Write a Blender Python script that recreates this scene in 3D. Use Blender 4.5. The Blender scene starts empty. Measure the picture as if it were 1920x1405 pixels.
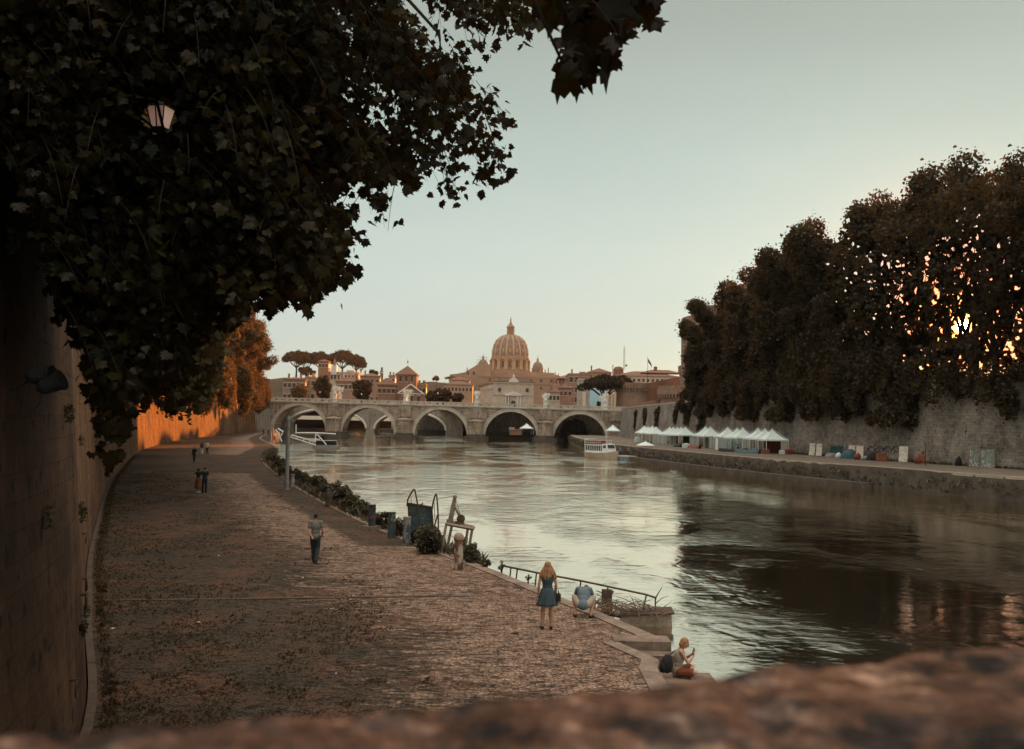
import bpy, math, random
import numpy as np
from mathutils import Vector, Matrix, noise
R = math.radians
rnd = random.Random(7)
C = bpy.context.scene.collection
SC = bpy.context.scene

# ------------------------------------------------------------------ camera
F_PX, CX, CY = 1790.0, 960.0, 702.5
CAMZ = 6.9
pitch = math.atan(87.5 / F_PX); roll = 0.02
_F = Vector((0, math.cos(pitch), math.sin(pitch)))
_U0 = Vector((0, -math.sin(pitch), math.cos(pitch))); _R0 = Vector((1, 0, 0))
_Rt = _R0 * math.cos(roll) + _U0 * math.sin(roll)
_Up = _U0 * math.cos(roll) - _R0 * math.sin(roll)
CAM = Vector((0, 0, CAMZ))
def ray(px, py): return _F + _Rt * ((px - CX) / F_PX) + _Up * ((CY - py) / F_PX)
def G(px, py, z):
    d = ray(px, py); t = (z - CAMZ) / d.z
    return CAM + d * t
def D(px, py, y):
    d = ray(px, py); return CAM + d * (y / d.y)
def proj(x, y, z):
    v = Vector((x, y, z)) - CAM; d = v.dot(_F)
    return CX + F_PX * v.dot(_Rt) / d, CY - F_PX * v.dot(_Up) / d
cd = bpy.data.cameras.new("camera"); cam = bpy.data.objects.new("camera", cd); C.objects.link(cam)
M3 = Matrix((_Rt, _Up, -_F)).transposed()
cam.matrix_world = Matrix.Translation(CAM) @ M3.to_4x4()
cd.sensor_width = 36; cd.lens = F_PX / 1920 * 36; cd.clip_start = 0.05; cd.clip_end = 9000
cd.dof.use_dof = True; cd.dof.focus_distance = 32; cd.dof.aperture_fstop = 3.0
SC.camera = cam

# ------------------------------------------------------------------ mesh helpers
class MB:
    def __init__(s): s.v = []; s.f = []; s.mi = []; s.m = 0; s.uv = None
    def add(s, vs, fs):
        o = len(s.v); s.v.extend([tuple(p) for p in vs])
        for f in fs: s.f.append(tuple(i + o for i in f)); s.mi.append(s.m)
        return s
    def box(s, c, d, rz=0, tilt=None):
        x, y, z = d[0]/2, d[1]/2, d[2]/2
        P = [Vector(p) for p in ((-x,-y,-z),(x,-y,-z),(x,y,-z),(-x,y,-z),(-x,-y,z),(x,-y,z),(x,y,z),(-x,y,z))]
        m = Matrix.Rotation(rz, 3, 'Z')
        if tilt: m = m @ Matrix.Rotation(tilt[1], 3, tilt[0])
        P = [m @ p + Vector(c) for p in P]
        return s.add(P, [(0,3,2,1),(4,5,6,7),(0,1,5,4),(1,2,6,5),(2,3,7,6),(3,0,4,7)])
    def tube(s, pts, r, n=8, cap=True):
        pts = [Vector(p) for p in pts]
        if not hasattr(r, '__len__'): r = [r] * len(pts)
        vs = []; fs = []; prev = None
        for i, p in enumerate(pts):
            t = (pts[min(i+1, len(pts)-1)] - pts[max(i-1, 0)])
            if t.length < 1e-9: t = Vector((0,0,1))
            t.normalize()
            a = prev if prev is not None else (Vector((0,0,1)) if abs(t.z) < .9 else Vector((1,0,0)))
            u = (a - t * a.dot(t))
            if u.length < 1e-6: u = t.orthogonal()
            u.normalize(); w = t.cross(u); prev = u
            for k in range(n):
                q = 2*math.pi*k/n; vs.append(p + (u*math.cos(q) + w*math.sin(q)) * r[i])
        for i in range(len(pts)-1):
            for k in range(n):
                k2 = (k+1) % n; fs.append((i*n+k, i*n+k2, (i+1)*n+k2, (i+1)*n+k))
        if cap:
            fs.append(tuple(range(n))[::-1]); fs.append(tuple((len(pts)-1)*n + k for k in range(n)))
        return s.add(vs, fs)
    def lathe(s, prof, c=(0,0,0), n=16, a0=0, cap=True, sx=1, sy=1):
        vs = []; fs = []
        for (r, z) in prof:
            for k in range(n):
                q = a0 + 2*math.pi*k/n; vs.append((c[0]+sx*r*math.cos(q), c[1]+sy*r*math.sin(q), c[2]+z))
        for i in range(len(prof)-1):
            for k in range(n):
                k2 = (k+1) % n; fs.append((i*n+k, i*n+k2, (i+1)*n+k2, (i+1)*n+k))
        if cap:
            if prof[0][0] > 1e-4: fs.append(tuple(range(n))[::-1])
            if prof[-1][0] > 1e-4: fs.append(tuple((len(prof)-1)*n+k for k in range(n)))
        return s.add(vs, fs)
    def ball(s, c, r, n=12, m=8, rot=None):
        if not hasattr(r, '__len__'): r = (r, r, r)
        c = Vector(c); vs = [c + _rt(rot, Vector((0,0,-r[2])))]
        for i in range(1, m):
            a = -math.pi/2 + math.pi*i/m
            for k in range(n):
                q = 2*math.pi*k/n
                vs.append(c + _rt(rot, Vector((r[0]*math.cos(a)*math.cos(q), r[1]*math.cos(a)*math.sin(q), r[2]*math.sin(a)))))
        vs.append(c + _rt(rot, Vector((0,0,r[2])))); fs = []
        for k in range(n): fs.append((0, 1+(k+1)%n, 1+k))
        for i in range(m-2):
            for k in range(n):
                k2 = (k+1)%n; b = 1+i*n; fs.append((b+k, b+k2, b+n+k2, b+n+k))
        t = len(vs)-1; b = 1+(m-2)*n
        for k in range(n): fs.append((b+k, b+(k+1)%n, t))
        return s.add(vs, fs)
    def prism(s, poly, z0, z1):           # poly: list (x,y) ccw
        n = len(poly); vs = [(x,y,z0) for x,y in poly] + [(x,y,z1) for x,y in poly]
        fs = [tuple(range(n))[::-1], tuple(range(n, 2*n))] + [(i,(i+1)%n,n+(i+1)%n,n+i) for i in range(n)]
        return s.add(vs, fs)
    def extrude_y(s, poly, y0, y1):       # poly: list (x,z), extruded along y
        n = len(poly); vs = [(x,y0,z) for x,z in poly] + [(x,y1,z) for x,z in poly]
        fs = [tuple(range(n)), tuple(range(n, 2*n))[::-1]] + [(i,n+i,n+(i+1)%n,(i+1)%n) for i in range(n)]
        return s.add(vs, fs)
    def hip(s, x0, x1, y0, y1, z, h, ridge=.5, ov=.5):
        x0 -= ov; x1 += ov; y0 -= ov; y1 += ov
        w, d = x1-x0, y1-y0
        if w >= d: k = d*.5*ridge*2; a = (x0+k, (y0+y1)/2, z+h); b = (x1-k, (y0+y1)/2, z+h)
        else: k = w*.5*ridge*2; a = ((x0+x1)/2, y0+k, z+h); b = ((x0+x1)/2, y1-k, z+h)
        vs = [(x0,y0,z),(x1,y0,z),(x1,y1,z),(x0,y1,z),(x0,y0,z+.25),(x1,y0,z+.25),(x1,y1,z+.25),(x0,y1,z+.25),a,b]
        if w >= d: fs = [(4,5,9,8),(6,7,8,9),(5,6,9),(7,4,8)]
        else: fs = [(4,5,8),(5,6,9,8),(6,7,9),(7,4,8,9)]
        return s.add(vs, fs + [(0,3,2,1),(0,1,5,4),(1,2,6,5),(2,3,7,6),(3,0,4,7)])
    def mesh(s, name, mats, smooth=False, uvs=None):
        me = bpy.data.meshes.new(name); me.from_pydata(s.v, [], s.f)
        if not isinstance(mats, (list, tuple)): mats = [mats]
        for m in mats:
            if m is not None: me.materials.append(m)
        if len(mats) > 1: me.polygons.foreach_set("material_index", s.mi)
        if smooth: me.polygons.foreach_set("use_smooth", [True]*len(me.polygons))
        if uvs is not None:
            ul = me.uv_layers.new(name="UVMap")
            li = np.empty(len(me.loops), dtype=np.int32); me.loops.foreach_get("vertex_index", li)
            ul.data.foreach_set("uv", np.asarray(uvs, dtype=np.float32)[li].ravel())
        me.update(); return me
    def build(s, name, mats, parent=None, smooth=False, uvs=None):
        return link(name, s.mesh(name, mats, smooth, uvs), parent)
def _rt(rot, v): return rot @ v if rot is not None else v
def link(name, me, parent=None):
    o = bpy.data.objects.new(name, me); C.objects.link(o)
    if parent is not None: o.parent = parent
    return o
def tag(o, label=None, cat=None, group=None, kind=None):
    if label: o['label'] = label
    if cat: o['category'] = cat
    if group: o['group'] = group
    if kind: o['kind'] = kind
    return o
def thing(name, label, cat, loc=(0,0,0), rz=0, group=None):
    o = bpy.data.objects.new(name, None); C.objects.link(o); o.empty_display_size = .2
    o.location = loc; o.rotation_euler = (0,0,rz); return tag(o, label, cat, group)
def kids(o): return list(o.children)
def dup(root, loc, rz=0, label=None, scale=None, group=None):
    r = root.copy(); C.objects.link(r); r.location = loc; r.rotation_euler = (0,0,rz)
    if label: r['label'] = label
    if group: r['group'] = group
    if scale: r.scale = scale if hasattr(scale, '__len__') else (scale,)*3
    for ch in kids(root):
        c = ch.copy(); C.objects.link(c); c.parent = r
        for g in kids(ch):
            d = g.copy(); C.objects.link(d); d.parent = c
    return r
def resample(pts, step, closed=False):
    """Catmull-Rom through 2-D points, then even steps (step may grow)."""
    P = [Vector((p[0], p[1])) for p in pts]; out = []
    for i in range(len(P)-1):
        p0 = P[max(i-1,0)]; p1 = P[i]; p2 = P[i+1]; p3 = P[min(i+2,len(P)-1)]
        n = max(2, int((p2-p1).length/step))
        for k in range(n):
            t = k/n
            out.append(.5*((2*p1)+(p2-p0)*t+(2*p0-5*p1+4*p2-p3)*t*t+(-p0+3*p1-3*p2+p3)*t*t*t))
    out.append(P[-1]); return out
def xaty(poly, y):
    for a, b in zip(poly, poly[1:]):
        if min(a.y,b.y) <= y <= max(a.y,b.y) and abs(b.y-a.y) > 1e-9:
            return a.x + (b.x-a.x)*(y-a.y)/(b.y-a.y)
    return poly[0].x if y < poly[0].y else poly[-1].x

# ------------------------------------------------------------------ materials
class NT:
    def __init__(s, name):
        s.m = bpy.data.materials.new(name); s.m.use_nodes = True; s.t = s.m.node_tree; s.n = s.t.nodes; s.n.clear()
        s.out = s.n.new('ShaderNodeOutputMaterial')
    def N(s, ty, **kw):
        n = s.n.new('ShaderNode' + ty)
        for k, v in kw.items():
            if k.startswith('_'): setattr(n, k[1:], v)
            else: s.S(n, k, v)
        return n
    def S(s, n, k, v):
        k2 = k.replace('_', ' ')
        inp = n.inputs[int(k[1:])] if (k[0] == 'i' and k[1:].isdigit()) else n.inputs[k2]
        if hasattr(v, 'is_output') or isinstance(v, bpy.types.NodeSocket): s.t.links.new(v, inp)
        else: inp.default_value = v
    def ramp(s, fac, stops, interp='LINEAR'):
        n = s.n.new('ShaderNodeValToRGB'); cr = n.color_ramp; cr.interpolation = interp
        while len(cr.elements) < len(stops): cr.elements.new(.5)
        for e, (p, c) in zip(cr.elements, stops):
            e.position = p; e.color = tuple(c) + (1,) if len(c) == 3 else c
        s.t.links.new(fac, n.inputs[0]); return n.outputs[0]
    def mix(s, fac, a, b, mode='MIX'):
        n = s.n.new('ShaderNodeMix'); n.data_type = 'RGBA'; n.blend_type = mode
        for i, v in ((0, fac), (6, a), (7, b)):
            if isinstance(v, bpy.types.NodeSocket): s.t.links.new(v, n.inputs[i])
            else: n.inputs[i].default_value = v if not (hasattr(v,'__len__') and len(v)==3) else tuple(v)+(1,)
        return n.outputs[2]
    def math(s, op, a, b=0.0, c=None):
        n = s.n.new('ShaderNodeMath'); n.operation = op
        for i, v in enumerate((a, b, c)):
            if v is None: continue
            if isinstance(v, bpy.types.NodeSocket): s.t.links.new(v, n.inputs[i])
            else: n.inputs[i].default_value = v
        return n.outputs[0]
    def noise(s, vec, scale, detail=4, rough=.55, dist=0):
        n = s.N('TexNoise', Scale=scale, Detail=detail, Roughness=rough, Distortion=dist)
        if vec is not None: s.t.links.new(vec, n.inputs['Vector'])
        return n.outputs[0]
    def pos(s, scale=(1,1,1)):
        g = s.N('NewGeometry').outputs['Position']
        m = s.N('Mapping', Vector=g, Scale=scale); return m.outputs[0]
    def obj(s, scale=(1,1,1)):
        g = s.N('TexCoord').outputs['Object']
        m = s.N('Mapping', Vector=g, Scale=scale); return m.outputs[0]
    def uv(s, scale=(1,1,1)):
        g = s.N('UVMap').outputs[0]
        return s.N('Mapping', Vector=g, Scale=scale).outputs[0]
    def bump(s, h, strength=.5, dist=.05):
        return s.N('Bump', Height=h, Strength=strength, Distance=dist).outputs[0]
    def done(s, color, rough=.8, normal=None, metal=0, spec=.3, **kw):
        b = s.N('BsdfPrincipled', Roughness=rough, Metallic=metal)
        s.S(b, 'Base_Color', color if isinstance(color, bpy.types.NodeSocket) else tuple(color)+(1,))
        b.inputs['Specular IOR Level'].default_value = spec
        if normal is not None: s.t.links.new(normal, b.inputs['Normal'])
        for k, v in kw.items(): s.S(b, k, v)
        s.t.links.new(b.outputs[0], s.out.inputs[0]); return s.m
def simple(name, col, rough=.7, var=.25, scale=3, metal=0, spec=.3, bump=0, coord='obj'):
    """one base colour broken up by two sizes of weathering noise"""
    t = NT(name); p = t.obj() if coord == 'obj' else t.pos()
    n1 = t.noise(p, scale, 5, .6); n2 = t.noise(p, scale*7, 3, .6)
    f = t.math('ADD', t.math('MULTIPLY', n1, .65), t.math('MULTIPLY', n2, .35))
    lo = tuple(c*(1-var) for c in col); hi = tuple(min(1, c*(1+var)) for c in col)
    c = t.ramp(f, [(.33, lo), (.67, hi)])
    nm = t.bump(f, .6, bump) if bump else None
    return t.done(c, rough, nm, metal, spec)
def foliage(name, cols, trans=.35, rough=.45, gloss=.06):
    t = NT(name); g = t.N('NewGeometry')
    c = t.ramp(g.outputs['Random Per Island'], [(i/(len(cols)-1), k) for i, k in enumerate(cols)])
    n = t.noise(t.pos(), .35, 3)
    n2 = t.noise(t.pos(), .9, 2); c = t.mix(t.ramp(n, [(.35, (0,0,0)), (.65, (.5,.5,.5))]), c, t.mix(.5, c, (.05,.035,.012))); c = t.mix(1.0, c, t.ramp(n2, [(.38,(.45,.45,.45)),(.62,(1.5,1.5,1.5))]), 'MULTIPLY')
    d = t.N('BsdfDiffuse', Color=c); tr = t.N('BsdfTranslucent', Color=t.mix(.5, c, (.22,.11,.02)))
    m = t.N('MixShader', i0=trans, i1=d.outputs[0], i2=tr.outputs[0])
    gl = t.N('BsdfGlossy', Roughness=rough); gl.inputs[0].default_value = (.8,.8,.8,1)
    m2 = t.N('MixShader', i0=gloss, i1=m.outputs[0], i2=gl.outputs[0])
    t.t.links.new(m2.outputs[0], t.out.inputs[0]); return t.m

MAT = {}
HAZE = 0.000035
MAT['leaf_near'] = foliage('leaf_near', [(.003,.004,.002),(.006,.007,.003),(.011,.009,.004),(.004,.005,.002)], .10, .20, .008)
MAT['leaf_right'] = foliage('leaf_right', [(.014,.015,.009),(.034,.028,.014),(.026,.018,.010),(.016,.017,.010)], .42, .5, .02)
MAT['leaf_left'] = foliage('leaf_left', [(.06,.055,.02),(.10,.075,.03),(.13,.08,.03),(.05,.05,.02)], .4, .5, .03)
MAT['leaf_pine'] = foliage('leaf_pine', [(.016,.018,.010),(.028,.026,.015),(.022,.02,.012)], .15, .6, .02)
MAT['leaf_shrub'] = foliage('leaf_shrub', [(.02,.03,.012),(.045,.05,.02),(.06,.05,.02)], .35, .5, .05)
MAT['grass'] = foliage('grass_blades', [(.024,.022,.011),(.05,.036,.018),(.075,.042,.02),(.02,.02,.011)], .25, .6, .02)
MAT['bark'] = simple('bark', (.035,.026,.02), .9, .45, 2.5, bump=.03)
MAT['dry_wood'] = simple('dry_wood', (.16,.11,.075), .85, .4, 6, bump=.01)

def mat_wall(name, c_lo, c_hi, streak=.6, bw=1.3, bh=.55, mort=.5, sx=1.2, mc=0.0, bj=.8, near_shade=None):
    t = NT(name); uv = t.uv()
    br = t.N('TexBrick', Vector=uv, Scale=1.0, Mortar_Size=.018, Mortar_Smooth=.4, Bias=0.0, Brick_Width=bw, Row_Height=bh)
    br.inputs['Color1'].default_value = (.35,.35,.35,1); br.inputs['Color2'].default_value = (.7,.7,.7,1); br.inputs['Mortar'].default_value = (mc,mc,mc,1)
    n1 = t.noise(uv, .25, 6, .6); n2 = t.noise(t.uv((sx,.22,1)), 1.0, 6, .7, .8); n3 = t.noise(uv, 5, 5, .7)
    f = t.math('ADD', t.math('MULTIPLY', n1, .4), t.math('MULTIPLY', n3, .35)); f = t.math('ADD', f, t.math('MULTIPLY', br.outputs[0], .25))
    c = t.ramp(f, [(.30, c_lo), (.62, c_hi)])
    st = t.ramp(n2, [(.42, (1,1,1)), (.62, (1-streak,)*3)])
    c = t.mix(1.0, c, st, 'MULTIPLY')
    pits = t.ramp(t.noise(uv, 2.6, 3, .5), [(.60, (1,1,1)), (.68, (.25,.22,.2))])
    c = t.mix(1.0, c, pits, 'MULTIPLY')
    c = t.mix(t.math('MULTIPLY', br.outputs['Fac'], t.math('MULTIPLY', n1, mort*2)), c, (.03,.024,.02))
    if near_shade is not None:      # shade over the near stretch, painted into the wall colour with a ragged edge
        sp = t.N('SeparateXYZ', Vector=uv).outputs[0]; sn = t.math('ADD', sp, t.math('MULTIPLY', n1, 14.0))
        c = t.mix(1.0, c, t.ramp(t.math('MULTIPLY', sn, 1/60.0), [(near_shade/60.0, (.34,.32,.32)), ((near_shade+14)/60.0, (1,1,1))]), 'MULTIPLY')
    h = t.math('ADD', t.math('MULTIPLY', n3, .6), t.math('MULTIPLY', br.outputs['Fac'], -bj))
    return t.done(c, .93, t.bump(h, 1.0, .05), spec=.15)
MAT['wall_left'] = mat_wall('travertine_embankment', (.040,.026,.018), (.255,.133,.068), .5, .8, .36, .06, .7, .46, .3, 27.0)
MAT['wall_right'] = mat_wall('overgrown_embankment', (.045,.038,.032), (.33,.285,.245), .4, .9, .4, .18, .5, .35, .4)
MAT['wall_far'] = mat_wall('pale_embankment', (.20,.17,.14), (.36,.32,.27), .4)
MAT['wall_ivy'] = mat_wall('ivied_embankment', (.13,.12,.10), (.38,.34,.28), .5)
MAT['bridge'] = mat_wall('bridge_travertine', (.15,.115,.088), (.45,.36,.28), .5, 1.6, .6)
MAT['bridge_trim'] = simple('bridge_trim_stone', (.40,.345,.285), .9, .3, .5, bump=.02)
MAT['bridge_dark'] = simple('wet_pier_stone', (.075,.062,.05), .8, .5, .6, bump=.05)
MAT['kerb'] = simple('kerb_stone', (.185,.138,.105), .85, .55, 1.8, bump=.02, coord='pos')
MAT['step'] = simple('step_stone', (.165,.122,.092), .85, .6, 1.7, bump=.02, coord='pos')
MAT['coping'] = simple('coping_stone', (.30,.25,.20), .9, .35, .8, bump=.02, coord='pos')
MAT['statue'] = simple('statue_marble', (.55,.52,.47), .7, .25, 1.5)
MAT['brick'] = simple('old_brick', (.22,.12,.08), .9, .25, .4)
MAT['brick2'] = simple('castle_brick', (.23,.14,.10), .9, .3, .3)
MAT['ochre'] = simple('ochre_plaster', (.33,.215,.135), .9, .28, .35)
MAT['pink'] = simple('pink_plaster', (.25,.155,.115), .9, .28, .35)
MAT['cream'] = simple('cream_plaster', (.40,.33,.26), .9, .25, .35)
MAT['blueish'] = simple('pale_blue_plaster', (.38,.58,.66), .8, .08, .3)
MAT['basilica'] = simple('basilica_travertine', (.225,.165,.125), .9, .2, .08)
MAT['basilica_pale'] = simple('basilica_trim', (.34,.26,.19), .9, .2, .08)
MAT['lead'] = simple('dome_lead', (.12,.105,.09), .7, .15, .06)
MAT['tiles'] = simple('roof_tiles', (.16,.085,.06), .9, .25, .4)
MAT['dark_roof'] = simple('dark_roof', (.07,.055,.045), .9, .25, .4)
MAT['window'] = simple('dark_window', (.035,.03,.028), .4, .2, 1)
MAT['window_frame'] = simple('pale_window_frame', (.5,.45,.38), .7, .1, 1)
MAT['fabric_white'] = simple('white_canvas', (.56,.66,.64), .8, .07, .6)
MAT['metal_white'] = simple('white_metal', (.62,.66,.64), .5, .12, 2)
MAT['metal_grey'] = simple('grey_metal', (.19,.19,.18), .55, .25, 3)
MAT['metal_dark'] = simple('dark_metal', (.02,.02,.02), .6, .3, 3, spec=.1)
MAT['rust'] = simple('rusty_steel', (.075,.045,.032), .75, .5, 6, bump=.004)
MAT['screen_panel'] = simple('side_panel_cloth', (.42,.42,.38), .85, .12, 1)
MAT['red'] = simple('faded_red', (.18,.045,.03), .7, .25, 2)
MAT['orange'] = simple('orange_plastic', (.22,.075,.04), .6, .2, 2)
MAT['blue'] = simple('blue_float', (.10,.22,.32), .5, .25, 2)
MAT['teal'] = simple('teal_paint', (.035,.09,.10), .6, .3, 2)
MAT['concrete'] = simple('weathered_concrete', (.20,.155,.12), .9, .55, 2, bump=.015)
MAT['glass_lamp'] = simple('frosted_lamp_glass', (.75,.55,.46), .35, .08, 4)
_b = [n for n in MAT['glass_lamp'].node_tree.nodes if n.type == 'BSDF_PRINCIPLED'][0]; _b.inputs['Emission Color'].default_value = (1,.58,.42,1); _b.inputs['Emission Strength'].default_value = .045
MAT['skin'] = simple('skin', (.40,.22,.15), .6, .1, 5)
MAT['boat_glass'] = simple('boat_glass', (.05,.06,.065), .12, .2, 1, spec=.6)
def posterm(name, a, b, sc):
    t = NT(name); n = t.noise(t.obj(), sc, 2, .5, 1.5)
    return t.done(t.ramp(n, [(.44, a), (.49, b), (.53, a), (.60, tuple(.6*q for q in a))], 'LINEAR'), .6)
MAT['poster_a'] = posterm('printed_board_pale', (.62,.58,.50), (.30,.27,.22), 1.9)
MAT['poster_b'] = posterm('printed_board_red', (.6,.52,.45), (.33,.16,.12), 1.5)
MAT['poster_c'] = posterm('printed_board_green', (.13,.15,.13), (.36,.36,.32), .9)
# ------------------------------------------------------------------ sun, sky
sd = ray(1805, 612).normalized()                      # towards the sun
sun_el = math.asin(sd.z); sun_az = math.atan2(sd.x, sd.y)   # clockwise from +Y
sl = bpy.data.lights.new("sun", 'SUN'); so = bpy.data.objects.new("sun", sl); C.objects.link(so)
sl.energy = 5.0; sl.angle = R(.5); sl.color = (1, .31, .05)
so.rotation_euler = (-sd).to_track_quat('-Z', 'Y').to_euler(); so.location = sd * 500
W = bpy.data.worlds.new("World"); SC.world = W; W.use_nodes = True
wt = W.node_tree; wt.nodes.clear()
def wn(ty): return wt.nodes.new('ShaderNode' + ty)
L = wt.links.new
sky = wn('TexSky'); sky.sky_type = 'NISHITA'; sky.sun_disc = False; sky.sun_elevation = sun_el; sky.sun_rotation = sun_az
sky.air_density = 1.0; sky.dust_density = .6; sky.ozone_density = 1.5
tc = wn('TexCoord'); sx = wn('SeparateXYZ'); L(tc.outputs['Generated'], sx.inputs[0])
rp = wn('ValToRGB'); cr = rp.color_ramp
stops = [(0.0, (.40,.32,.25)), (.02, (.69,.74,.67)), (.09, (.66,.77,.72)), (.18, (.68,.80,.71)), (.27, (.61,.73,.635)), (.40, (.48,.54,.44)), (.56, (.7,.66,.58)), (1.0, (3.4,2.95,2.5))]  # top stops, above the view, raised as added fill for bridge and ground
while len(cr.elements) < len(stops): cr.elements.new(.5)
for e, (p, c) in zip(cr.elements, stops): e.position = p; e.color = c + (1,)
L(sx.outputs[2], rp.inputs[0])
# thin uneven air: faint large streaks
mp = wn('Mapping'); mp.inputs['Scale'].default_value = (1.5, 1.5, 7); L(tc.outputs['Generated'], mp.inputs[0])
nz = wn('TexNoise'); nz.inputs['Scale'].default_value = 1.6; nz.inputs['Detail'].default_value = 4; L(mp.outputs[0], nz.inputs['Vector'])
nr = wn('ValToRGB'); nr.color_ramp.elements[0].position = .3; nr.color_ramp.elements[0].color = (.95,.955,.96,1); nr.color_ramp.elements[1].position = .7; nr.color_ramp.elements[1].color = (1.04,1.03,1.02,1); L(nz.outputs[0], nr.inputs[0])
mm = wn('Mix'); mm.data_type = 'RGBA'; mm.blend_type = 'MULTIPLY'; mm.inputs[0].default_value = 1; L(rp.outputs[0], mm.inputs[6]); L(nr.outputs[0], mm.inputs[7])
# added fill: sky behind the viewer scaled up to light faces turned this way
bk = wn('VectorMath'); bk.operation = 'DOT_PRODUCT'; L(tc.outputs['Generated'], bk.inputs[0]); bk.inputs[1].default_value = (-.35,-.92,.15)
def _m(op, a, b):
    n = wn('Math'); n.operation = op
    for i, v in enumerate((a, b)):
        if isinstance(v, bpy.types.NodeSocket): L(v, n.inputs[i])
        else: n.inputs[i].default_value = v
    return n.outputs[0]
bf = _m('ADD', _m('MULTIPLY', _m('MAXIMUM', bk.outputs['Value'], 0.0), .8), 1.0)
mb2 = wn('VectorMath'); mb2.operation = 'SCALE'; L(mm.outputs[2], mb2.inputs[0]); L(bf, mb2.inputs['Scale'])
bg1 = wn('Background'); tn = wn('Mix'); tn.data_type = 'RGBA'; tn.blend_type = 'MULTIPLY'; tn.inputs[0].default_value = 1; tn.inputs[7].default_value = (.09,.155,.20,1); L(sky.outputs[0], tn.inputs[6]); L(tn.outputs[2], bg1.inputs[0]); bg1.inputs[1].default_value = 0.05
bg2 = wn('Background'); L(mb2.outputs[0], bg2.inputs[0]); bg2.inputs[1].default_value = 0.290
gn = wn('VectorMath'); gn.operation = 'NORMALIZE'; L(tc.outputs['Generated'], gn.inputs[0])
gd = wn('VectorMath'); gd.operation = 'DOT_PRODUCT'; L(gn.outputs[0], gd.inputs[0]); gd.inputs[1].default_value = tuple(sd)
gf = _m('MULTIPLY', _m('POWER', _m('MAXIMUM', gd.outputs['Value'], 0.0), 330), .94)
gm = wn('Mix'); gm.data_type = 'RGBA'; L(gf, gm.inputs[0]); L(mb2.outputs[0], gm.inputs[6]); gm.inputs[7].default_value = (3.6,.60,.05,1); L(gm.outputs[2], bg2.inputs[0])
# the sun's disc and the warm aureole round it
nv = wn('VectorMath'); nv.operation = 'NORMALIZE'; L(tc.outputs['Generated'], nv.inputs[0])
dt = wn('VectorMath'); dt.operation = 'DOT_PRODUCT'; L(nv.outputs[0], dt.inputs[0]); dt.inputs[1].default_value = tuple(sd)
def wm(op, a, b):
    n = wn('Math'); n.operation = op
    for i, v in enumerate((a, b)):
        if isinstance(v, bpy.types.NodeSocket): L(v, n.inputs[i])
        else: n.inputs[i].default_value = v
    return n.outputs[0]
dotc = wm('MAXIMUM', dt.outputs['Value'], 0.0)
halo1 = wm('MULTIPLY', wm('POWER', dotc, 90), .05)
halo2 = wm('MULTIPLY', wm('POWER', dotc, 6000), 3.0)
disc = wm('MULTIPLY', wm('GREATER_THAN', dotc, math.cos(R(.34))), 80.0)
bh = wn('Background'); bh.inputs[0].default_value = (1,.30,.05,1); L(wm('ADD', halo1, halo2), bh.inputs[1])
bd = wn('Background'); bd.inputs[0].default_value = (1,.78,.45,1); L(disc, bd.inputs[1])
a1 = wn('AddShader'); a2 = wn('AddShader'); a3 = wn('AddShader'); wo = wn('OutputWorld')
L(bg1.outputs[0], a1.inputs[0]); L(bg2.outputs[0], a1.inputs[1]); L(bh.outputs[0], a2.inputs[0]); L(bd.outputs[0], a2.inputs[1])
L(a1.outputs[0], a3.inputs[0]); L(a2.outputs[0], a3.inputs[1]); L(a3.outputs[0], wo.inputs[0])
W.cycles.sampling_method = 'MANUAL'; W.cycles.sample_map_resolution = 1024
vs = SC.view_settings; vs.view_transform = 'Standard'; vs.look = 'None'; vs.exposure = 1.35; vs.gamma = 1
SC.cycles.max_bounces = 6; SC.cycles.transparent_max_bounces = 8; SC.cycles.sample_clamp_indirect = 4

# ------------------------------------------------------------------ the lie of the land
ZB, ZQ = 1.6, 2.4            # left bank, right quay above the water
g = lambda px, py, z: (G(px, py, z).x, G(px, py, z).y)
WL = [(-4.6,-6),(-4.65,3),(-5.0,8.5)] + [g(*p, ZB) for p in ((155,1365),(160,1150),(175,1000),(215,890),(269,843),(338,825),(407,817))] + [(-86,305),(-90,341)]
EL_far = [g(*p, ZB) for p in ((1130,1152),(1040,1117),(930,1072),(860,1046),(790,1020),(700,983),(640,955),(600,935),(560,912),(527,890),(503,872),(496,858),(502,848),(520,838))] + [(-60,230),(-76,300),(-86,345)]
WLr = resample(WL, 1.5)
ELr = resample([(3.75,24.0)] + EL_far, 1.0)
WR = [(125,30),(88,70),(75,88),(61,113),(52.5,138),(47,162),(41.8,195),(38.5,223),(36.5,280),(38.2,338)]
WRr = resample(WR, 2)
ER = [(112,20),(80,60),(66,78),g(1920,896,ZQ),g(1680,878.6,ZQ),g(1440,861,ZQ),g(1250,844,ZQ),(21.5,205),(19.5,250),(21,338),(24,420)]
ERr = resample(ER, 2)
def edge_near(y):            # river side of the left bank, incl. the stair notch
    if y <= 20.9: return 3.27
    if y <= 21.7: return 3.27 + .17*(y-20.9)/.8
    if y <= 23.4: return 3.44 - .79*(y-21.7)/1.7
    if y <= 24.0: return 3.72
    return xaty(ELr, y)

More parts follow.
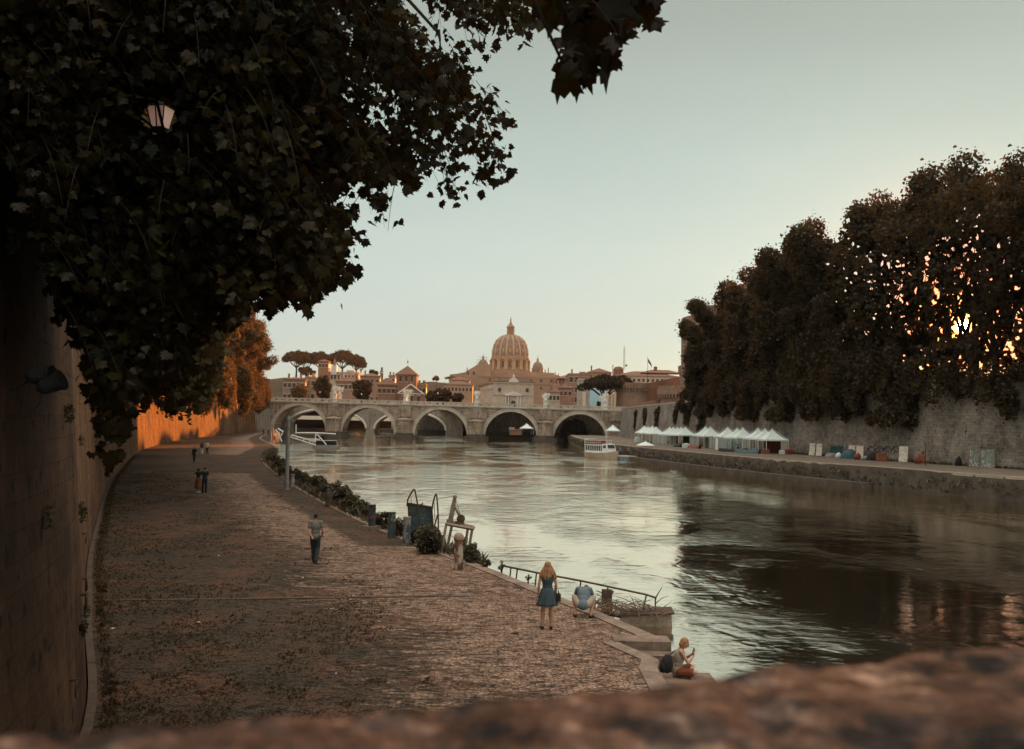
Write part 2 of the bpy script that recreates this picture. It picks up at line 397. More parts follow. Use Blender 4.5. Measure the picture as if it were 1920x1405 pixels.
# cobbles
def cobble():
    t = NT('mossy_cobbles'); p = t.pos()
    warp = t.N('VectorMath', _operation='ADD', i0=p, i1=t.N('VectorMath', _operation='SCALE', i0=t.N('TexNoise', Vector=p, Scale=1.4, Detail=2.0).outputs[1], Scale=.16).outputs[0]).outputs[0]
    vo = t.N('TexVoronoi', Vector=warp, Scale=8.5, Randomness=.9, _feature='DISTANCE_TO_EDGE', _voronoi_dimensions='2D')
    vc = t.N('TexVoronoi', Vector=warp, Scale=8.5, Randomness=.9, _feature='F1', _voronoi_dimensions='2D')
    gap = t.ramp(vo.outputs['Distance'], [(.0, (.42,.42,.42)), (.14, (1,1,1))])
    rnd_ = t.N('SeparateColor', i0=vc.outputs['Color']).outputs[0]
    n1 = t.noise(p, .16, 5, .6); n2 = t.noise(p, 1.1, 5, .65); n3 = t.noise(p, 9, 4, .7); n4 = t.noise(t.pos((.55,1.3,1)), 3.4, 4, .65)
    stone = t.ramp(rnd_, [(0, (.21,.135,.095)), (.5, (.32,.215,.152)), (1, (.43,.30,.22))])
    spots = t.ramp(t.noise(t.pos((.8,1.25,1)), 5.5, 4, .7, .8), [(.51, (1,1,1)), (.57, (.16,.13,.11))])
    stone = t.mix(t.ramp(n2, [(.38, (0,0,0)), (.68, (.6,.6,.6))]), stone, (.15,.10,.07))
    gapc = t.mix(n1, (.03,.026,.018), (.055,.035,.022))
    c = t.mix(gap, gapc, stone)
    # dirt, moss and leaf litter lying in clumps
    at = t.N('Attribute', _attribute_name='moss')
    ms = t.math('ADD', t.math('MULTIPLY', at.outputs['Fac'], .60), t.math('MULTIPLY', n1, .32))
    thr = t.math('ADD', t.math('ADD', ms, t.math('MULTIPLY', n4, .75)), t.math('MULTIPLY', n3, .25))
    cl = t.ramp(thr, [(.69, (0,0,0)), (.80, (1,1,1))])
    mossc = t.ramp(t.noise(p, .5, 4, .6), [(.35, (.026,.024,.014)), (.50, (.05,.034,.02)), (.62, (.095,.045,.023))])
    c = t.mix(t.math('MULTIPLY', cl, .88), c, mossc)
    c = t.mix(.85, c, spots, 'MULTIPLY')
    h = t.math('ADD', t.math('MULTIPLY', gap, .7), t.math('ADD', t.math('MULTIPLY', cl, .6), t.math('MULTIPLY', n3, .4)))
    return t.done(c, .88, t.bump(h, 1.0, .06), spec=.2)
MAT['cobble'] = cobble()
def dirt(name, a, b, sc=.5):
    t = NT(name); p = t.pos(); n = t.noise(p, sc, 6, .65); n2 = t.noise(p, sc*9, 4, .7)
    return t.done(t.ramp(t.math('ADD', t.math('MULTIPLY', n, .6), t.math('MULTIPLY', n2, .4)), [(.36, a), (.64, b)]), .92, t.bump(n2, .8, .05), spec=.15)
MAT['quay'] = dirt('quay_paving', (.08,.068,.052), (.19,.16,.125))
MAT['street'] = dirt('street_ground', (.08,.07,.06), (.16,.14,.11), .1)
MAT['hill'] = dirt('hill_scrub', (.025,.024,.014), (.06,.045,.028), .03)

# left bank surface (grid rows follow the wall and the river edge)
rows = []; y = -4.0
while y < 341: rows.append(y); y += .5 if y < 70 else 2.5
rows = sorted(set([r for r in rows if not 20.4 < r < 24.6] + [20.9,21.3,21.7,22.2,22.8,23.4,23.402,24.0,24.3]))
mb = MB(); NX = 14; moss = []
for y in rows:
    x0 = xaty(WLr, y); x1 = edge_near(y if y != 23.402 else 23.5)
    for k in range(NX+1):
        s = k/NX; x = x0 + (x1-x0)*s
        z = ZB + .03*noise.noise(Vector((x*.25, y*.25, 0)))*min(1, 6*s*(1-s)); mb.v.append((x, y, z)); moss.append(max(0, 1-s*1.35)**1.2 * (1.0 if y > 14 else .6) + (.5 if y > 40 and s > .8 else 0) + (.35 if 88 < y < 130 else 0))
    mb.v.append((x1, y, -1.5)); moss.append(0)
NR = NX+2
for i in range(len(rows)-1):
    for k in range(NX+1): mb.f.append((i*NR+k, i*NR+k+1, (i+1)*NR+k+1, (i+1)*NR+k)); mb.mi.append(1 if k == NX else 0)
o = mb.build('riverside_pavement', [MAT['cobble'], MAT['bridge_dark']], smooth=False); tag(o, kind='structure')
a = o.data.attributes.new('moss', 'FLOAT', 'POINT'); a.data.foreach_set('value', moss)

def strip(poly_in, width, z, side, name, mat, y0=-1e9, y1=1e9, thick=.16, joint=None):
    """a raised strip of stone along a polyline; side=+1 lies to the +x side"""
    mb = MB(); P = [p for p in poly_in if y0 <= p.y <= y1]
    for i in range(len(P)-1):
        a, b = P[i], P[i+1]; d = (b-a); L_ = d.length; d.normalize(); n = Vector((d.y, -d.x)) * side
        a2, b2 = a + n*width, b + n*width
        e = d*.006
        q = [a+e, b-e, b2-e, a2+e]
        if side < 0: q = q[::-1]
        zz = z + rnd.uniform(-.006, .006)
        mb.prism([(v.x, v.y) for v in q][::-1], zz-thick, zz)
    return tag(mb.build(name, mat), kind='structure')
strip(ELr, .42, ZB+.035, -1, 'kerb', MAT['kerb'], 24.0, 341)
mb = MB(); 
for (a, b) in (((2.87,4),(2.87,20.9)), ((2.87,20.9),(3.02,21.7)), ((3.02,21.7),(2.27,23.4))):
    n_ = max(1, int(math.dist(a,b)/1.2))
    for k in range(n_):
        p = [a[0]+(b[0]-a[0])*k/n_, a[1]+(b[1]-a[1])*k/n_]; q = [a[0]+(b[0]-a[0])*(k+1)/n_, a[1]+(b[1]-a[1])*(k+1)/n_]
        mb.prism([(p[0],p[1]+.004),(p[0]+.40,p[1]+.004),(q[0]+.40,q[1]-.004),(q[0],q[1]-.004)], ZB-.2, ZB+.03)
tag(mb.build('kerb', MAT['kerb']), kind='structure')
MAT['footing'] = simple('footing_stone', (.08,.055,.04), .9, .4, 1.6, bump=.02, coord='pos')
# low stone drain line crossing the bank
pa, pb = G(165,1127,ZB), G(880,1118,ZB)
mb = MB(); n_ = 12
for k in range(n_):
    a_ = pa.lerp(pb, k/n_); b_ = pa.lerp(pb, (k+1)/n_); w = .10
    mb.prism([(a_.x+.01,a_.y-w),(b_.x-.01,b_.y-w),(b_.x-.01,b_.y+w),(a_.x+.01,a_.y+w)], ZB-.1, ZB+.022+rnd.uniform(-.006,.006))
tag(mb.build('drain_kerb', MAT['footing']), kind='structure')
# footing along the wall
strip(WLr, .16, ZB+.03, 1, 'wall_footing', MAT['footing'], 4, 330)

# stair cut into the bank edge, going down towards the viewer
stair = thing('stone_steps', 'worn stone steps cut into the quay edge beside the sitting woman', 'steps', (3.3,22.5,0))
def st_box(name, x0, x1, y0, y1, z):
    m = MB(); m.box(((x0+x1)/2-3.3, (y0+y1)/2-22.5, (z-1.4)/2), (x1-x0, y1-y0, z+1.4)); return m.build(name, MAT['step'], stair)
st_box('landing', 2.60, 3.98, 23.36, 24.05, ZB+.045)
st_box('step', 2.60, 4.05, 22.85, 23.355, 1.43)
st_box('step', 2.60, 4.12, 22.62, 22.845, 1.27)
st_box('platform', 3.0, 4.75, 18.5, 22.615, 1.12)

# embankment walls: ribbon with batter, UV in metres
def ribbon(poly, z0, z1, nside, thick=1.2, batter=0.08):
    """nside=+1: the visible face looks to +x. z1 may be a function of the y coordinate."""
    mb = MB(); uv = []; s = 0; fz = z1 if callable(z1) else (lambda y: z1); K = 6
    for i, p in enumerate(poly):
        a = poly[max(i-1,0)]; b = poly[min(i+1,len(poly)-1)]; d = (b-a).normalized(); n = Vector((d.y,-d.x))*nside
        if i: s += (p-poly[i-1]).length
        zt = fz(p.y)
        for k in range(K+1):
            z = z0+(zt-z0)*k/K; q = p - n*batter*(z-z0); mb.v.append((q.x,q.y,z)); uv.append((s,z))
        q = p - n*(batter*(zt-z0)+thick); mb.v.append((q.x,q.y,zt)); uv.append((s,zt+thick)); mb.v.append((q.x,q.y,z0)); uv.append((s,zt+thick+zt-z0))
    n = K+3
    for i in range(len(poly)-1):
        for k in range(n-1): mb.f.append((i*n+k,(i+1)*n+k,(i+1)*n+k+1,i*n+k+1) if nside>0 else (i*n+k,i*n+k+1,(i+1)*n+k+1,(i+1)*n+k)); mb.mi.append(0)
    mb.f.append(tuple(range(n))); mb.f.append(tuple((len(poly)-1)*n+k for k in range(n))); mb.mi += [0,0]
    return mb, uv
def coping(poly, z0, fz, nside, batter, proud=.12, w=.7, h=.35, step=2):
    mb = MB(); P = []
    for i, p in enumerate(poly):
        a = poly[max(i-1,0)]; b = poly[min(i+1,len(poly)-1)]; d = (b-a).normalized(); n = Vector((d.y,-d.x))*nside
        zt = fz(p.y); q = p - n*batter*(zt-z0); P.append((q+n*proud, q-n*w, zt))
    for i in range(len(P)-1):
        a, b = P[i], P[i+1]
        vs = [(a[0].x,a[0].y,a[2]-h),(b[0].x,b[0].y,b[2]-h),(b[1].x,b[1].y,b[2]-h),(a[1].x,a[1].y,a[2]-h),(a[0].x,a[0].y,a[2]+.06),(b[0].x,b[0].y,b[2]+.06),(b[1].x,b[1].y,b[2]+.06),(a[1].x,a[1].y,a[2]+.06)]
        mb.add(vs, [(4,5,6,7),(0,1,5,4),(3,7,6,2),(0,3,2,1)])
    return mb
ZTL = 13.6
wl = thing('embankment_wall', 'tall curved embankment wall along the left bank, partly glowing orange in the sun', 'wall')
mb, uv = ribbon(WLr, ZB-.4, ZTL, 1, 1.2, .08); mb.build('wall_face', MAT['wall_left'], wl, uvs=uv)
coping(WLr, ZB-.4, lambda y: ZTL, 1, .08).build('coping', MAT['coping'], wl)
def ztr(y): return 13.7 if y < 130 else (13.7 - 1.5*min(1,(y-130)/90))
wr = thing('embankment_wall', 'long grey embankment wall behind the market tents on the right bank', 'wall')
mb, uv = ribbon(WRr, ZQ-.5, ztr, -1, 1.2, .10); mb.build('wall_face', MAT['wall_right'], wr, uvs=uv)
coping(WRr, ZQ-.5, ztr, -1, .10).build('coping', MAT['coping'], wr)
# right quay
mb = MB(); ys = [20]; 
while ys[-1] < 418: ys.append(ys[-1]+3)
for y in ys:
    x0 = xaty(ERr, y); x1 = xaty(WRr, min(y,338)) + .3
    mb.v += [(x0-.25,y,-1.5),(x0,y,ZQ)] + [(x0+(x1-x0)*k/5, y, ZQ) for k in (1,2,3,4,5)]
for i in range(len(ys)-1):
    for k in range(6): mb.f.append((i*7+k,i*7+k+1,(i+1)*7+k+1,(i+1)*7+k)); mb.mi.append(1 if k == 0 else 0)
tag(mb.build('quay', [MAT['quay'], MAT['bridge_dark']]), kind='structure')
strip(ERr, .55, ZQ+.06, 1, 'quay_kerb', MAT['coping'], 40, 336, .3)
# lower landing ledge at the foot of the quay (upstream of the pontoon)
strip(ERr, 1.6, .55, -1, 'quay_ledge', MAT['bridge_dark'], 112, 190, 1.2)

# water
def water():
    t = NT('river_water'); p = t.pos()
    big = t.noise(t.pos((1,.45,1)), .035, 4, .6, .6)
    med = t.noise(t.pos((1,.6,1)), .16, 4, .6, .4)
    w1 = t.noise(t.pos((.55,1.1,1)), .75, 3, .5, .7)
    w2 = t.noise(t.pos((.8,1.2,1)), 2.6, 4, .6, .5)
    w3 = t.noise(p, 9, 3, .55)
    mask = t.ramp(t.math('ADD', t.math('MULTIPLY', big, .6), t.math('MULTIPLY', med, .4)), [(.40, (.10,.10,.10)), (.49, (.42,.42,.42)), (.56, (1.7,1.7,1.7))])
    h = t.math('ADD', t.math('MULTIPLY', w1, .062), t.math('MULTIPLY', w2, .020))
    h = t.math('ADD', h, t.math('MULTIPLY', w3, .0030))
    h = t.math('MULTIPLY', h, mask)
    b = t.bump(h, 1.0, 1.0)
    d = t.N('BsdfPrincipled', Roughness=.05, IOR=1.333); d.inputs['Base Color'].default_value = (.035,.032,.022,1); t.t.links.new(b, d.inputs['Normal'])
    gl = t.N('BsdfGlossy', Roughness=.05); gl.inputs[0].default_value = (1.0,.92,.78,1); t.t.links.new(b, gl.inputs['Normal'])
    lw = t.N('LayerWeight', Blend=.5); t.t.links.new(b, lw.inputs['Normal'])
    m = t.N('MixShader', i0=t.ramp(lw.outputs['Facing'], [(.50,(0,0,0)),(.86,(.93,.93,.93))]), i1=d.outputs[0], i2=gl.outputs[0])
    t.t.links.new(m.outputs[0], t.out.inputs[0]); return t.m
MAT['water'] = water()
mb = MB(); mb.add([(-140,-40,0),(170,-40,0),(170,620,0),(-140,620,0)], [(0,1,2,3)])
tag(mb.build('river_water', MAT['water']), kind='structure')

# ground sheets at street level behind the walls, out to the horizon, plus the river bed
mb = MB(); ZS = 12.3
def off(poly, d, z0, z1f, nside, batter):   # back edge of a wall
    out = []
    for i, p in enumerate(poly):
        a = poly[max(i-1,0)]; b = poly[min(i+1,len(poly)-1)]; dd = (b-a).normalized(); n = Vector((dd.y,-dd.x))*nside
        out.append(p - n*(batter*(z1f(p.y)-z0)+d))
    return out
bl = off(WLr, .6, ZB-.4, lambda y: ZTL, 1, .08); br_ = off(WRr, .6, ZQ-.5, ztr, -1, .1)
def sheet(inner, xfar, z):
    n = len(inner); vs = [(p.x,p.y,z) for p in inner] + [(xfar,p.y,z) for p in inner]
    mb.add(vs, [(i,i+1,n+i+1,n+i) if xfar > 0 else (i,n+i,n+i+1,i+1) for i in range(n-1)])
sheet(bl, -2500, ZS); sheet(br_, 2500, ZS-.9)
mb.add([(-2500,-600,ZS),(-5.5,-600,ZS),(-5.5,-6,ZS),(-2500,-6,ZS)], [(0,1,2,3)])
mb.add([(130,-600,ZS-.9),(2500,-600,ZS-.9),(2500,30,ZS-.9),(130,30,ZS-.9)], [(0,1,2,3)])
FW = [(38.6,352),(36,400),(22,440),(-8,468),(-45,486),(-62,494)]      # far wall beyond the bridge
FWr = resample(FW, 4)
mb.add([(p.x+2,p.y+1,ZS-.9) for p in FWr[::-1]] + [(-62,3600,ZS-.9),(3600,3600,ZS-.9),(3600,338,ZS-.9),(41,338,ZS-.9)], [tuple(range(len(FWr)+4))])
mb.add([(-2500,341,ZS-.2),(-92,341,ZS-.2),(-105,460,ZS-.2),(-140,620,ZS-.2),(-64,620,ZS-.2),(-64,3600,ZS-.2),(-2500,3600,ZS-.2)], [(0,1,2,3,4,5,6)])
mb.add([(-3000,-800,-2),(3000,-800,-2),(3000,3600,-2),(-3000,3600,-2)], [(0,1,2,3)])
tag(mb.build('ground', MAT['street']), kind='structure')

# summer haze over the river: one closed box of thin even air
mb = MB(); mb.prism([(-2400,-500),(2400,-500),(2400,1500),(-2400,1500)], -3.0, 175)
o = mb.build('haze', None); o.data.materials.clear()
t = NT('haze_air'); pv = t.N('VolumePrincipled'); pv.inputs['Color'].default_value = (.92,.86,.80,1); pv.inputs['Density'].default_value = HAZE; pv.inputs['Anisotropy'].default_value = .45
t.t.links.new(pv.outputs[0], t.out.inputs['Volume']); o.data.materials.append(t.m); tag(o, 'thin warm evening haze', kind='stuff')
# ------------------------------------------------------------------ bridge
BY = 341.0; BD = 10.0
arches = [(-75.4, 11.0), (-50.9, 10.7), (-25.0, 10.6), (0.0, 10.3), (24.6, 9.9)]   # centre x, crown z
HS = 9.3
def btop(x): return 12.95 - (x+86)/125*.95           # deck / cornice level
bridge = thing('stone_bridge', 'long pale stone bridge of five round arches crossing the river', 'bridge', (0, BY, 0))
def arch_z(x):
    for cx, zc in arches:
        if abs(x-cx) < HS:
            rz = HS; return zc - rz + math.sqrt(max(0, rz*rz-(x-cx)**2))*1.0
    return -1.0
xs = set([-91.0, 41.0])
for cx, zc in arches:
    for k in range(33):
        xs.add(round(cx - HS*math.cos(math.pi*k/32), 4))
    xs.add(round(cx-HS-.001,4)); xs.add(round(cx+HS+.001,4))
x = -91.0
while x < 41: xs.add(x); x += 3
xs = sorted(xs); mb = MB(); uv = []
for x in xs:
    zt = btop(x)-1.0; zb = max(-1.0, arch_z(x)) if arch_z(x) > -1 else -1.0
    K = 5
    for yy in (0, BD):
        for k in range(K+1):
            z = zb + (zt-zb)*k/K; mb.v.append((x, yy, z)); uv.append((x+100, z))
n = 12
for i in range(len(xs)-1):
    for k in range(5):
        mb.f.append((i*n+k,(i+1)*n+k,(i+1)*n+k+1,i*n+k+1)); mb.f.append((i*n+6+k,i*n+6+k+1,(i+1)*n+6+k+1,(i+1)*n+6+k)); mb.mi += [0,0]
    mb.f.append((i*n,i*n+6,(i+1)*n+6,(i+1)*n)); mb.mi.append(0)          # soffit
    mb.f.append((i*n+5,(i+1)*n+5,(i+1)*n+11,i*n+11)); mb.mi.append(0)
mb.build('spandrel_wall', MAT['bridge'], bridge, uvs=uv)
for cx, zc in arches:
    mb = MB(); N_ = 40; vs = []
    cz = zc - HS
    for k in range(N_+1):
        q = math.pi*k/N_
        for r, yy in ((HS-.02, -.22), (HS+1.05, -.22), (HS+1.05, .05), (HS-.02, .05)):
            vs.append((cx - r*math.cos(q), yy, cz + r*math.sin(q)))
    fs = []
    for k in range(N_):
        a, b = k*4, k*4+4
        for j in range(4): fs.append((a+j, b+j, b+(j+1)%4, a+(j+1)%4)[::-1])
    mb.add(vs, fs)
    for k in range(N_+1):     # outer moulding
        pass
    r2 = HS+1.2
    mb.tube([(cx - r2*math.cos(math.pi*k/N_), -.2, cz + r2*math.sin(math.pi*k/N_)) for k in range(N_+1)], .13, 5)
    mb.build('arch_ring', MAT['bridge_trim'], bridge)
# string course + cornice + parapet follow the deck's slope
def slab(mb, x0, x1, y0, y1, dz0, dz1, f=btop):
    vs = [(x0,y0,f(x0)+dz0),(x1,y0,f(x1)+dz0),(x1,y1,f(x1)+dz0),(x0,y1,f(x0)+dz0),(x0,y0,f(x0)+dz1),(x1,y0,f(x1)+dz1),(x1,y1,f(x1)+dz1),(x0,y1,f(x0)+dz1)]
    mb.add(vs, [(0,3,2,1),(4,5,6,7),(0,1,5,4),(1,2,6,5),(2,3,7,6),(3,0,4,7)])
mb = MB(); slab(mb,-91,41,-.35,BD+.35,-1.0,-.7); slab(mb,-91,41,-.55,BD+.55,-.695,-.5); mb.build('cornice', MAT['bridge_trim'], bridge)
mb = MB()
for yy in (-.35, BD-.15):
    slab(mb,-91,41,yy,yy+.5,-.495,-.2); slab(mb,-91,41,yy-.06,yy+.56,.62,.85)
    x = -90.6; k = 0
    while x < 40.5:
        w = .75 if k % 2 else 1.3
        slab(mb, x, x+w, yy+.02, yy+.48, -.19, .615); x += w + 1.35; k += 1
mb.build('parapet', MAT['bridge_trim'], bridge)
mb = MB(); slab(mb,-91,41,.3,BD-.3,-.49,-.40); mb.build('deck', MAT['street'], bridge)
PX = [(arches[i][0]+arches[i+1][0])/2 for i in range(4)]
for cx in PX + [-88.0, 37.2]:
    w = 2.7
    end = cx in (-88.0, 37.2)
    mb = MB()
    slab(mb, cx-w+.5, cx+w-.5, -.75, -.02, -20, -1.02, lambda x, c=cx: btop(c)) if False else None
    zt = btop(cx)-1.0
    mb.prism([(cx-w+.55,-.62),(cx+w-.55,-.62),(cx+w-.55,-.02),(cx-w+.55,-.02)], 7.6, zt-.01)
    cws = []
    if not end:
        cw = MB(); cw.lathe([(2.7,-1.5),(2.7,6.3),(2.95,6.35),(2.95,6.8),(2.6,6.95),(.8,7.4),(0,7.45)], (cx,-.6,0), 20); cws.append(cw)
        cw = MB(); cw.lathe([(2.7,-1.5),(2.7,6.3),(2.95,6.35),(2.95,6.8),(2.3,7.0),(0,7.4)], (cx,BD+.6,0), 16); cws.append(cw)
    for nm_, b_ in [('pilaster', mb)] + [('cutwater', q) for q in cws]:
        p = b_.build(nm_, MAT['bridge'], bridge); me = p.data; ul = me.uv_layers.new(name='UVMap')
        for lp in me.loops:
            v = me.vertices[lp.vertex_index].co; ul.data[lp.index].uv = (v.x+v.y*.7, v.z)
    if not end:
        mb = MB(); poly = [(cx-4.3,0),(cx-3.4,-3.6),(cx,-6.4),(cx+3.4,-3.6),(cx+4.3,0),(cx+4.3,BD),(cx+3.2,BD+3.5),(cx,BD+6),(cx-3.2,BD+3.5),(cx-4.3,BD)]
        mb.prism(poly, -1.5, 1.15); mb.prism([((a-cx)*.82+cx, (b-5)*.86+5) for a, b in poly], 1.16, 2.0)
        mb.build('pier_footing', MAT['bridge_dark'], bridge)

# abutment on the left bank (pale) and right corner
ab = thing('bridge_abutment', 'pale battered abutment where the bridge meets the left bank', 'abutment', (-88,336,0))
mb = MB(); uvb = []
mb.prism([(-9,-1),(-2.5,-1),(2.3,3.2),(2.3,4.8),(-9,4.8)], 0, 11.2); pq = mb.build('abutment_wall', MAT['wall_far'], ab)
ul = pq.data.uv_layers.new(name='UVMap')
for lp in pq.data.loops:
    v = pq.data.vertices[lp.vertex_index].co; ul.data[lp.index].uv = (v.x+v.y, v.z)

# angels on the bridge
def angel():
    t = thing('angel_statue', 'x', 'statue')
    m = MB(); m.box((0,0,.55),(1.5,1.5,1.1)); m.box((0,0,1.2),(1.8,1.8,.18)); m.box((0,0,2.1),(1.15,1.15,1.6)); m.box((0,0,3.0),(1.5,1.5,.2)); m.build('pedestal', MAT['statue'], t)
    m = MB(); m.lathe([(.62,3.1),(.55,3.6),(.42,4.3),(.36,4.8),(.42,5.2),(.30,5.5),(.12,5.62),(.17,5.8),(.17,6.0),(.05,6.12)], (0,0,0), 10, sx=1, sy=.8)
    m.tube([(.3,0,5.3),(.75,-.2,4.9),(.55,-.5,5.3)], [.14,.11,.08], 6); m.tube([(-.3,0,5.3),(-.6,-.2,4.8),(-.3,-.4,4.6)], [.14,.11,.08], 6)
    m.build('figure', MAT['statue'], t, smooth=True)
    for s in (-1, 1):
        m = MB(); m.add([(s*.1,.25,5.3),(s*.6,.45,6.1),(s*1.15,.6,5.9),(s*1.2,.6,5.1),(s*.85,.55,4.2),(s*.3,.35,3.9),(s*.1,.37,5.3),(s*.6,.57,6.1),(s*1.15,.72,5.9),(s*1.2,.72,5.1),(s*.85,.67,4.2),(s*.3,.47,3.9)],
            [(0,1,2,3,4,5),(11,10,9,8,7,6)] + [(i,(i+1)%6,6+(i+1)%6,6+i) for i in range(6)]); m.build('wing', MAT['statue'], t)
    return t
an = angel(); first = True
alab = {0:'first', 1:'second', 2:'third', 3:'fourth', 4:'fifth'}
for side, yy in (('near', .1), ('far', BD-.1)):
    for i, cx in enumerate(PX + [33.5]):
        lab = f'pale winged statue on the {side} parapet of the bridge, {alab[i]} pier from the left'
        loc = (cx, BY+yy, btop(cx)-.5)
        if first: an.location = loc; an['label'] = lab; an['group'] = 'angel statues on the bridge'; first = False
        else: dup(an, loc, rnd.uniform(-.5,.5), lab, (1,1,rnd.uniform(.88,1.0)))

# second bridge far behind
b2 = thing('stone_bridge', 'distant pale bridge seen through the two left arches', 'bridge', (0,455,0))
mb = MB(); uv = []
def a2z(x):
    for cx, hw, zc in ((-88,19,10.8), (-48,17,10.4)):
        if abs(x-cx) < hw: return zc - 8.5 + 8.5*math.sqrt(max(0,1-((x-cx)/hw)**2))
    return -1
xs = sorted(set([round(-130+.9*k,3) for k in range(120)] + [-107.01,-106.99,-69.01,-68.99,-65.01,-64.99,-31.01,-30.99])); xs = [x for x in xs if x < -22]
for x in xs:
    zt = 11.6; zb = a2z(x)
    for yy in (0, 16):
        mb.v += [(x,yy,zb),(x,yy,zt)]; uv += [(x+200,zb),(x+200,zt)]
for i in range(len(xs)-1):
    a, b = i*4, i*4+4
    mb.f += [(a,b,b+1,a+1),(a+2,a+3,b+3,b+2),(a,a+2,b+2,b),(a+1,b+1,b+3,a+3)]; mb.mi += [0]*4
mb.build('arch_wall', MAT['wall_far'], b2, uvs=uv)
for cx, hw, zc in ((-88,19,10.8), (-48,17,10.4)):
    mb = MB(); P = [(cx-hw*math.cos(math.pi*k/30), -.15, zc-8.5+8.5*math.sin(math.pi*k/30)) for k in range(31)]
    mb.tube(P, .55, 6); mb.build('arch_ring', MAT['statue'], b2)

# far embankment beyond the bridge
wf = thing('embankment_wall', 'dark ivied embankment wall seen through the right arches of the bridge', 'wall')
mb, uv = ribbon(FWr[:-12], 0.3, lambda y: 11.6, -1, 1.2, .05); mb.build('wall_face', MAT['wall_ivy'], wf, uvs=uv)
wf2 = thing('embankment_wall', 'pale far embankment wall seen through the middle arch', 'wall')
mb, uv = ribbon(FWr[-13:], 0.3, lambda y: 11.6, -1, 1.2, .05); mb.build('wall_face', MAT['wall_far'], wf2, uvs=uv)
mb = MB(); P = FWr
for i in range(len(P)-1):
    a, b = P[i], P[i+1]; d = (b-a).normalized(); n = Vector((-d.y, d.x))
    q = [a, a+n*9, b+n*9, b]
    mb.prism([(v.x,v.y) for v in q], -1.4, 1.7+.0*i)
tag(mb.build('far_bank', MAT['bridge_dark']), kind='structure')

# ------------------------------------------------------------------ buildings
def win_mesh(w, h, arched=False):
    m = MB()
    if arched:
        P = [(-w/2,0),(w/2,0),(w/2,h-w/2)] + [(w/2*math.cos(math.pi*k/8), h-w/2+w/2*math.sin(math.pi*k/8)) for k in range(1,8)] + [(-w/2,h-w/2)]
        m.extrude_y(P, -.10, .05)
    else: m.box((0,-.02,h/2),(w,.14,h))
    m.m = 1; f = .16*max(w, .8)
    m.box((0,-.07,-.12),(w+.5,.26,.2)); m.box((0,-.07,h+.14),(w+.4,.2,.22))
    return m.mesh('window', [MAT['window'], MAT['window_frame']])
_wm = {}
def add_windows(parent, xs, zs, w, h, y, arched=False, rz=0):
    key = (w, h, arched)
    if key not in _wm: _wm[key] = win_mesh(w, h, arched)
    for x in xs:
        for z in zs:
            o = link('window', _wm[key], parent)
            if rz == 0: o.location = (x, y, z)
            else: o.location = (y, x, z); o.rotation_euler = (0,0,rz)
def bld(name, label, px0, px1, pyt, y, mat, roof='hip', rh=None, depth=None, roofmat='tiles', rows=2, cols=4, ww=1.2, wh=2.0, zb=None, cat='building', top0=.8, rz=0, chim=1, sidewin=True, lowz=None):
    zb = ZS-.9 if zb is None else zb
    p0 = D(px0, pyt, y); p1 = D(px1, pyt, y); w = p1.x-p0.x; zt = (p0.z+p1.z)/2; h = zt-zb
    if depth is None: depth = w*.8
    t = thing(name, label, cat, ((p0.x+p1.x)/2, y, zb), rz)
    m = MB(); m.box((0,depth/2,h/2),(w,depth,h)); m.box((0,depth/2,h-.35),(w+.5,depth+.5,.35)); m.box((0,depth/2,h*.52),(w+.16,depth+.16,.25)); m.build('wall', mat, t)
    rh = rh if rh is not None else w*.14
    m = MB()
    if roof == 'hip': m.hip(-w/2, w/2, 0, depth, h+.001, rh); rf = m.build('roof', MAT[roofmat], t)
    elif roof == 'gable':
        m.extrude_y([(-w/2-.5,h),(w/2+.5,h),(0,h+rh)], -.5, depth+.5); rf = m.build('roof', MAT[roofmat], t)
    else:
        m.box((0,depth/2,h+.25),(w+.3,depth+.3,.5)); m.box((w*.2,depth*.5,h+1.2),(w*.25,depth*.3,1.6)); rf = m.build('roof', mat, t)
    for k in range(chim):
        m = MB(); cx_ = (-.3+.55*k)*w; m.box((cx_,depth*.35,h+rh*.5+.6),(.8,.8,rh+1.6)); m.box((cx_,depth*.35,h+rh+1.45),(1.1,1.1,.2)); m.build('chimney', MAT['brick'], rf)
    lo = (lowz if lowz is not None else h*.30)
    zs = [lo + (h-wh-1.6-lo)*k/max(1,rows-1) for k in range(rows)] if rows > 1 else [h-wh-1.6]
    xw = [(-.5 + (k+.5)/cols)*w for k in range(cols)]
    if rows: add_windows(t, xw, zs, ww, wh, 0)
    if sidewin and rows:
        side = -1 if px0 > 960 else 1
        nn = max(2, int(depth/6)); add_windows(t, [depth*(k+.5)/nn for k in range(nn)], zs[-1:], ww, wh, side*w/2, rz=R(90)*side)
    return t
# left group
bld('apartment_building', 'reddish apartment house beside the left end of the bridge, behind lamp-lit trees', 531, 572, 712, 430, MAT['pink'], rows=2, cols=5, rh=1.2, chim=2)
bld('apartment_building', 'narrow orange-lit ochre house between dark trees left of the church', 573, 592, 708, 440, MAT['ochre'], 'flat', rows=2, cols=2)
bld('apartment_building', 'long brown house with stepped tiled roof under the pine hill', 630, 676, 716, 470, MAT['pink'], rows=1, cols=6, rh=2.6, chim=2)
bld('terrace_building', 'pale terrace building along the foot of the pine row', 612, 672, 699, 640, MAT['cream'], 'flat', rows=1, cols=9, chim=0, wh=3)
bld('apartment_building', 'brown flat-topped house below the small cypress', 676, 712, 706, 560, MAT['pink'], rh=2, rows=2, cols=4)
bld('apartment_building', 'red-roofed low house beside the gabled church', 708, 742, 722, 420, MAT['brick'], rh=3.2, rows=1, cols=4)
bld('apartment_building', 'small ochre house with roof terrace left of the square brick tower', 729, 741, 705, 500, MAT['ochre'], 'flat', rows=2, cols=2)
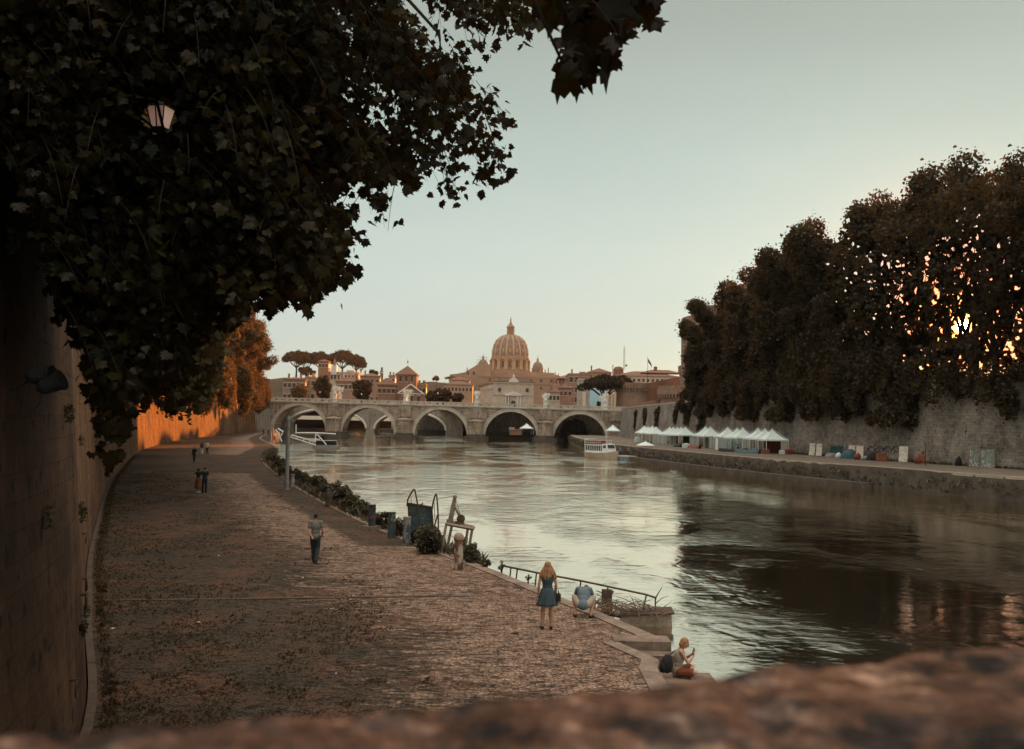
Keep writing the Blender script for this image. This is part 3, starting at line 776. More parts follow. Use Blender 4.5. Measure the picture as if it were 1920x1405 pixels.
bt = bld('brick_tower', 'square brick tower of the pine hill, pierced by rows of openings', 597, 616, 678, 620, MAT['brick'], rows=3, cols=3, ww=1.0, wh=2.2, rh=1.6, cat='tower', chim=0, roofmat='tiles', depth=7)
# church with square lantern tower
ct = bld('brick_church', 'brick church with a pyramid-roofed square tower and a gabled front behind the bridge', 743, 781, 703, 430, MAT['brick'], rows=0, rh=4.3, chim=0, depth=9)
add_windows(ct, [-2.6,0,2.6], [ (D(760,716,430).z-(ZS-.9)) ], .9, 3.0, 0, True)
m = MB(); zc = D(762,700,430).z-(ZS-.9)+4.3; m.tube([(0,4.5,zc),(0,4.5,zc+2.2)], .09, 5); m.ball((0,4.5,zc+1.0), .35, 8, 6); m.build('cross', MAT['metal_dark'], ct)
p0 = D(749,739,405); p1 = D(791,739,405); cxg = (p0.x+p1.x)/2-ct.location.x; wg = (p1.x-p0.x); hg = D(770,738,405).z-(ZS-.9); ag = D(767,722,405).z-(ZS-.9)
m = MB(); m.extrude_y([(cxg-wg/2,0),(cxg+wg/2,0),(cxg+wg/2,hg),(cxg,ag),(cxg-wg/2,hg)], -25, -8); m.build('gabled_front', MAT['brick'], ct)
m = MB()
for s in (-1,1): m.tube([(cxg,-25.1,ag+.2),(cxg+s*(wg/2+.6),-25.1,hg-.1)], .35, 4)
m.tube([(cxg-wg/2-.3,-25.1,hg-.2),(cxg+wg/2+.3,-25.1,hg-.2)], .22, 4); m.build('gable_moulding', MAT['window_frame'], ct)
m = MB()
for k in range(16):
    q = 2*math.pi*k/16; q2 = 2*math.pi*(k+1)/16; m.tube([(cxg+1.3*math.cos(q),-25.15,ag-3.4+1.3*math.sin(q)),(cxg+1.3*math.cos(q2),-25.15,ag-3.4+1.3*math.sin(q2))], .16, 4)
m.build('round_window', MAT['window_frame'], ct)
for k in (-.3,.05,.36): 
    add_windows(ct, [cxg+wg*k], [3.2], 1.1, 2.2, -25.05, True)
bld('apartment_building', 'thin yellow-lit house squeezed right of the church gable', 783, 799, 722, 440, MAT['ochre'], 'flat', rows=2, cols=2, chim=2)
bld('long_building', 'long low building with a brown tiled roof left of the arched hospital front', 832, 886, 722, 600, MAT['ochre'], rows=1, cols=8, rh=2.8, wh=2.5)
bld('apartment_building', 'terraced brown house on the slope behind the long low building', 842, 880, 713, 800, MAT['pink'], rows=1, cols=5, rh=3)

# hospital front facing the bridge
hp = thing('hospital_building', 'cream hospital with an arched doorway, hipped roof and a long receding side wing', 'building', (0,560,ZS-.9))
p0 = D(925,716,560); p1 = D(1001,716,560); w = p1.x-p0.x; cx_ = (p0.x+p1.x)/2; h = p0.z-(ZS-.9)
m = MB(); m.box((cx_,12,h/2),(w,24,h)); m.box((cx_,12,h-.5),(w+1.2,25,.5)); m.box((cx_,12,h-7.5),(w+.7,24.6,.5)); m.build('wall', MAT['cream'], hp)
m = MB()
for s in (-1,1):
    for q in (2.6, 4.2): m.box((cx_+s*q,-.35,(h-8)/2),(.8,.7,h-8)); m.box((cx_+s*q,-.4,h-8.2),(1.1,.8,.5))
m.box((cx_,-.5,h-7.6),(10.2,1,.7)); m.extrude_y([(cx_-5.4,h-7.2),(cx_+5.4,h-7.2),(cx_,h-5.4)], -.9, 0); m.build('portico', MAT['statue'], hp)
m = MB(); m.extrude_y([(cx_-1.4,2.0)] + [(cx_+1.4*1,2.0)] + [(cx_+1.4*math.cos(math.pi*k/8), 6.2+1.4*math.sin(math.pi*k/8)) for k in range(0,9)], -.16, .05); m.build('door', MAT['window'], hp)
m = MB(); m.hip(cx_-w/2,cx_+w/2,0,24,h+.01,3.6); m.build('roof', MAT['dark_roof'], hp)
m = MB(); m.extrude_y([(cx_-3,h),(cx_+3,h),(cx_+2.4,h+1.5),(cx_,h+3.2),(cx_-2.4,h+1.5)], -.6, .4); m.ball((cx_,0,h+3.6),(.6,.5,1.0),8,6); m.build('crest', MAT['statue'], hp)
add_windows(hp, [cx_-w*.34, cx_+w*.34], [2.0, h-5.8], 1.7, 2.4, 0)
# side wing, receding left
sw = 34; ang = math.atan2(12.0, 30)
m = MB()
xl = cx_-w/2; vs_ = [(xl,2),(xl,24),(xl-9.5,58),(xl-9.5-2,46)]
m.prism([(xl-.05,1.5),(xl-.05,20),(xl-7,52),(xl-9.5,44)][::1], 0, h-1.5); m.build('side_wing', MAT['cream'], hp)
m = MB(); m.prism([(xl+.3,.9),(xl+.3,20.6),(xl-7,52.6),(xl-10.1,44)][::1], h-1.49, h-.7); m.build('side_roof', MAT['tiles'], hp)
dv = Vector((-9.45,42.5)); Lw = dv.length; dvn = dv/Lw; rot = math.atan2(dvn.y, dvn.x)+math.pi
wmk = win_mesh(1.3, 3.6, True); wmk2 = win_mesh(1.1, 1.6)
for k in range(9):
    q = Vector((xl-.05,1.5)) + dvn*(Lw*(k+.5)/9)
    for mm_, z in ((wmk, 3.0), (wmk2, h-5.2)):
        o = link('window', mm_, hp); o.location = (q.x, q.y, z); o.rotation_euler = (0,0,rot)
# right group
bld('apartment_building', 'small pink house at the right foot of the basilica', 1048, 1073, 728, 470, MAT['pink'], rows=1, cols=3, rh=1.4)
bld('apartment_building', 'low cream house just right of the hospital', 1029, 1050, 736, 450, MAT['cream'], rows=1, cols=3, rh=1.5)
bld('palace_building', 'brown palace block with a flat roof left of the umbrella pine', 1066, 1108, 702, 540, MAT['pink'], 'flat', rows=3, cols=4, ww=1.8, wh=3, depth=30, chim=1)
bld('palace_building', 'wide cream building with shallow roof behind the umbrella pine', 1103, 1146, 699, 555, MAT['ochre'], rows=2, cols=4, rh=3, depth=30)
bb = bld('pale_building', 'cream house with a pale blue wall behind the trunk of the umbrella pine', 1086, 1142, 712, 430, MAT['cream'], 'flat', rows=0, cols=4, depth=14, chim=0)
m = MB(); q0 = D(1106,730,429); q1 = D(1141,730,429); m.box(((q0.x+q1.x)/2-bb.location.x,-.6,6.2),(q1.x-q0.x,1.1,q0.z-(ZS-.9)+1.0)); m.build('blue_wall', MAT['blueish'], bb)
m = MB(); m.box((-4.4,-.3,7),(1.4,.5,14)); m.build('pilaster', MAT['statue'], bb)
gb = bld('government_building', 'broad building with long shallow brown roof under the radio mast', 1150, 1272, 706, 620, MAT['cream'], rows=1, cols=14, rh=4.0, depth=30, ww=1.6, wh=2.0, chim=0)
hh = D(1210,706,620).z-(ZS-.9)
m = MB(); m.hip(-2,24,6,20,hh+2.6,2.5); m.lathe([(3.4,hh),(3.4,hh+5),(2.4,hh+6.4),(0,hh+6.9)], (-16.5,12,0), 14); m.lathe([(1.2,hh+4),(1.2,hh+7),(0,hh+7.5)], (8,12,0), 10); m.build('roof_drum', MAT['tiles'], gb)
p = D(1170,690,632)
mast = thing('lattice_mast', 'tall thin lattice radio mast standing on the roof drum', 'mast', (p.x,632,p.z))
m = MB(); H_ = D(1171,651,632).z - p.z
for s in range(3):
    q = 2*math.pi*s/3; m.tube([(.5*math.cos(q),.5*math.sin(q),-1.2),(.35*math.cos(q),.35*math.sin(q),H_)], .07, 4)
for k in range(14):
    z = H_*k/14; m.box((0,0,z),(1.5 if k > 3 else 1.1,.12,.12))
m.build('lattice', MAT['rust'], mast)
m = MB(); m.tube([(0,0,H_),(0,0,H_+2)], .06, 4); m.build('antenna', MAT['rust'], mast); m = MB(); m.ball((1.4,0,1.6),(.8,.3,.8),8,6); m.build('dish', MAT['metal_grey'], mast)
p = D(1149,702,560); m = MB(); m.tube([(0,0,-2),(0,0,5.2)], [.28,.2], 8); m.lathe([(.34,4.6),(.34,5.4)],(0,0,0),8); o = m.build('chimney_flue', MAT['brick'], None); o.location = p; tag(o, 'thin brick flue standing on the roof above the umbrella pine', 'chimney')

# ------------------------------------------------------------------ castle: outer bastions, curtain wall, tower, drum
def machic(m, cx, cy, r, z0, z1, n, a0, a1, proud=.9):
    """corbels under a projecting crown"""
    for k in range(n):
        q = a0+(a1-a0)*(k+.5)/n; x = cx+(r+proud*.5)*math.cos(q); y = cy+(r+proud*.5)*math.sin(q)
        m.box((x,y,(z0+z1)/2),(proud,.5,z1-z0),q)
ca = thing('castle', 'brick castle with round bastions and great drum half hidden by trees', 'castle', (0,0,ZS-.9))
zz = lambda px, py, y: D(px,py,y).z-(ZS-.9)
yb = 385
def bastion(px0, px1, pyt, pyc, y, nm='bastion'):
    p0 = D(px0,pyt,y); p1 = D(px1,pyt,y); r = (p1.x-p0.x)/2; cx_ = (p0.x+p1.x)/2; h = zz((px0+px1)/2,pyt,y); hc = zz((px0+px1)/2,pyc,y)
    m = MB(); m.lathe([(r*.93,-3),(r*.90,hc*.5),(r*.88,hc),(r*.88,h-.1)],(cx_,y+r,0),28)
    ring = [(r,hc+.8),(r,h-.9)]
    m.lathe([(r*.885,hc+.8),(r,hc+.8),(r,h-1.0),(r-.9,h-1.0),(r-.9,hc+.8)],(cx_,y+r,0),28,cap=False)
    machic(m, cx_, y+r, r*.88, hc-.4, hc+.8, int(r*2.6), math.pi, 2*math.pi, r*.12)
    for k in range(int(r*1.4)):
        if k % 2 == 0: continue
        q = math.pi*(k+.5)/int(r*1.4)+math.pi; q2 = q+math.pi/int(r*1.4)
        m.box((cx_+(r-.45)*math.cos(q), y+r+(r-.45)*math.sin(q), h-.45),(.9,r*math.pi/int(r*1.4)*1.5,1.1),q)
    return m.build(nm, MAT['brick2'], ca)
bastion(1156, 1222, 718, 731, yb)
p0 = D(1222,718,yb+8); p1 = D(1300,705,yb+40)
m = MB(); h0 = zz(1200,718,yb); h1 = zz(1280,704,yb+40)
a = D(1180,720,yb+8); b = D(1282,700,yb+45)
m.add([(a.x,a.y,0),(b.x,b.y,0),(b.x,b.y+3,0),(a.x,a.y+3,0),(a.x,a.y,h0-1.5),(b.x,b.y,h1),(b.x,b.y+3,h1),(a.x,a.y+3,h0-1.5)],[(0,3,2,1),(4,5,6,7),(0,1,5,4),(1,2,6,5),(2,3,7,6),(3,0,4,7)])
for k in range(16):
    f_ = (k+.5)/16; q = a.lerp(b, f_); m.box((q.x,q.y-.05,(h0-1.5)+(h1-h0+1.5)*f_-2.2),(.5,.6,1.2))
m.build('curtain_wall', MAT['brick2'], ca)
bastion(1241, 1345, 724, 744, 338, 'bastion')
m = MB(); q0 = D(1222,755,350); q1 = D(1245,735,352); m.add([(q0.x-4,q0.y,0),(q1.x+3,q1.y,0),(q1.x+3,q1.y+3,0),(q0.x-4,q0.y+3,0),(q0.x-4,q0.y,2.8),(q1.x+3,q1.y,6.2),(q1.x+3,q1.y+3,6.2),(q0.x-4,q0.y+3,2.8)],[(0,3,2,1),(4,5,6,7),(0,1,5,4),(1,2,6,5),(2,3,7,6),(3,0,4,7)]); m.build('ramp_wall', MAT['brick2'], ca)
p0 = D(1276,684,410); p1 = D(1303,684,410); w_ = p1.x-p0.x; h = zz(1290,684,410); xc = (p0.x+p1.x)/2
m = MB(); m.box((xc,413,h/2-1),(w_*.84,w_*.84,h-2)); m.box((xc,413,h-2.0),(w_,w_,3.2))
for k in range(6): m.box((xc-w_*.42+k*w_*.168,413-w_*.46,h-4.2),(.4,.5,1.2))
m.build('tower', MAT['brick2'], ca)
m = MB(); m.box((xc,413-w_*.43,h-8),(.9,.2,1.8)); m.build('window', MAT['window'], ca)
# the drum
yd = 352; xl = D(1307,600,yd).x; rr = 30; hd = zz(1312,580,yd); ht = zz(1330,570,yd)
m = MB(); m.lathe([(rr,-2),(rr,hd-6),(rr+.8,hd-5.6),(rr+.8,hd-4),(rr,hd-3.6),(rr,hd)],(xl+rr,yd+rr,0),64)
machic(m, xl+rr, yd+rr, rr, hd-6.5, hd-5.6, 90, math.pi*.7, 2*math.pi, .8); m.build('drum', MAT['brick2'], ca)
m = MB(); m.lathe([(rr-3.6,hd),(rr-3.6,ht+.4),(rr-3.2,ht+.6),(rr-3.2,ht+1.4)],(xl+rr,yd+rr,0),48); m.box((xl+rr,yd+rr,ht+5),(18,16,12)); m.build('upper_storey', MAT['brick2'], ca)
m = MB()
for k in range(5): m.box((xl+5+k*2.7, yd+rr-12+.0*k, ht+2.4),(.5,.5,1.9))
m.build('battlement', MAT['brick2'], ca)
for k in range(6):
    q = math.pi+.12+k*.16; o = link('window', win_mesh(1.2,2.2), ca); o.location = (xl+rr+(rr+.05)*math.cos(q), yd+rr+(rr+.05)*math.sin(q), hd-11); o.rotation_euler = (0,0,q+math.pi/2)
# flag
p = D(1214,720,yb+12); fl = thing('flag', 'flag on a tall thin pole above the round bastion', 'flag', p)
Hf = D(1214,671,yb+12).z-p.z; m = MB(); m.tube([(0,0,-2),(0,0,Hf)], [.12,.07], 6); m.ball((0,0,Hf),.16,8,6); m.build('pole', MAT['metal_dark'], fl)
m = MB(); NX_ = 8
for i in range(NX_+1):
    s = i/NX_; x = 1.55*s; yy = .25*math.sin(s*5); dz = -2.4*s**1.4
    m.v += [(x,yy,Hf-.3+dz),(x+.25,yy+.04,Hf-2.1+dz*.95)]
for i in range(NX_): m.f.append((2*i,2*i+1,2*i+3,2*i+2)); m.mi.append(0)
o = m.build('flag_cloth', simple('flag_cloth',(.16,.14,.12),.8,.4,2), fl); md = o.modifiers.new('s','SOLIDIFY'); md.thickness = .03

# hidden-row palaces further back, right of the castle: city blocks beyond the trees
bld('city_block', 'city block beyond the castle, showing only through gaps in the plane trees', 1420, 1560, 655, 420, MAT['ochre'], rows=4, cols=8, rh=3, depth=30, lowz=3)
# ------------------------------------------------------------------ basilica
BYS = 1350; ppm = F_PX/BYS
bx = D(956,690,BYS).x
bs = thing('basilica', 'great basilica with ribbed central dome and two small side domes', 'church', (bx,BYS,0))
Z = lambda py: D(956,py,BYS).z
BM = MAT['basilica']
m = MB(); m.lathe([(27.5,Z(697)),(27.5,Z(694)),(25.2,Z(693.5)),(25.2,Z(677)),(28.3,Z(676.6)),(28.6,Z(675)),(25.9,Z(674.6)),(25.9,Z(669.5)),(26.4,Z(669)),(25.6,Z(668))],(0,0,0),64); m.build('drum', BM, bs)
m = MB()
prof = []
z0, z1 = Z(668.6), Z(629); Hd = z1-z0
for k in range(19):
    a = k/18; prof.append((25.4*math.cos(a*math.pi/2*.865)**.86 if a < 1 else 5.6, z0+Hd*math.sin(a*math.pi/2*.93)/math.sin(math.pi/2*.93)))
prof[-1] = (5.6, z1)
m.lathe(prof,(0,0,0),96); m.build('dome', MAT['lead'], bs, smooth=True)
rib = MB()
rib.tube([(r*1.005,0,z) for r,z in prof], [1.15*(.45+.55*r/25.4) for r,z in prof], 6); rme = rib.mesh('rib', MAT['basilica_pale'])
for k in range(16):
    o = link('rib', rme, bs); o.rotation_euler = (0,0,2*math.pi*(k+.5)/16)
dm = MB()
for q, s in ((.12,1.0),(.34,.8),(.52,.6)):
    i = int(q*18); r, z = prof[i]; dm.box((r-.2,0,z+1.2),(1.9,1.8*s,2.6*s)); dm.tube([(r-1.2,0,z+2.6*s+.7),(r+.9,0,z+2.6*s+.6)],[1.1*s,1.0*s],6)
dme = dm.mesh('dormer', MAT['basilica_pale'])
for k in range(16): o = link('dormer', dme, bs); o.rotation_euler = (0,0,2*math.pi*k/16)
cm = MB(); zc0, zc1 = Z(693.5), Z(677)
cm.box((26.9,0,(zc0+zc1)/2),(3.0,1.2,zc1-zc0))
for s in (-1,1): cm.lathe([(.95,zc0),(.75,zc0+1),(.68,zc1-1),(1.0,zc1-.1)],(28.2,s*1.6,0),8)
cm.box((27.2,0,zc1-.2),(4,5.6,1.0)); cm.box((27.2,0,zc0-.6),(4,5.6,1.2))
cm.ball((26.6,0,Z(672.5)),(.9,1.1,1.4),6,5)
cme = cm.mesh('buttress', MAT['basilica_pale'])
for k in range(16): o = link('buttress', cme, bs); o.rotation_euler = (0,0,2*math.pi*(k+.5)/16)
wme = MB(); wme.box((25.3,0,(zc0+zc1)/2+.3),(.5,3.0,(zc1-zc0)*.62)); wme = wme.mesh('window', MAT['window'])
for k in range(16): o = link('window', wme, bs); o.rotation_euler = (0,0,2*math.pi*k/16)
m = MB()
zl = Z(629); zl2 = Z(613.5)
m.lathe([(6.6,zl-.4),(6.6,zl+1.4),(5.9,zl+1.6),(3.2,zl+1.7),(3.2,zl2-1.5),(5.6,zl2-1.2),(5.8,zl2-.2),(4.6,zl2+.2),(4.2,zl2+1.4),(2.9,zl2+3.2),(1.7,Z(606)),(.9,Z(602.5)),(.5,Z(601)),(.5,Z(600.6))],(0,0,0),16)
for k in range(16):
    q = 2*math.pi*k/16; m.tube([(4.9*math.cos(q),4.9*math.sin(q),zl+1.4),(4.9*math.cos(q),4.9*math.sin(q),zl2-1)], .5, 5)
    m.tube([(5.0*math.cos(q),5.0*math.sin(q),zl2-.2),(5.0*math.cos(q),5.0*math.sin(q),zl2+2.2)], [.45,.1], 5)
ln = m.build('lantern', BM, bs)
m = MB(); m.ball((0,0,Z(600)),1.25,10,8); m.box((0,0,Z(596.5)),(.35,.35,5.0)); m.box((0,0,Z(595.6)),(2.6,.35,.35)); m.build('cross', MAT['rust'], ln)
# small domes
def small_dome(px, pyt, pyb, hw, scaf=False):
    x = D(px,pyb,BYS-55).x - bx; y0 = -55; zt, zb_ = Z(pyt), Z(pyb); r = hw/ppm
    m = MB(); m.lathe([(r*1.15,zb_-9),(r*1.15,zb_-.8),(r*1.25,zb_-.5),(r*1.02,zb_)] + [(r*math.cos(a*math.pi/2*.93/9)**.9, zb_+(zt-zb_)*math.sin(a*math.pi/18)) for a in range(1,10)],(x,y0,0),32)
    for k in range(8):
        q = 2*math.pi*(k+.5)/8; P = [(x+1.02*r*math.cos(a*math.pi/2*.93/9)**.9*math.cos(q), y0+1.02*r*math.cos(a*math.pi/2*.93/9)**.9*math.sin(q), zb_+(zt-zb_)*math.sin(a*math.pi/18)) for a in range(0,10)]
        m.tube(P, .45, 5)
    o = m.build('side_dome', MAT['lead'], bs, smooth=False)
    m = MB(); m.lathe([(1.9,zt-.4),(1.9,zt+.4),(1.5,zt+.5),(1.5,zt+3),(2.0,zt+3.2),(1.6,zt+3.8),(.5,zt+5.6),(.3,zt+6.4)],(x,y0,0),10); m.ball((x,y0,zt+6.6),.5,6,5); m.box((x,y0,zt+8),(.25,.25,2.4)); m.box((x,y0,zt+8.3),(1.3,.2,.25)); m.build('side_lantern', BM, bs)
    if scaf:
        m = MB()
        for dx in (-7,-4,4,5): m.tube([(x+dx,y0-2,zb_-2),(x+dx,y0-2,zt+ (4 if abs(dx) < 6 else 0))], .14, 4)
        for k in range(3): m.tube([(x-12+3*k,y0-2,zb_+5+k*4),(x+5,y0-2,zb_+5+k*4)], .14, 4)
        m.build('scaffolding', MAT['rust'], bs)
small_dome(905.5, 681, 692.5, 9.2, True); small_dome(1008, 683, 694, 9.2)
# nave, facade and wings
m = MB()
hx = lambda px, yy=0: D(px,700,BYS+yy).x - bx
m.box(((hx(917)+hx(994))/2,0,Z(700)/2+8),(hx(994)-hx(917),60,Z(694)-16))
m.box(((hx(893)+hx(1020))/2,-55,(Z(703)+16)/2),(hx(1020)-hx(893),60,Z(703)-16)); m.build('nave', BM, bs)
m = MB(); x0, x1 = hx(900,-110), hx(1043,-110); zt = Z(713)
m.box(((x0+x1)/2,-110,(zt+16)/2),(x1-x0,18,zt-16)); m.box(((x0+x1)/2,-119.5,zt-.6),(x1-x0+3,1.5,1.4)); m.box(((x0+x1)/2,-119.3,zt-9.6),(x1-x0+2.4,1.2,1.2))
m.box((hx(1017,-110),-109,zt+2.5),(hx(1040,-110)-hx(996,-110),14,6))
for k in range(15): m.box((x0+(x1-x0)*(k+.5)/15,-119.4,(zt+16)/2),(1.6,1.0,zt-18))
m.build('facade', BM, bs)
add_windows(bs, [x0+(x1-x0)*(k+1)/7.5 for k in range(0,7)], [zt-7.5, zt-17], 3.0, 4.5, -119.2)
stm = MB(); stm.box((0,0,.4),(1.6,1.4,.8)); stm.lathe([(.9,.8),(.75,2.6),(.85,4.3),(.4,5.1),(.5,5.6),(.45,6.2),(.1,6.4)],(0,0,0),8); stm = stm.mesh('statue', BM)
for px_, dz in ((1022,5.6),(1028,5.6),(1033,.3),(1041,.3),(1036,.3),(1013,5.6)):
    o = link('statue', stm, bs); o.location = (hx(px_,-112),-112,zt+dz); o.scale = (.8,.8,.8 if px_ not in (1028,1041) else 1.15)
m = MB()   # left sloping transept mass with attic and statue
P = [(hx(872,-100),16),(hx(920,-100),16),(hx(920,-100),Z(693)),(hx(896,-100),Z(693)),(hx(890,-100),Z(697)),(hx(874,-100),Z(706)),(hx(872,-100),Z(708))]
m.extrude_y(P, -112, -90); m.build('transept', BM, bs)
add_windows(bs, [hx(889,-100), hx(878,-100)], [Z(712)], 3.2, 5, -112.1)
o = link('statue', stm, bs); o.location = (hx(876,-100),-101,Z(706)); o.scale = (.9,.9,.95)
m = MB(); P = [(hx(845,-80),16),(hx(876,-80),16),(hx(876,-80),Z(706)),(hx(858,-80),Z(709.5)),(hx(845,-80),Z(711))]; m.extrude_y(P, -100, -60); m.build('annex', BM, bs)
P = [(hx(1040,-60),16),(hx(1062,-60),16),(hx(1062,-60),Z(713)),(hx(1040,-60),Z(706))]; m = MB(); m.extrude_y(P, -80, -40); m.build('annex', BM, bs)
# palace behind, between basilica and brown block
bld('palace_building', 'dusky papal palace between the basilica and the brown block', 1040, 1080, 710, 1000, MAT['pink'], rows=2, cols=6, rh=4, depth=40, wh=4, ww=2)

# hills
def hill(px0, px1, y, hts, depth, name):
    m = MB(); nx = len(hts)*6; x0 = D(px0,700,y).x; x1 = D(px1,700,y).x; ny = 12
    for j in range(ny+1):
        v = j/ny; prof_ = math.sin(min(1, v*1.6)*math.pi/2) if v < .625 else math.cos((v-.625)/.375*math.pi/2)
        for i in range(nx+1):
            u = i/nx*(len(hts)-1); a = int(min(u, len(hts)-2)); f_ = u-a; f_ = f_*f_*(3-2*f_)
            hpy = hts[a]*(1-f_)+hts[a+1]*f_; px = px0+(px1-px0)*i/nx
            z = (D(px,hpy,y).z-ZS)*max(0,prof_) + ZS-1.5 + noise.noise(Vector((i*.4,j*.5,y)))*1.5
            m.v.append((x0+(x1-x0)*i/nx, y-depth*.6+depth*v*1.2-.0, z))
    for j in range(ny):
        for i in range(nx): a = j*(nx+1)+i; m.f.append((a,a+1,a+nx+2,a+nx+1)); m.mi.append(0)
    tag(m.build(name, MAT['hill'], smooth=True), kind='structure')
hill(380, 735, 850, [712,708,706,704,702,703,708,716], 260, 'hill')
hill(735, 900, 1150, [722,714,711,713,717,722], 300, 'hill')
# ------------------------------------------------------------------ foliage generators
def arr_mesh(name, V, Fn, mat):
    """V (N,3); Fn (M,k) indices"""
    me = bpy.data.meshes.new(name); M_, k = Fn.shape
    me.vertices.add(len(V)); me.vertices.foreach_set('co', V.astype(np.float32).ravel())
    me.loops.add(M_*k); me.loops.foreach_set('vertex_index', Fn.astype(np.int32).ravel())
    me.polygons.add(M_); me.polygons.foreach_set('loop_start', np.arange(0, M_*k, k, dtype=np.int32))
    me.materials.append(mat); me.update(calc_edges=True); return me
def frames(rng, n, out=None, bias=0.6):
    d = rng.normal(size=(n,3)); 
    if out is not None: d = d + out*bias*1.8
    d /= np.linalg.norm(d, axis=1)[:,None]
    a = rng.normal(size=(n,3)); a -= d*(a*d).sum(1)[:,None]; a /= np.linalg.norm(a,axis=1)[:,None]
    return d, a, np.cross(d, a)
def cloud_mesh(name, blobs, per, size, mat, seed=1, hollow=.45, flat=1.0):
    """leaf clumps: small bent pointed faces spread through each blob (cx,cy,cz,rx,ry,rz)"""
    rng = np.random.default_rng(seed); B = np.array(blobs, dtype=float)
    vol = (B[:,3]*B[:,4]*B[:,5])**(2/3); w = vol/vol.mean(); cnt = np.maximum(20, (per*w)).astype(int)
    idx = np.repeat(np.arange(len(B)), cnt); n = len(idx)
    o = rng.normal(size=(n,3)); o /= np.linalg.norm(o,axis=1)[:,None]
    r = hollow + (1.0-hollow)*rng.random(n)**.6 + .28*np.abs(rng.normal(size=n))*(rng.random(n) < .5)
    P = B[idx,:3] + o*r[:,None]*B[idx,3:6]
    nrm, a, b = frames(rng, n, o, .45)
    s = size*(.55+.9*rng.random(n))
    # pointed leaf-clump: 5 points, folded
    shp = np.array([(-.5,-.1,0),(.05,-.45,.12),(.62,.02,-.10),(.10,.42,.10),(-.35,.30,-.05)])
    V = (P[:,None,:] + s[:,None,None]*(shp[None,:,0:1]*a[:,None,:] + shp[None,:,1:2]*b[:,None,:] + shp[None,:,2:3]*nrm[:,None,:])).reshape(-1,3)
    F_ = np.arange(n*5).reshape(n,5)
    return arr_mesh(name, V, F_, mat)
def limb_mb(mb, p, d, L_, r, rng, depth=0, ends=None):
    """one tapering, wandering limb; forks"""
    pts = [Vector(p)]; rs = [r]; d = Vector(d).normalized(); n = 6
    for k in range(n):
        d = (d + Vector((rng.uniform(-.22,.22), rng.uniform(-.22,.22), rng.uniform(-.08,.20)))).normalized()
        pts.append(pts[-1] + d*L_/n); rs.append(r*(1-.6*(k+1)/n))
    mb.tube(pts, rs, 7)
    if ends is not None: ends.append(pts[-1]); ends.append(pts[-3])
    if depth > 0:
        for k in (2, 4, 6):
            dd = (d + Vector((rng.uniform(-1,1), rng.uniform(-1,1), rng.uniform(-.3,.5)))).normalized()
            limb_mb(mb, pts[k], dd, L_*.55, rs[k]*.6, rng, depth-1, ends)

# ---- plane trees of the right bank. Local frame: -x is the river side, z=0 street level
def plane_proto(seed, H, nb, per, size, mat, curtain=1.0, rad=7.5, gapz=None, name='plane_tree'):
    r_ = random.Random(seed); t = thing(name, 'x', 'tree')
    mb = MB(); ends = []
    mb.tube([(0,0,-.5),(.1,.05,2),(0,.2,H*.22)], [.62,.48,.42], 10)
    for k in range(6):
        q = 2*math.pi*k/6 + r_.uniform(-.3,.3); limb_mb(mb, (0,.2,H*(.16+.012*k)), (math.cos(q)*.55,math.sin(q)*.55,1), H*.62, .27, r_, 1, ends)
    mb.build('trunk', MAT['bark'], t)
    bl = []
    for e in ends: bl.append((e.x, e.y, e.z, 1.9, 1.9, 1.7))
    tries = 0
    while len(bl) < nb and tries < 5000:
        tries += 1
        u = r_.uniform(-1,1); v = r_.uniform(-1,1); w = r_.uniform(-1,1); rr_ = u*u+v*v+abs(w)**3.6
        if rr_ > 1 or rr_ < .28: continue
        z = H*.56 + w*H*.42; k = 1.0 - .12*max(0,w)
        if gapz and gapz[0] < z < gapz[1] and r_.random() < gapz[2]: continue
        s = r_.uniform(1.2,2.5); bl.append((u*rad*k, v*rad*k, z, s, s, s*r_.uniform(.8,1.2)))
    for k in range(int(46*curtain)):      # boughs hanging over the wall to the river
        y = r_.uniform(-rad*.85, rad*.85); q = r_.random()
        z = H*.34 - q*(H*.34+2.6)*r_.uniform(.7,1.12); x = -rad*.62 - 2.2*math.sin(q*2.2) + r_.uniform(-1.0,1.2)
        s = r_.uniform(.9,1.7)*(1-.3*q); bl.append((x, y, z, s*.9, s, s*1.35))
    for k in range(int(nb*.9)):           # small outer sprays that roughen the outline
        q = r_.uniform(0, 2*math.pi); w = r_.uniform(-.5,1); cr_ = math.sqrt(max(.02,1-abs(w)**3.6*.97))*(1-.1*max(0,w))*(1 if r_.random()<.6 else r_.random())
        s = r_.uniform(.5,1.0); bl.append((rad*1.05*cr_*math.cos(q), rad*1.05*cr_*math.sin(q), H*.56+w*H*.47, s, s, s))
    link('crown', cloud_mesh('crown', bl, per, size, mat, seed), t); return t
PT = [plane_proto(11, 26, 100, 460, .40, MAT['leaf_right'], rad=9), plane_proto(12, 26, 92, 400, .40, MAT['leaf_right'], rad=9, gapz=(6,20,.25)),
      plane_proto(13, 26, 84, 230, .40, MAT['leaf_right'], curtain=.6, rad=9, gapz=(3,17,.45))]
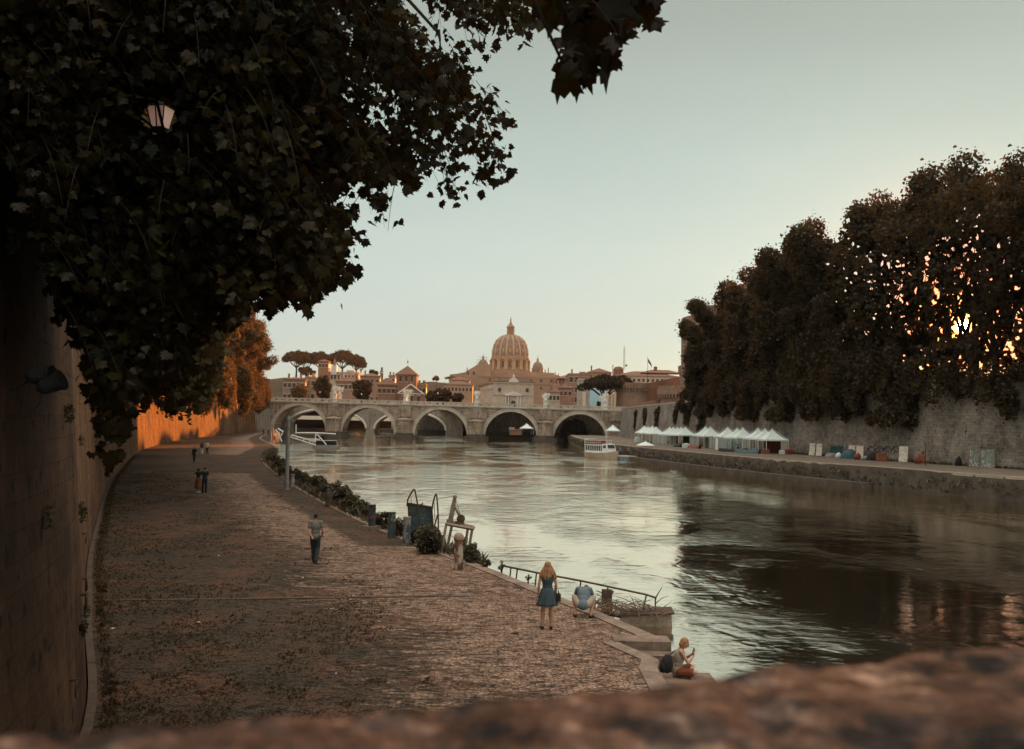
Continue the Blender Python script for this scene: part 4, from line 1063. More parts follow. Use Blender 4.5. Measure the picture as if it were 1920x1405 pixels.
# (ray px, top py, proto, how far behind the wall face)
def behind_wall(poly, px, d, nside):
    best = None
    for a, b in zip(poly, poly[1:]):
        dd = (b-a).normalized(); n = Vector((dd.y,-dd.x))*nside; pa_ = a - n*d; pb_ = b - n*d
        fa = proj(pa_.x, pa_.y, 10)[0]-px if pa_.y > 5 else 9e9; fb = proj(pb_.x, pb_.y, 10)[0]-px if pb_.y > 5 else 9e9
        if fa*fb <= 0 and abs(fa)+abs(fb) < 8e9:
            s = abs(fa)/(abs(fa)+abs(fb)+1e-9); best = (pa_.lerp(pb_, s), math.atan2(dd.y, dd.x))
    return best
ordn = ['first','second','third','fourth','fifth','sixth','seventh','eighth','ninth','tenth','eleventh','twelfth','thirteenth','fourteenth','fifteenth','sixteenth','seventeenth','eighteenth','nineteenth','twentieth','twenty-first','twenty-second','twenty-third']
specs = [(1356,592,0),(1402,545,1),(1450,508,0),(1508,474,0),(1570,440,1),(1640,398,1),(1712,350,0),(1790,325,2),(1868,300,2),(1965,300,2),(2090,270,0),(2260,240,0)]
used = set()
for i, (px, py, k) in enumerate(specs):
    res = behind_wall(WRr, px, 6.5, -1)
    if res is None: continue
    p, ang = res; zb = ZS-.9; zt = D(px, py, p.y).z; sc = (zt-zb)/30.5
    lab = f'dark plane tree over the right wall, {ordn[i]} of its row from the bridge end'
    if i == 7: lab = 'thin-crowned plane tree with the setting sun shining through it'
    if i == 8: lab = 'thin-crowned tall plane tree just right of the sun, above the right wall'
    rz = ang - R(90) + rnd.uniform(-.12,.12)
    if i == len(specs)-1: pass
    s3 = (min(1.15, .55+.45*sc), min(1.2,.6+.45*sc), sc)
    if k not in used:
        t = PT[k]; t.location = (p.x,p.y,zb); t.rotation_euler = (0,0,rz); t.scale = s3; t['label'] = lab; t['group'] = 'plane trees along the right embankment'; used.add(k)
    else: dup(PT[k], (p.x,p.y,zb), rz, lab, s3, 'plane trees along the right embankment')

for i, (px, py, k) in enumerate(((1378,592,0),(1425,548,1),(1478,508,0),(1537,474,1),(1604,438,0),(1674,395,1),(1748,352,2),(1830,318,2),(1915,306,2))):
    res = behind_wall(WRr, px, 15.5, -1)
    if res is None: continue
    p, ang = res; zb = ZS-.9; sc = (D(px, py, p.y).z-zb)/(28.8 if i < 6 else 30.5)
    dup(PT[k], (p.x,p.y,zb), ang-R(90)+rnd.uniform(2.6,3.6), f'dark plane tree of the back row, {ordn[i]} behind the right wall trees', (1.0,1.05,sc), 'plane trees along the right embankment')

# ---- left street trees, sunlit, hanging over the left wall
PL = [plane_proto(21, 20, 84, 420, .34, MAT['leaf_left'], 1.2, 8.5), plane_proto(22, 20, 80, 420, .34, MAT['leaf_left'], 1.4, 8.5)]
ys_ = [58, 76, 96, 118, 142, 168, 196, 226, 258, 292, 322]
WLb = off(WLr, 1.6, ZB-.4, lambda y: ZTL, 1, .08)
for i, y in enumerate(ys_):
    x = xaty(WLb, y); t0 = PL[i % 2]
    lab = f'plane tree drooping over the left wall, {ordn[i]} from the viewer in the street row'
    # river side is +x here: turn the tree round
    dx = xaty(WLb, y+3)-x; rz = R(180) + math.atan2(-dx, 3)*-1*-1
    sc = [1.1,1.1,1.1,1.1,1.1,1.1,1.12,1.15,1.15,1.1,.95][i]
    if i < 2: t0.location = (x,y,ZS); t0.rotation_euler = (0,0,rz); t0.scale = (sc,)*3; t0['label'] = lab; t0['group'] = 'plane trees along the left street'
    else: dup(t0, (x,y,ZS), rz+rnd.uniform(-.2,.2), lab, sc, 'plane trees along the left street')

# ---- stone pines and other far trees
def pine(name, label, px, pyt, pyb, y, hw_px, zb, seed, flat=.30, col='leaf_pine', group=None, trunk2=False):
    p = D(px, pyb, y); t = thing(name, label, 'tree', (p.x, y, zb), 0, group); r_ = random.Random(seed)
    zt = D(px,pyt,y).z-zb; zc = p.z-zb; W_ = hw_px/F_PX*y; th = zt-zc
    mb = MB(); mb.tube([(0,0,-1),(.1,0,zc*.5),(-.1,.1,zc*.8),(0,0,zc+th*.3)], [.055*W_+.2,.045*W_+.15,.04*W_+.12,.1], 8)
    for k in range(7):
        q = 2*math.pi*k/7; mb.tube([(0,0,zc*.72),(W_*.35*math.cos(q),W_*.35*math.sin(q),zc+th*.05),(W_*.7*math.cos(q),W_*.7*math.sin(q),zc+th*.35)], [.03*W_+.08,.02*W_+.06,.05], 6)
    mb.build('trunk', MAT['bark'], t); bl = []
    for k in range(70):
        q = r_.uniform(0,2*math.pi); rr_ = math.sqrt(r_.random())*.9; s = r_.uniform(.10,.17)*W_
        h = zc + th*(.30 + .55*(1-rr_**2.2)) - s*.5 + r_.uniform(-.12,.06)*th
        bl.append((rr_*W_*math.cos(q), rr_*W_*math.sin(q), h, s*1.3, s*1.3, max(s*.8, th*.16)))
    link('crown', cloud_mesh('crown', bl, 170, W_*.07, MAT[col], seed), t); return t
GP = 'stone pines on the far hill'
pine('stone_pine','wide stone pine at the left end of the hill row',556, 657, 684, 790, 26, 40, 31, group=GP)
pine('stone_pine','small flat stone pine left of the brick campanile', 574, 660, 688, 800, 19, 40, 32, group=GP)
pine('stone_pine','broad low stone pine standing behind the brick campanile', 601, 659, 686, 800, 26, 40, 33, group=GP)
pine('stone_pine','tallest and roundest stone pine of the hill row', 642, 655, 686, 790, 26, 40, 34, group=GP)
pine('stone_pine','dark low stone pine at the right end of the hill row', 668, 664, 690, 785, 20, 40, 35, group=GP)
pine('stone_pine','lowest stone pine beside the right end of the hill row', 677, 680, 692, 782, 11, 40, 36, group=GP)
pine('stone_pine','small flat pine on the skyline left of the basilica transept', 848, 706, 711, 900, 13, 20, 37)
pine('umbrella_pine','huge dark umbrella pine in front of the pale blue wall', 1132, 701, 737, 392, 47, ZS-.9, 38)
pine('stone_pine','umbrella pine just behind the huge one, before the brick bastion', 1162, 703, 732, 400, 27, ZS-.9, 39)
pine('stone_pine','tiny flat pine on the skyline right of the basilica', 1052, 709, 714, 900, 9, 20, 40)
def bushy(name, label, cat, px, pyt, pyb, y, hw_px, zb, seed, col='leaf_pine', per=150, group=None, n=38, yflat=1.0, lsz=.10):
    t = thing(name, label, cat, (D(px,pyb,y).x, y, zb), 0, group); r_ = random.Random(seed)
    zt = D(px,pyt,y).z-zb; z0 = D(px,pyb,y).z-zb; W_ = hw_px/F_PX*y; H_ = zt-z0
    mb = MB(); mb.tube([(0,0,-.5 if z0 > .5 else -.2),(.05*W_,0,z0+H_*.3),(0,0,z0+H_*.7)], [.06*W_+.03,.05*W_+.02,.02], 7)
    for k in range(5):
        q = 2*math.pi*k/5; mb.tube([(0,0,z0+H_*.1),(W_*.6*math.cos(q),W_*.6*yflat*math.sin(q),z0+H_*.55)], [.03*W_+.015,.008], 5)
    mb.build('trunk' if cat == 'tree' else 'stem', MAT['bark'], t); bl = []
    for k in range(n):
        while True:
            u,v,w = (r_.uniform(-1,1) for _ in range(3))
            if u*u+v*v+w*w < 1: break
        s = r_.uniform(.18,.34)*min(W_, H_*.5); bl.append((u*W_*.8, v*W_*.8*yflat, z0+H_*.5+w*H_*.42, s, s, s))
    link('crown' if cat == 'tree' else 'foliage', cloud_mesh('crown', bl, per, W_*lsz, MAT[col], seed), t); return t
bushy('round_tree','dark rounded tree behind the bridge between church and hospital','tree',826,729,757,375,26,ZS-1,41, n=60)
bushy('round_tree','smaller dark tree left of the rounded one behind the bridge','tree',808,733,757,372,14,ZS-1,42)
bushy('round_tree','dark tree at the bridge right beside the hospital corner','tree',858,736,757,380,13,ZS-1,43)
bushy('round_tree','tall dark olive tree in front of the brick campanile','tree',606,703,750,400,18,ZS-.5,44,n=60)
bushy('round_tree','lower dark tree beside the brown stepped house','tree',680,710,752,392,20,ZS-.5,45,n=60)
bushy('round_tree','brownish tree between the reddish house and the brick campanile','tree',560,720,752,420,17,ZS-.5,46,col='leaf_left')
bushy('round_tree','small dark tree on the slope beside the cypress','tree',700,692,706,640,9,20,47)
bushy('round_tree','dark tree below the pines behind the pale terrace','tree',574,688,706,720,20,40,48,n=50)
bushy('round_tree','dark ragged tree on the hill crest right of the church','tree',818,705,716,900,9,20,49)
bushy('cypress','slender pointed cypress on the slope','tree',715,686,712,620,3.8,12,50,n=46)
bushy('ivy_tree','big dark leafy tree growing on the quay inside the right arch','tree',1076,786,836,352,27,1.5,51,col='leaf_pine',n=90)
bushy('round_bush','small round bush under the umbrella pine','bush',1126,752,764,372,10,ZS-1.4,52)
# monument by the pines
m_ = thing('monument','white monument with a statue on a plinth among the hill pines','monument',(D(627,696,640).x,640,D(627,697,640).z),0)
m = MB(); m.box((0,0,1),(3.4,3.4,6)); m.build('plinth', MAT['statue'], m_)
m = MB(); m.lathe([(1.1,4),(.8,5.2),(1.0,6.8),(.4,7.6),(.5,8.2),(.1,8.8)],(0,0,0),8); m.build('figure', MAT['brick'], m_)
# ivy hanging on the right wall near the bridge
for i, (px, pyt, pyb, hw) in enumerate(((1283,762,800,15),(1262,766,790,8),(1310,765,808,16),(1205,770,800,9),(1228,768,806,10),(1188,772,806,6))):
    res = behind_wall(WRr, px, -.1, -1)
    if res is None: continue
    p, ang = res; t_ = random.Random(60+i); W_ = hw/F_PX*p.y; zt = D(px,pyt,p.y).z; zb_ = D(px,pyb,p.y).z; bl = []
    for k in range(46):
        f_ = t_.random(); s = t_.uniform(.35,.8); u = t_.uniform(-1,1)*W_*(1-.45*f_)*1.6
        bl.append((u*math.cos(ang)-.0, u*math.sin(ang), -(zt-zb_)*f_, s*.9, s*.9, s*1.4))
    o = link('ivy', cloud_mesh('ivy', bl, 46, .34, MAT['leaf_pine'], 60+i)); zz_ = zt
    for v_ in (o,): v_.location = (p.x-.1+.1*(2.4), p.y, zt)
    o.location = (p.x+.10*(zt-ZQ)*math.sin(ang), p.y, zt)
    tag(o, f'dark ivy hanging down the right wall, {ordn[i]} clump', 'ivy', 'ivy clumps on the right wall')
    o['label'] = ['dark ivy patch below the low bastion','narrow ivy strand left of the low bastion patch','wide ivy patch where the plane trees begin','ivy strand above the middle white tents','broad ivy strand between the bridge and the low bastion','thin ivy strand nearest the bridge corner'][i]

# ------------------------------------------------------------------ near plane tree, real leaves
LEAF = np.array([(0,0),( .20,-.10),( .46,-.02),( .40,.16),( .62,.34),( .36,.40),( .34,.62),( .16,.66),( 0,1.0),(-.15,.66),(-.36,.60),(-.36,.40),(-.60,.36),(-.42,.16),(-.44,-.04),(-.18,-.10)])
def leaf_array(P, tip, nrm, size, rng):
    """P roots, tip directions, normals -> fan mesh; lobes cupped a little"""
    n = len(P); side = np.cross(nrm, tip); side /= np.linalg.norm(side,axis=1)[:,None]+1e-9; nr = np.cross(tip, side)
    m = len(LEAF); cup = .10+.35*rng.random(n); wv = rng.normal(size=(n,m))*.03
    L2 = np.concatenate([LEAF, [(0,.34)]])
    z = -(np.abs(L2[:,0])[None,:])*cup[:,None] - (L2[:,1]**2)[None,:]*(.30*rng.random(n))[:,None]; z[:,:m] += wv
    V = P[:,None,:] + size[:,None,None]*(L2[None,:,0:1]*side[:,None,:]*1.05 + L2[None,:,1:2]*tip[:,None,:] + z[:,:,None]*nr[:,None,:])
    base = (np.arange(n)*(m+1))[:,None]
    tri = np.stack([np.full(m, m), np.arange(m), (np.arange(m)+1) % m], 1)
    F_ = (base[:,:,None] + tri[None]).reshape(-1,3)
    return V.reshape(-1,3), F_
def inpoly(x, y, poly):
    c = np.zeros(len(x), bool); n = len(poly)
    for i in range(n):
        x1,y1 = poly[i]; x2,y2 = poly[(i+1)%n]
        k = ((y1 > y) != (y2 > y)) & (x < (x2-x1)*(y-y1)/((y2-y1) or 1e-9)+x1); c ^= k
    return c
def raysnp(px, py, y):
    d = np.array(_F)[None,:] + np.outer((px-CX)/F_PX, np.array(_Rt)) + np.outer((CY-py)/F_PX, np.array(_Up))
    return np.array(CAM)[None,:] + d*(y/d[:,1])[:,None]
def projnp(P):
    v = P - np.array(CAM); d = v@np.array(_F); return CX+F_PX*(v@np.array(_Rt))/d, CY-F_PX*(v@np.array(_Up))/d
CROWN = [(-260,-260),(1010,-260),(1000,-40),(985,15),(1002,55),(960,88),(925,105),(880,112),(905,150),(948,172),(972,225),(965,258),(940,262),(925,235),(905,232),(918,262),(945,290),(958,335),(930,362),(900,352),(893,322),(878,300),(862,275),(842,262),(838,292),(852,345),(870,375),(843,392),(825,365),(832,330),(820,300),(806,322),(803,345),(775,342),(738,352),(722,345),(705,338),(700,355),(722,400),(742,432),(730,440),(708,425),(690,395),(690,372),(668,345),(640,345),(636,370),(668,410),(684,455),(668,470),(648,440),(628,425),(640,455),(662,490),(668,515),(640,528),(618,545),(622,572),(600,560),(574,580),(545,565),(520,575),(498,562),(484,580),(462,584),(440,596),(410,612),(382,628),(366,655),(345,672),(338,706),(318,720),(306,765),(282,758),(262,720),(246,740),(232,790),(248,828),(232,820),(214,800),(205,845),(212,892),(190,880),(176,845),(182,800),(166,770),(172,725),(148,700),(150,660),(120,610),(95,560),(90,500),(60,440),(40,380),(20,300),(-20,240),(-260,200)]
def near_tree(seed, ntw, poly, dens, dep, lsz, soft=26, holes=()):
    rng = np.random.default_rng(seed); x0 = min(p[0] for p in poly); x1 = max(p[0] for p in poly); y0 = min(p[1] for p in poly); y1 = max(p[1] for p in poly)
    R_, T_, TW = [], [], []
    px = rng.uniform(x0,x1,ntw*6); py = rng.uniform(y0,y1,ntw*6); k = inpoly(px,py,poly); px, py = px[k], py[k]
    keep = rng.random(len(px)) < dens(px,py); px, py = px[keep][:ntw], py[keep][:ntw]
    y = dep(px,py,rng); P0 = raysnp(px,py,y); n = len(P0)
    az = rng.normal(size=n)*.9 + .1; d = np.stack([np.cos(az), np.sin(az)*.8, -.15-.8*rng.random(n)],1); d /= np.linalg.norm(d,axis=1)[:,None]
    K = 9; roots = []; tips = []
    L_ = .45+.5*rng.random(n); twig = [P0]
    cur = P0.copy(); dd = d.copy()
    for j in range(K):
        dd = dd + np.array([0,0,-.10]); dd /= np.linalg.norm(dd,axis=1)[:,None]; cur = cur + dd*(L_/K)[:,None]; twig.append(cur.copy())
        sd_ = rng.normal(size=(n,3)); sd_ -= dd*(sd_*dd).sum(1)[:,None]; sd_ /= np.linalg.norm(sd_,axis=1)[:,None]
        stem = .05+.05*rng.random(n); t_ = dd*.5 + sd_*.75 + np.array([0,0,-.45]); t_ /= np.linalg.norm(t_,axis=1)[:,None]
        roots.append(cur + sd_*stem[:,None]); tips.append(t_)
    TWg = np.stack(twig,1)
    Rt_ = np.concatenate(roots); Tp = np.concatenate(tips); sz = lsz*(.55+.65*rng.random(len(Rt_)))
    mid = Rt_ + Tp*(sz*.55)[:,None]; mx, my = projnp(mid); ok = inpoly(mx + rng.normal(size=len(mx))*4 + soft*.6*np.sin(my*.11+mx*.045) + soft*.35*np.sin(my*.31+1.3), my + rng.normal(size=len(mx))*4 + soft*.6*np.sin(mx*.097+my*.03+.7) + soft*.35*np.sin(mx*.27), poly)
    for (hx_, hy_, hr, hd) in holes: ok &= ~(((mx-hx_)**2 + (my-hy_)**2 < hr*hr) & (mid[:,1] < hd))
    Rt_, Tp, sz = Rt_[ok], Tp[ok], sz[ok]
    nm = rng.normal(size=(len(Rt_),3))*.8 + np.array([.10,-.35,.55]); nm -= Tp*(nm*Tp).sum(1)[:,None]; nm /= np.linalg.norm(nm,axis=1)[:,None]
    V, F_ = leaf_array(Rt_, Tp, nm, sz, rng)
    # twigs as thin 3-sided tubes, only those near a kept leaf
    mx, my = projnp(TWg[:, -1]); kt = inpoly(mx, my, poly)
    for (hx_, hy_, hr, hd) in holes:
        for j_ in (0, 4, -1):
            ax_, ay_ = projnp(TWg[:, j_]); kt &= ~((ax_-hx_)**2 + (ay_-hy_)**2 < (hr*1.3)**2)
    TW = TWg[kt]; nt = len(TW)
    rad_ = np.linspace(.006,.002,K+1); off3 = np.array([(1,0,0),(-.5,.87,0),(-.5,-.3,.8)])
    VT = (TW[:,:,None,:] + rad_[None,:,None,None]*off3[None,None]).reshape(-1,3); idx = np.arange(nt)[:,None,None]*(K+1)*3 + np.arange(K)[None,:,None]*3
    fs = []
    for j in range(3): fs.append(np.stack([idx[...,0]+j, idx[...,0]+(j+1)%3, idx[...,0]+3+(j+1)%3, idx[...,0]+3+j],-1).reshape(-1,4))
    return V, F_, VT, np.concatenate(fs), P0
LAMP = (300,222)
def dens(px,py):
    d = np.where(px < 560, 1.0, np.where(px < 760, .36, .24)); d = np.where((px < 560) & (py > 560), .9, d)
    nz_ = np.array([noise.noise(Vector((a*.012,b*.016,1.7))) for a,b in zip(px,py)])
    d = d*np.where(px > 560, np.clip(.75+nz_*3.2,.05,1.5), np.clip(1.0+nz_*.8,.5,1))
    return d*np.where(px < -60, .25, 1)
def dep(px,py,rng): return 8.6 + 6.6*rng.random(len(px)) + np.clip((px-500)/400,0,1)*1.5
V, F_, VT, FT, P0 = near_tree(5, 8200, CROWN, dens, dep, .122, holes=((LAMP[0],LAMP[1]+2,38,19.5),(86,705,48,11)))
tr = thing('plane_tree', 'dark overhanging plane tree with drooping leafy boughs filling the upper left', 'tree', (-9.5,13.5,ZS))
def loc(V, o): return V - np.array(o)
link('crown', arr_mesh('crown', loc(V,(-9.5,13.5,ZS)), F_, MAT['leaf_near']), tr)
link('twigs', arr_mesh('twigs', loc(VT,(-9.5,13.5,ZS)), FT, MAT['bark']), tr)['kind'] = 'stuff'
mb = MB(); rb = random.Random(3)
mb.tube([(-1,0,-.5),(-.9,.1,2),(-.8,.2,5)], [.5,.42,.36], 12)
# boughs: from the trunk head out to points inside the crown
for (px,py,y,r) in ((620,-60,12,.10),(480,120,12.5,.09),(820,60,12.6,.05),(760,200,12.4,.04),(560,320,12,.045),(330,420,11,.05),(220,600,11,.04),(700,-100,11,.08),(400,300,13,.05),(620,440,12,.03),(420,580,12,.03),(880,20,13,.04),(905,200,13,.025)):
    e = raysnp(np.array([px]),np.array([py]),np.array([float(y)]))[0] - np.array((-9.5,13.5,ZS)); s = Vector((-.8,.2,4.6)); e = Vector(e)
    P = []
    for k in range(11):
        f_ = k/10; q = s.lerp(e, f_); q.z += 2.6*math.sin(f_*math.pi)*(.6 if py < 200 else 1); q += Vector((rb.uniform(-.15,.15),)*3)*(1 if 0 < k < 10 else 0); P.append(q)
    mb.tube(P, [r*(2.2-1.8*k/10) for k in range(11)], 7)
    for k in (5,6,7,8,9,10):
        q = P[k]; 
        for _ in range(2):
            e2 = q + Vector((rb.uniform(-.3,.9), rb.uniform(-.6,.6), rb.uniform(-1.1,.1))); w2 = e2 + Vector((-9.5,13.5,ZS)); ax, ay = proj(*w2)
            if not inpoly(np.array([ax]), np.array([ay]), CROWN)[0]: continue
            mb.tube([q, q.lerp(e2,.5)+Vector((0,0,.08)), e2], [r*.45,r*.3,.006], 5)
mb.build('trunk', MAT['bark'], tr)
# yellow dying leaves
# second near tree: big leaves at the top centre
SPRAY = [(975,-120),(1270,-120),(1252,-20),(1249,22),(1225,54),(1190,45),(1172,72),(1170,110),(1140,125),(1128,160),(1098,178),(1060,172),(1034,168),(1042,128),(1022,112),(1030,85),(1008,60),(985,58),(968,30)]
def dens2(px,py): return np.where(py < 60, .8, .95)
V, F_, VT, FT, P0 = near_tree(9, 36, SPRAY, dens2, lambda a,b,r: 5.6+1.2*r.random(len(a)), .235, soft=0)
t2 = thing('plane_tree', 'plane tree hanging a spray of large dark leaves in at the top centre', 'tree', (-6.5,-2,ZS))
link('crown', arr_mesh('crown', loc(V,(-6.5,-2,ZS)), F_, MAT['leaf_near']), t2); link('twigs', arr_mesh('twigs', loc(VT,(-6.5,-2,ZS)), FT, MAT['bark']), t2)['kind'] = 'stuff'
mb = MB(); mb.tube([(0,0,-.5),(.1,0,2.5),(.3,.3,4.2)], [.45,.38,.3], 10)
for (px,py) in ((1060,-60),(1160,-80),(1220,-20),(1090,90),(1060,130),(1000,-20)):
    e = Vector(raysnp(np.array([px]),np.array([py]),np.array([6.2]))[0]) - Vector((-6.5,-2,ZS)); s = Vector((.3,.3,4.0)); P = []
    for k in range(9):
        f_ = k/8; q = s.lerp(e,f_); q.z += 1.0*math.sin(f_*math.pi); P.append(q)
    mb.tube(P, [.09*(1-f/8.0)+.009 for f in range(9)], 6)
mb.build('trunk', MAT['bark'], t2)

# ------------------------------------------------------------------ ground cover: grass tufts, leaf litter
def tufts(name, pts, h, mat, seed=4, w=.25, blades=5):
    rng = np.random.default_rng(seed); P = np.repeat(np.array(pts), blades, 0); n = len(P)
    P = P + np.concatenate([rng.normal(size=(n,2))*h*.35, np.zeros((n,1))],1); hh_ = h*(.4+.9*rng.random(n))
    lean = rng.normal(size=(n,2))*.6; q = rng.uniform(0,math.pi,n); s = np.stack([np.cos(q),np.sin(q),np.zeros(n)],1)*(hh_*w)[:,None]
    tip = P + np.stack([lean[:,0]*hh_, lean[:,1]*hh_, hh_],1)
    V = np.stack([P-s, P+s, tip],1).reshape(-1,3); return link(name, arr_mesh(name, V, np.arange(n*3).reshape(n,3), mat))
rng = np.random.default_rng(77); pts = []
for _ in range(34000):
    y = 14 + 76*rng.random()**1.6; xl_ = xaty(WLr,y)+.3; xr_ = edge_near(y)-.5; s = rng.random(); x = xl_+(xr_-xl_)*s
    d_ = noise.noise(Vector((x*.35,y*.22,3)))+.7*noise.noise(Vector((x*1.6,y*1.1,9)))
    if d_ > .05+1.0*(s-.30): pts.append((x,y,ZB+.01))
o = tufts('grass', pts, .045, MAT['grass'], w=.45, blades=3); tag(o, 'moss and short grass growing between the cobbles', 'grass', kind='stuff')
pts = []
for i in range(len(WLr)-1):
    p = WLr[i]
    if p.y > 120 or p.y < 9: continue
    for _ in range(26):
        q = p.lerp(WLr[i+1], rng.random()); d_ = abs(rng.normal())*.16; pts.append((q.x+.34+d_, q.y-.1, ZB+.01))
o = tufts('grass', pts, .085, MAT['grass'], 5); tag(o, 'taller weeds along the foot of the left wall', 'grass', kind='stuff')
pts = []
for i in range(len(ERr)-1):
    p = ERr[i]
    for _ in range(8): q = p.lerp(ERr[i+1], rng.random()); pts.append((q.x-.2-.3*rng.random(), q.y, .3+1.5*rng.random()))
for i in range(len(WRr)-1):
    p = WRr[i]
    if not 70 < p.y < 230: continue
    for _ in range(10): q = p.lerp(WRr[i+1], rng.random()); pts.append((q.x-.3-.6*rng.random()**2, q.y, ZQ))
o = tufts('weeds', pts, .38, MAT['leaf_shrub'], 6); tag(o, 'weeds along the right quay edge and wall foot', 'weeds', kind='stuff')
pts = []
for i in range(len(ELr)-1):
    p = ELr[i]
    if p.y < 36 or p.y > 150: continue
    d_ = (ELr[i+1]-p); n_ = Vector((d_.y,-d_.x)).normalized()
    for _ in range(26): q = p.lerp(ELr[i+1], rng.random()) + n_*(.02+.5*abs(rng.normal())*.5); pts.append((q.x, q.y, 1.25+.4*rng.random()))
o = tufts('weeds', pts, .42, MAT['leaf_shrub'], 8, w=.16, blades=5); tag(o, 'weeds hanging along the left quay edge', 'weeds', kind='stuff')
# litter
pts = []; mb = MB()
for _ in range(16):
    y = 18+60*rng.random(); x = xaty(WLr,y)+.5+(edge_near(y)-xaty(WLr,y)-1)*rng.random(); s = .02+.03*rng.random(); a_ = rng.random()*3
    mb.box((x,y,ZB+.045),(s*1.6,s,.02),a_)
tag(mb.build('litter', MAT['fabric_white']), 'scraps of pale litter scattered on the cobbles', 'litter', kind='stuff')

# shrubs on the river edge
def shrub(px, pyb, pyt, hw, label, seed, z=None, col='leaf_shrub', per=120, n=30, group='shrubs along the left quay edge', dout=.35):
    b = G(px, pyb, ZB if z is None else z); 
    bushy('shrub', label, 'shrub', px, pyt, pyb+2, b.y, hw*(1.5 if seed >= 110 else 1.0), b.z, seed, col, per, group, n, 1.0, .13)
shrub(803,1038,985,27,'big dark round shrub beside the leaning panel',101,n=70,per=170)
shrub(886,1056,1018,17,'leafy shrub right behind the round-topped bollard',102,n=46,per=110)
shrub(866,1032,1000,12,'thin shrub under the winch frame',103,n=16,per=60)
shrub(912,1064,1046,10,'low shrub just left of the railing end',104,n=18,per=70)
shrub(940,1072,1050,9,'thin sprig of shrub at the first railing post',105,n=10,per=50)
shrub(990,1090,1072,7,'small spiky plant between railing posts near the standing woman',106,z=.9,n=10,per=50)
lst = [(505,868,9,26),(516,882,10,26),(528,893,10,24),(552,905,12,26),(572,914,12,28),(590,922,12,30),(606,931,12,32),(632,946,14,44),(650,958,13,34),(668,966,13,30),(684,976,12,30),(716,992,14,32),(744,1006,12,34),(776,1020,12,30)]
where = ['farthest of the strip','second farthest of the strip','directly behind the grey post','first right of the grey post','third right of the grey post','just left of the striped bollard','touching the striped bollard','tallest of the whole strip','right of the tallest edge shrub','two left of the plinth bollard','left of the plinth bollard','between the plinth bollard and the next','left of the blue-stained bollard','at the foot of the leaning panel']
for i, (px,py,hw,h) in enumerate(lst):
    shrub(px+6,py,py-h,hw,f'low dark shrub on the left quay edge, {where[i]}',110+i,n=30,per=90)
# debris/vegetation on the broken ledge of the right bank
bb_ = G(1690,905,.3); m = MB()
for k in range(18):
    q = rnd.uniform(0,6.28); L_ = rnd.uniform(.8,2.4); c_ = (rnd.uniform(-2.2,2.2), rnd.uniform(-.8,.8), rnd.uniform(.2,1.1)); m.tube([c_, (c_[0]+L_*math.cos(q), c_[1]+L_*.5*math.sin(q), c_[2]+rnd.uniform(-.2,.6))], [.07,.02], 5)
o = m.build('driftwood', MAT['dry_wood']); o.location = bb_; tag(o, 'heap of driftwood branches caught on the right bank ledge', 'driftwood')

# ------------------------------------------------------------------ openings in the crowns where the low sun and its glow break through
def thin_out():
    rng = np.random.default_rng(5); sdn = np.array(sd); cam_ = np.array(CAM)
    mirror = cam_*np.array([1,1,-1]); C0 = np.stack([cam_, mirror]); holes_ = [(0, sdn, .0125, 1.0)]
    cl = [(1800+rng.normal()*80, 570+rng.normal()*70) for _ in range(34)] + [(1640+rng.normal()*40, 575+rng.normal()*60) for _ in range(9)] + [(1850,500),(1830,660),(1905,620),(1760,640)]
    for _ in range(1700):
        c0 = cl[rng.integers(len(cl))]; px = c0[0]+rng.normal()*20; py = c0[1]+rng.normal()*30
        if py > 690: continue
        d = np.array(ray(px, py)); d /= np.linalg.norm(d); rr_ = .0007+.0024*rng.random()**3; holes_.append((0, d, rr_, 1.0))
        if _ % 7 == 0:
            P_ = cam_ + d*124; dm_ = P_ - mirror; dm_ /= np.linalg.norm(dm_); holes_.append((1, dm_, rr_, 1.0))
    for (px, py) in [(1690+rng.random()*235, 645+rng.random()*45) for _ in range(24)]:
        d = np.array(ray(px, py)); d /= np.linalg.norm(d); P_ = cam_ + d*124; dm_ = P_ - mirror; dm_ /= np.linalg.norm(dm_); holes_.append((1, dm_, .004+.005*rng.random(), .97)); holes_.append((0, d, .0012+.0014*rng.random(), 1.0))
    for r_ in [o for o in list(SC.objects) if o.parent is None and o.name.startswith('plane_tree') and o.location.x > 30]:
        cr = [c for c in r_.children if c.name.startswith('crown')][0]
        me = cr.data; n = len(me.vertices); V = np.empty(n*3, np.float32); me.vertices.foreach_get('co', V); V = V.reshape(-1,3)
        sc_ = np.array(r_.scale); a = r_.rotation_euler.z; Wd = V*sc_; ca, sa = math.cos(a), math.sin(a)
        Wd = np.stack([Wd[:,0]*ca-Wd[:,1]*sa, Wd[:,0]*sa+Wd[:,1]*ca, Wd[:,2]],1) + np.array(r_.location)
        cw_ = Wd.reshape(-1,5,3).mean(1); cen2 = []
        for c_ in C0: q_ = cw_ - c_; cen2.append(q_/np.linalg.norm(q_,axis=1)[:,None])
        kill = np.zeros(len(cw_), bool); cx_, cy_ = projnp(cw_); el_ = ((cx_-1765)/190)**2 + ((cy_-590)/140)**2
        kill |= (el_ < 1) & (rng.random(len(cw_)) < .12*(1-el_))
        for w_, d, rad_, pr in holes_:
            ang = np.arccos(np.clip(cen2[w_]@d,-1,1)); near_ = np.nonzero(ang < rad_*1.25)[0]
            if len(near_): kill[near_] |= (ang[near_] < rad_*(.6+.65*rng.random(len(near_)))) & (rng.random(len(near_)) < pr)
        if kill.sum() < 40: continue
        V2 = V.reshape(-1,5,3)[~kill].reshape(-1,3)
        cr.data = arr_mesh('crown', V2, np.arange(len(V2)).reshape(-1,5), me.materials[0])
thin_out()
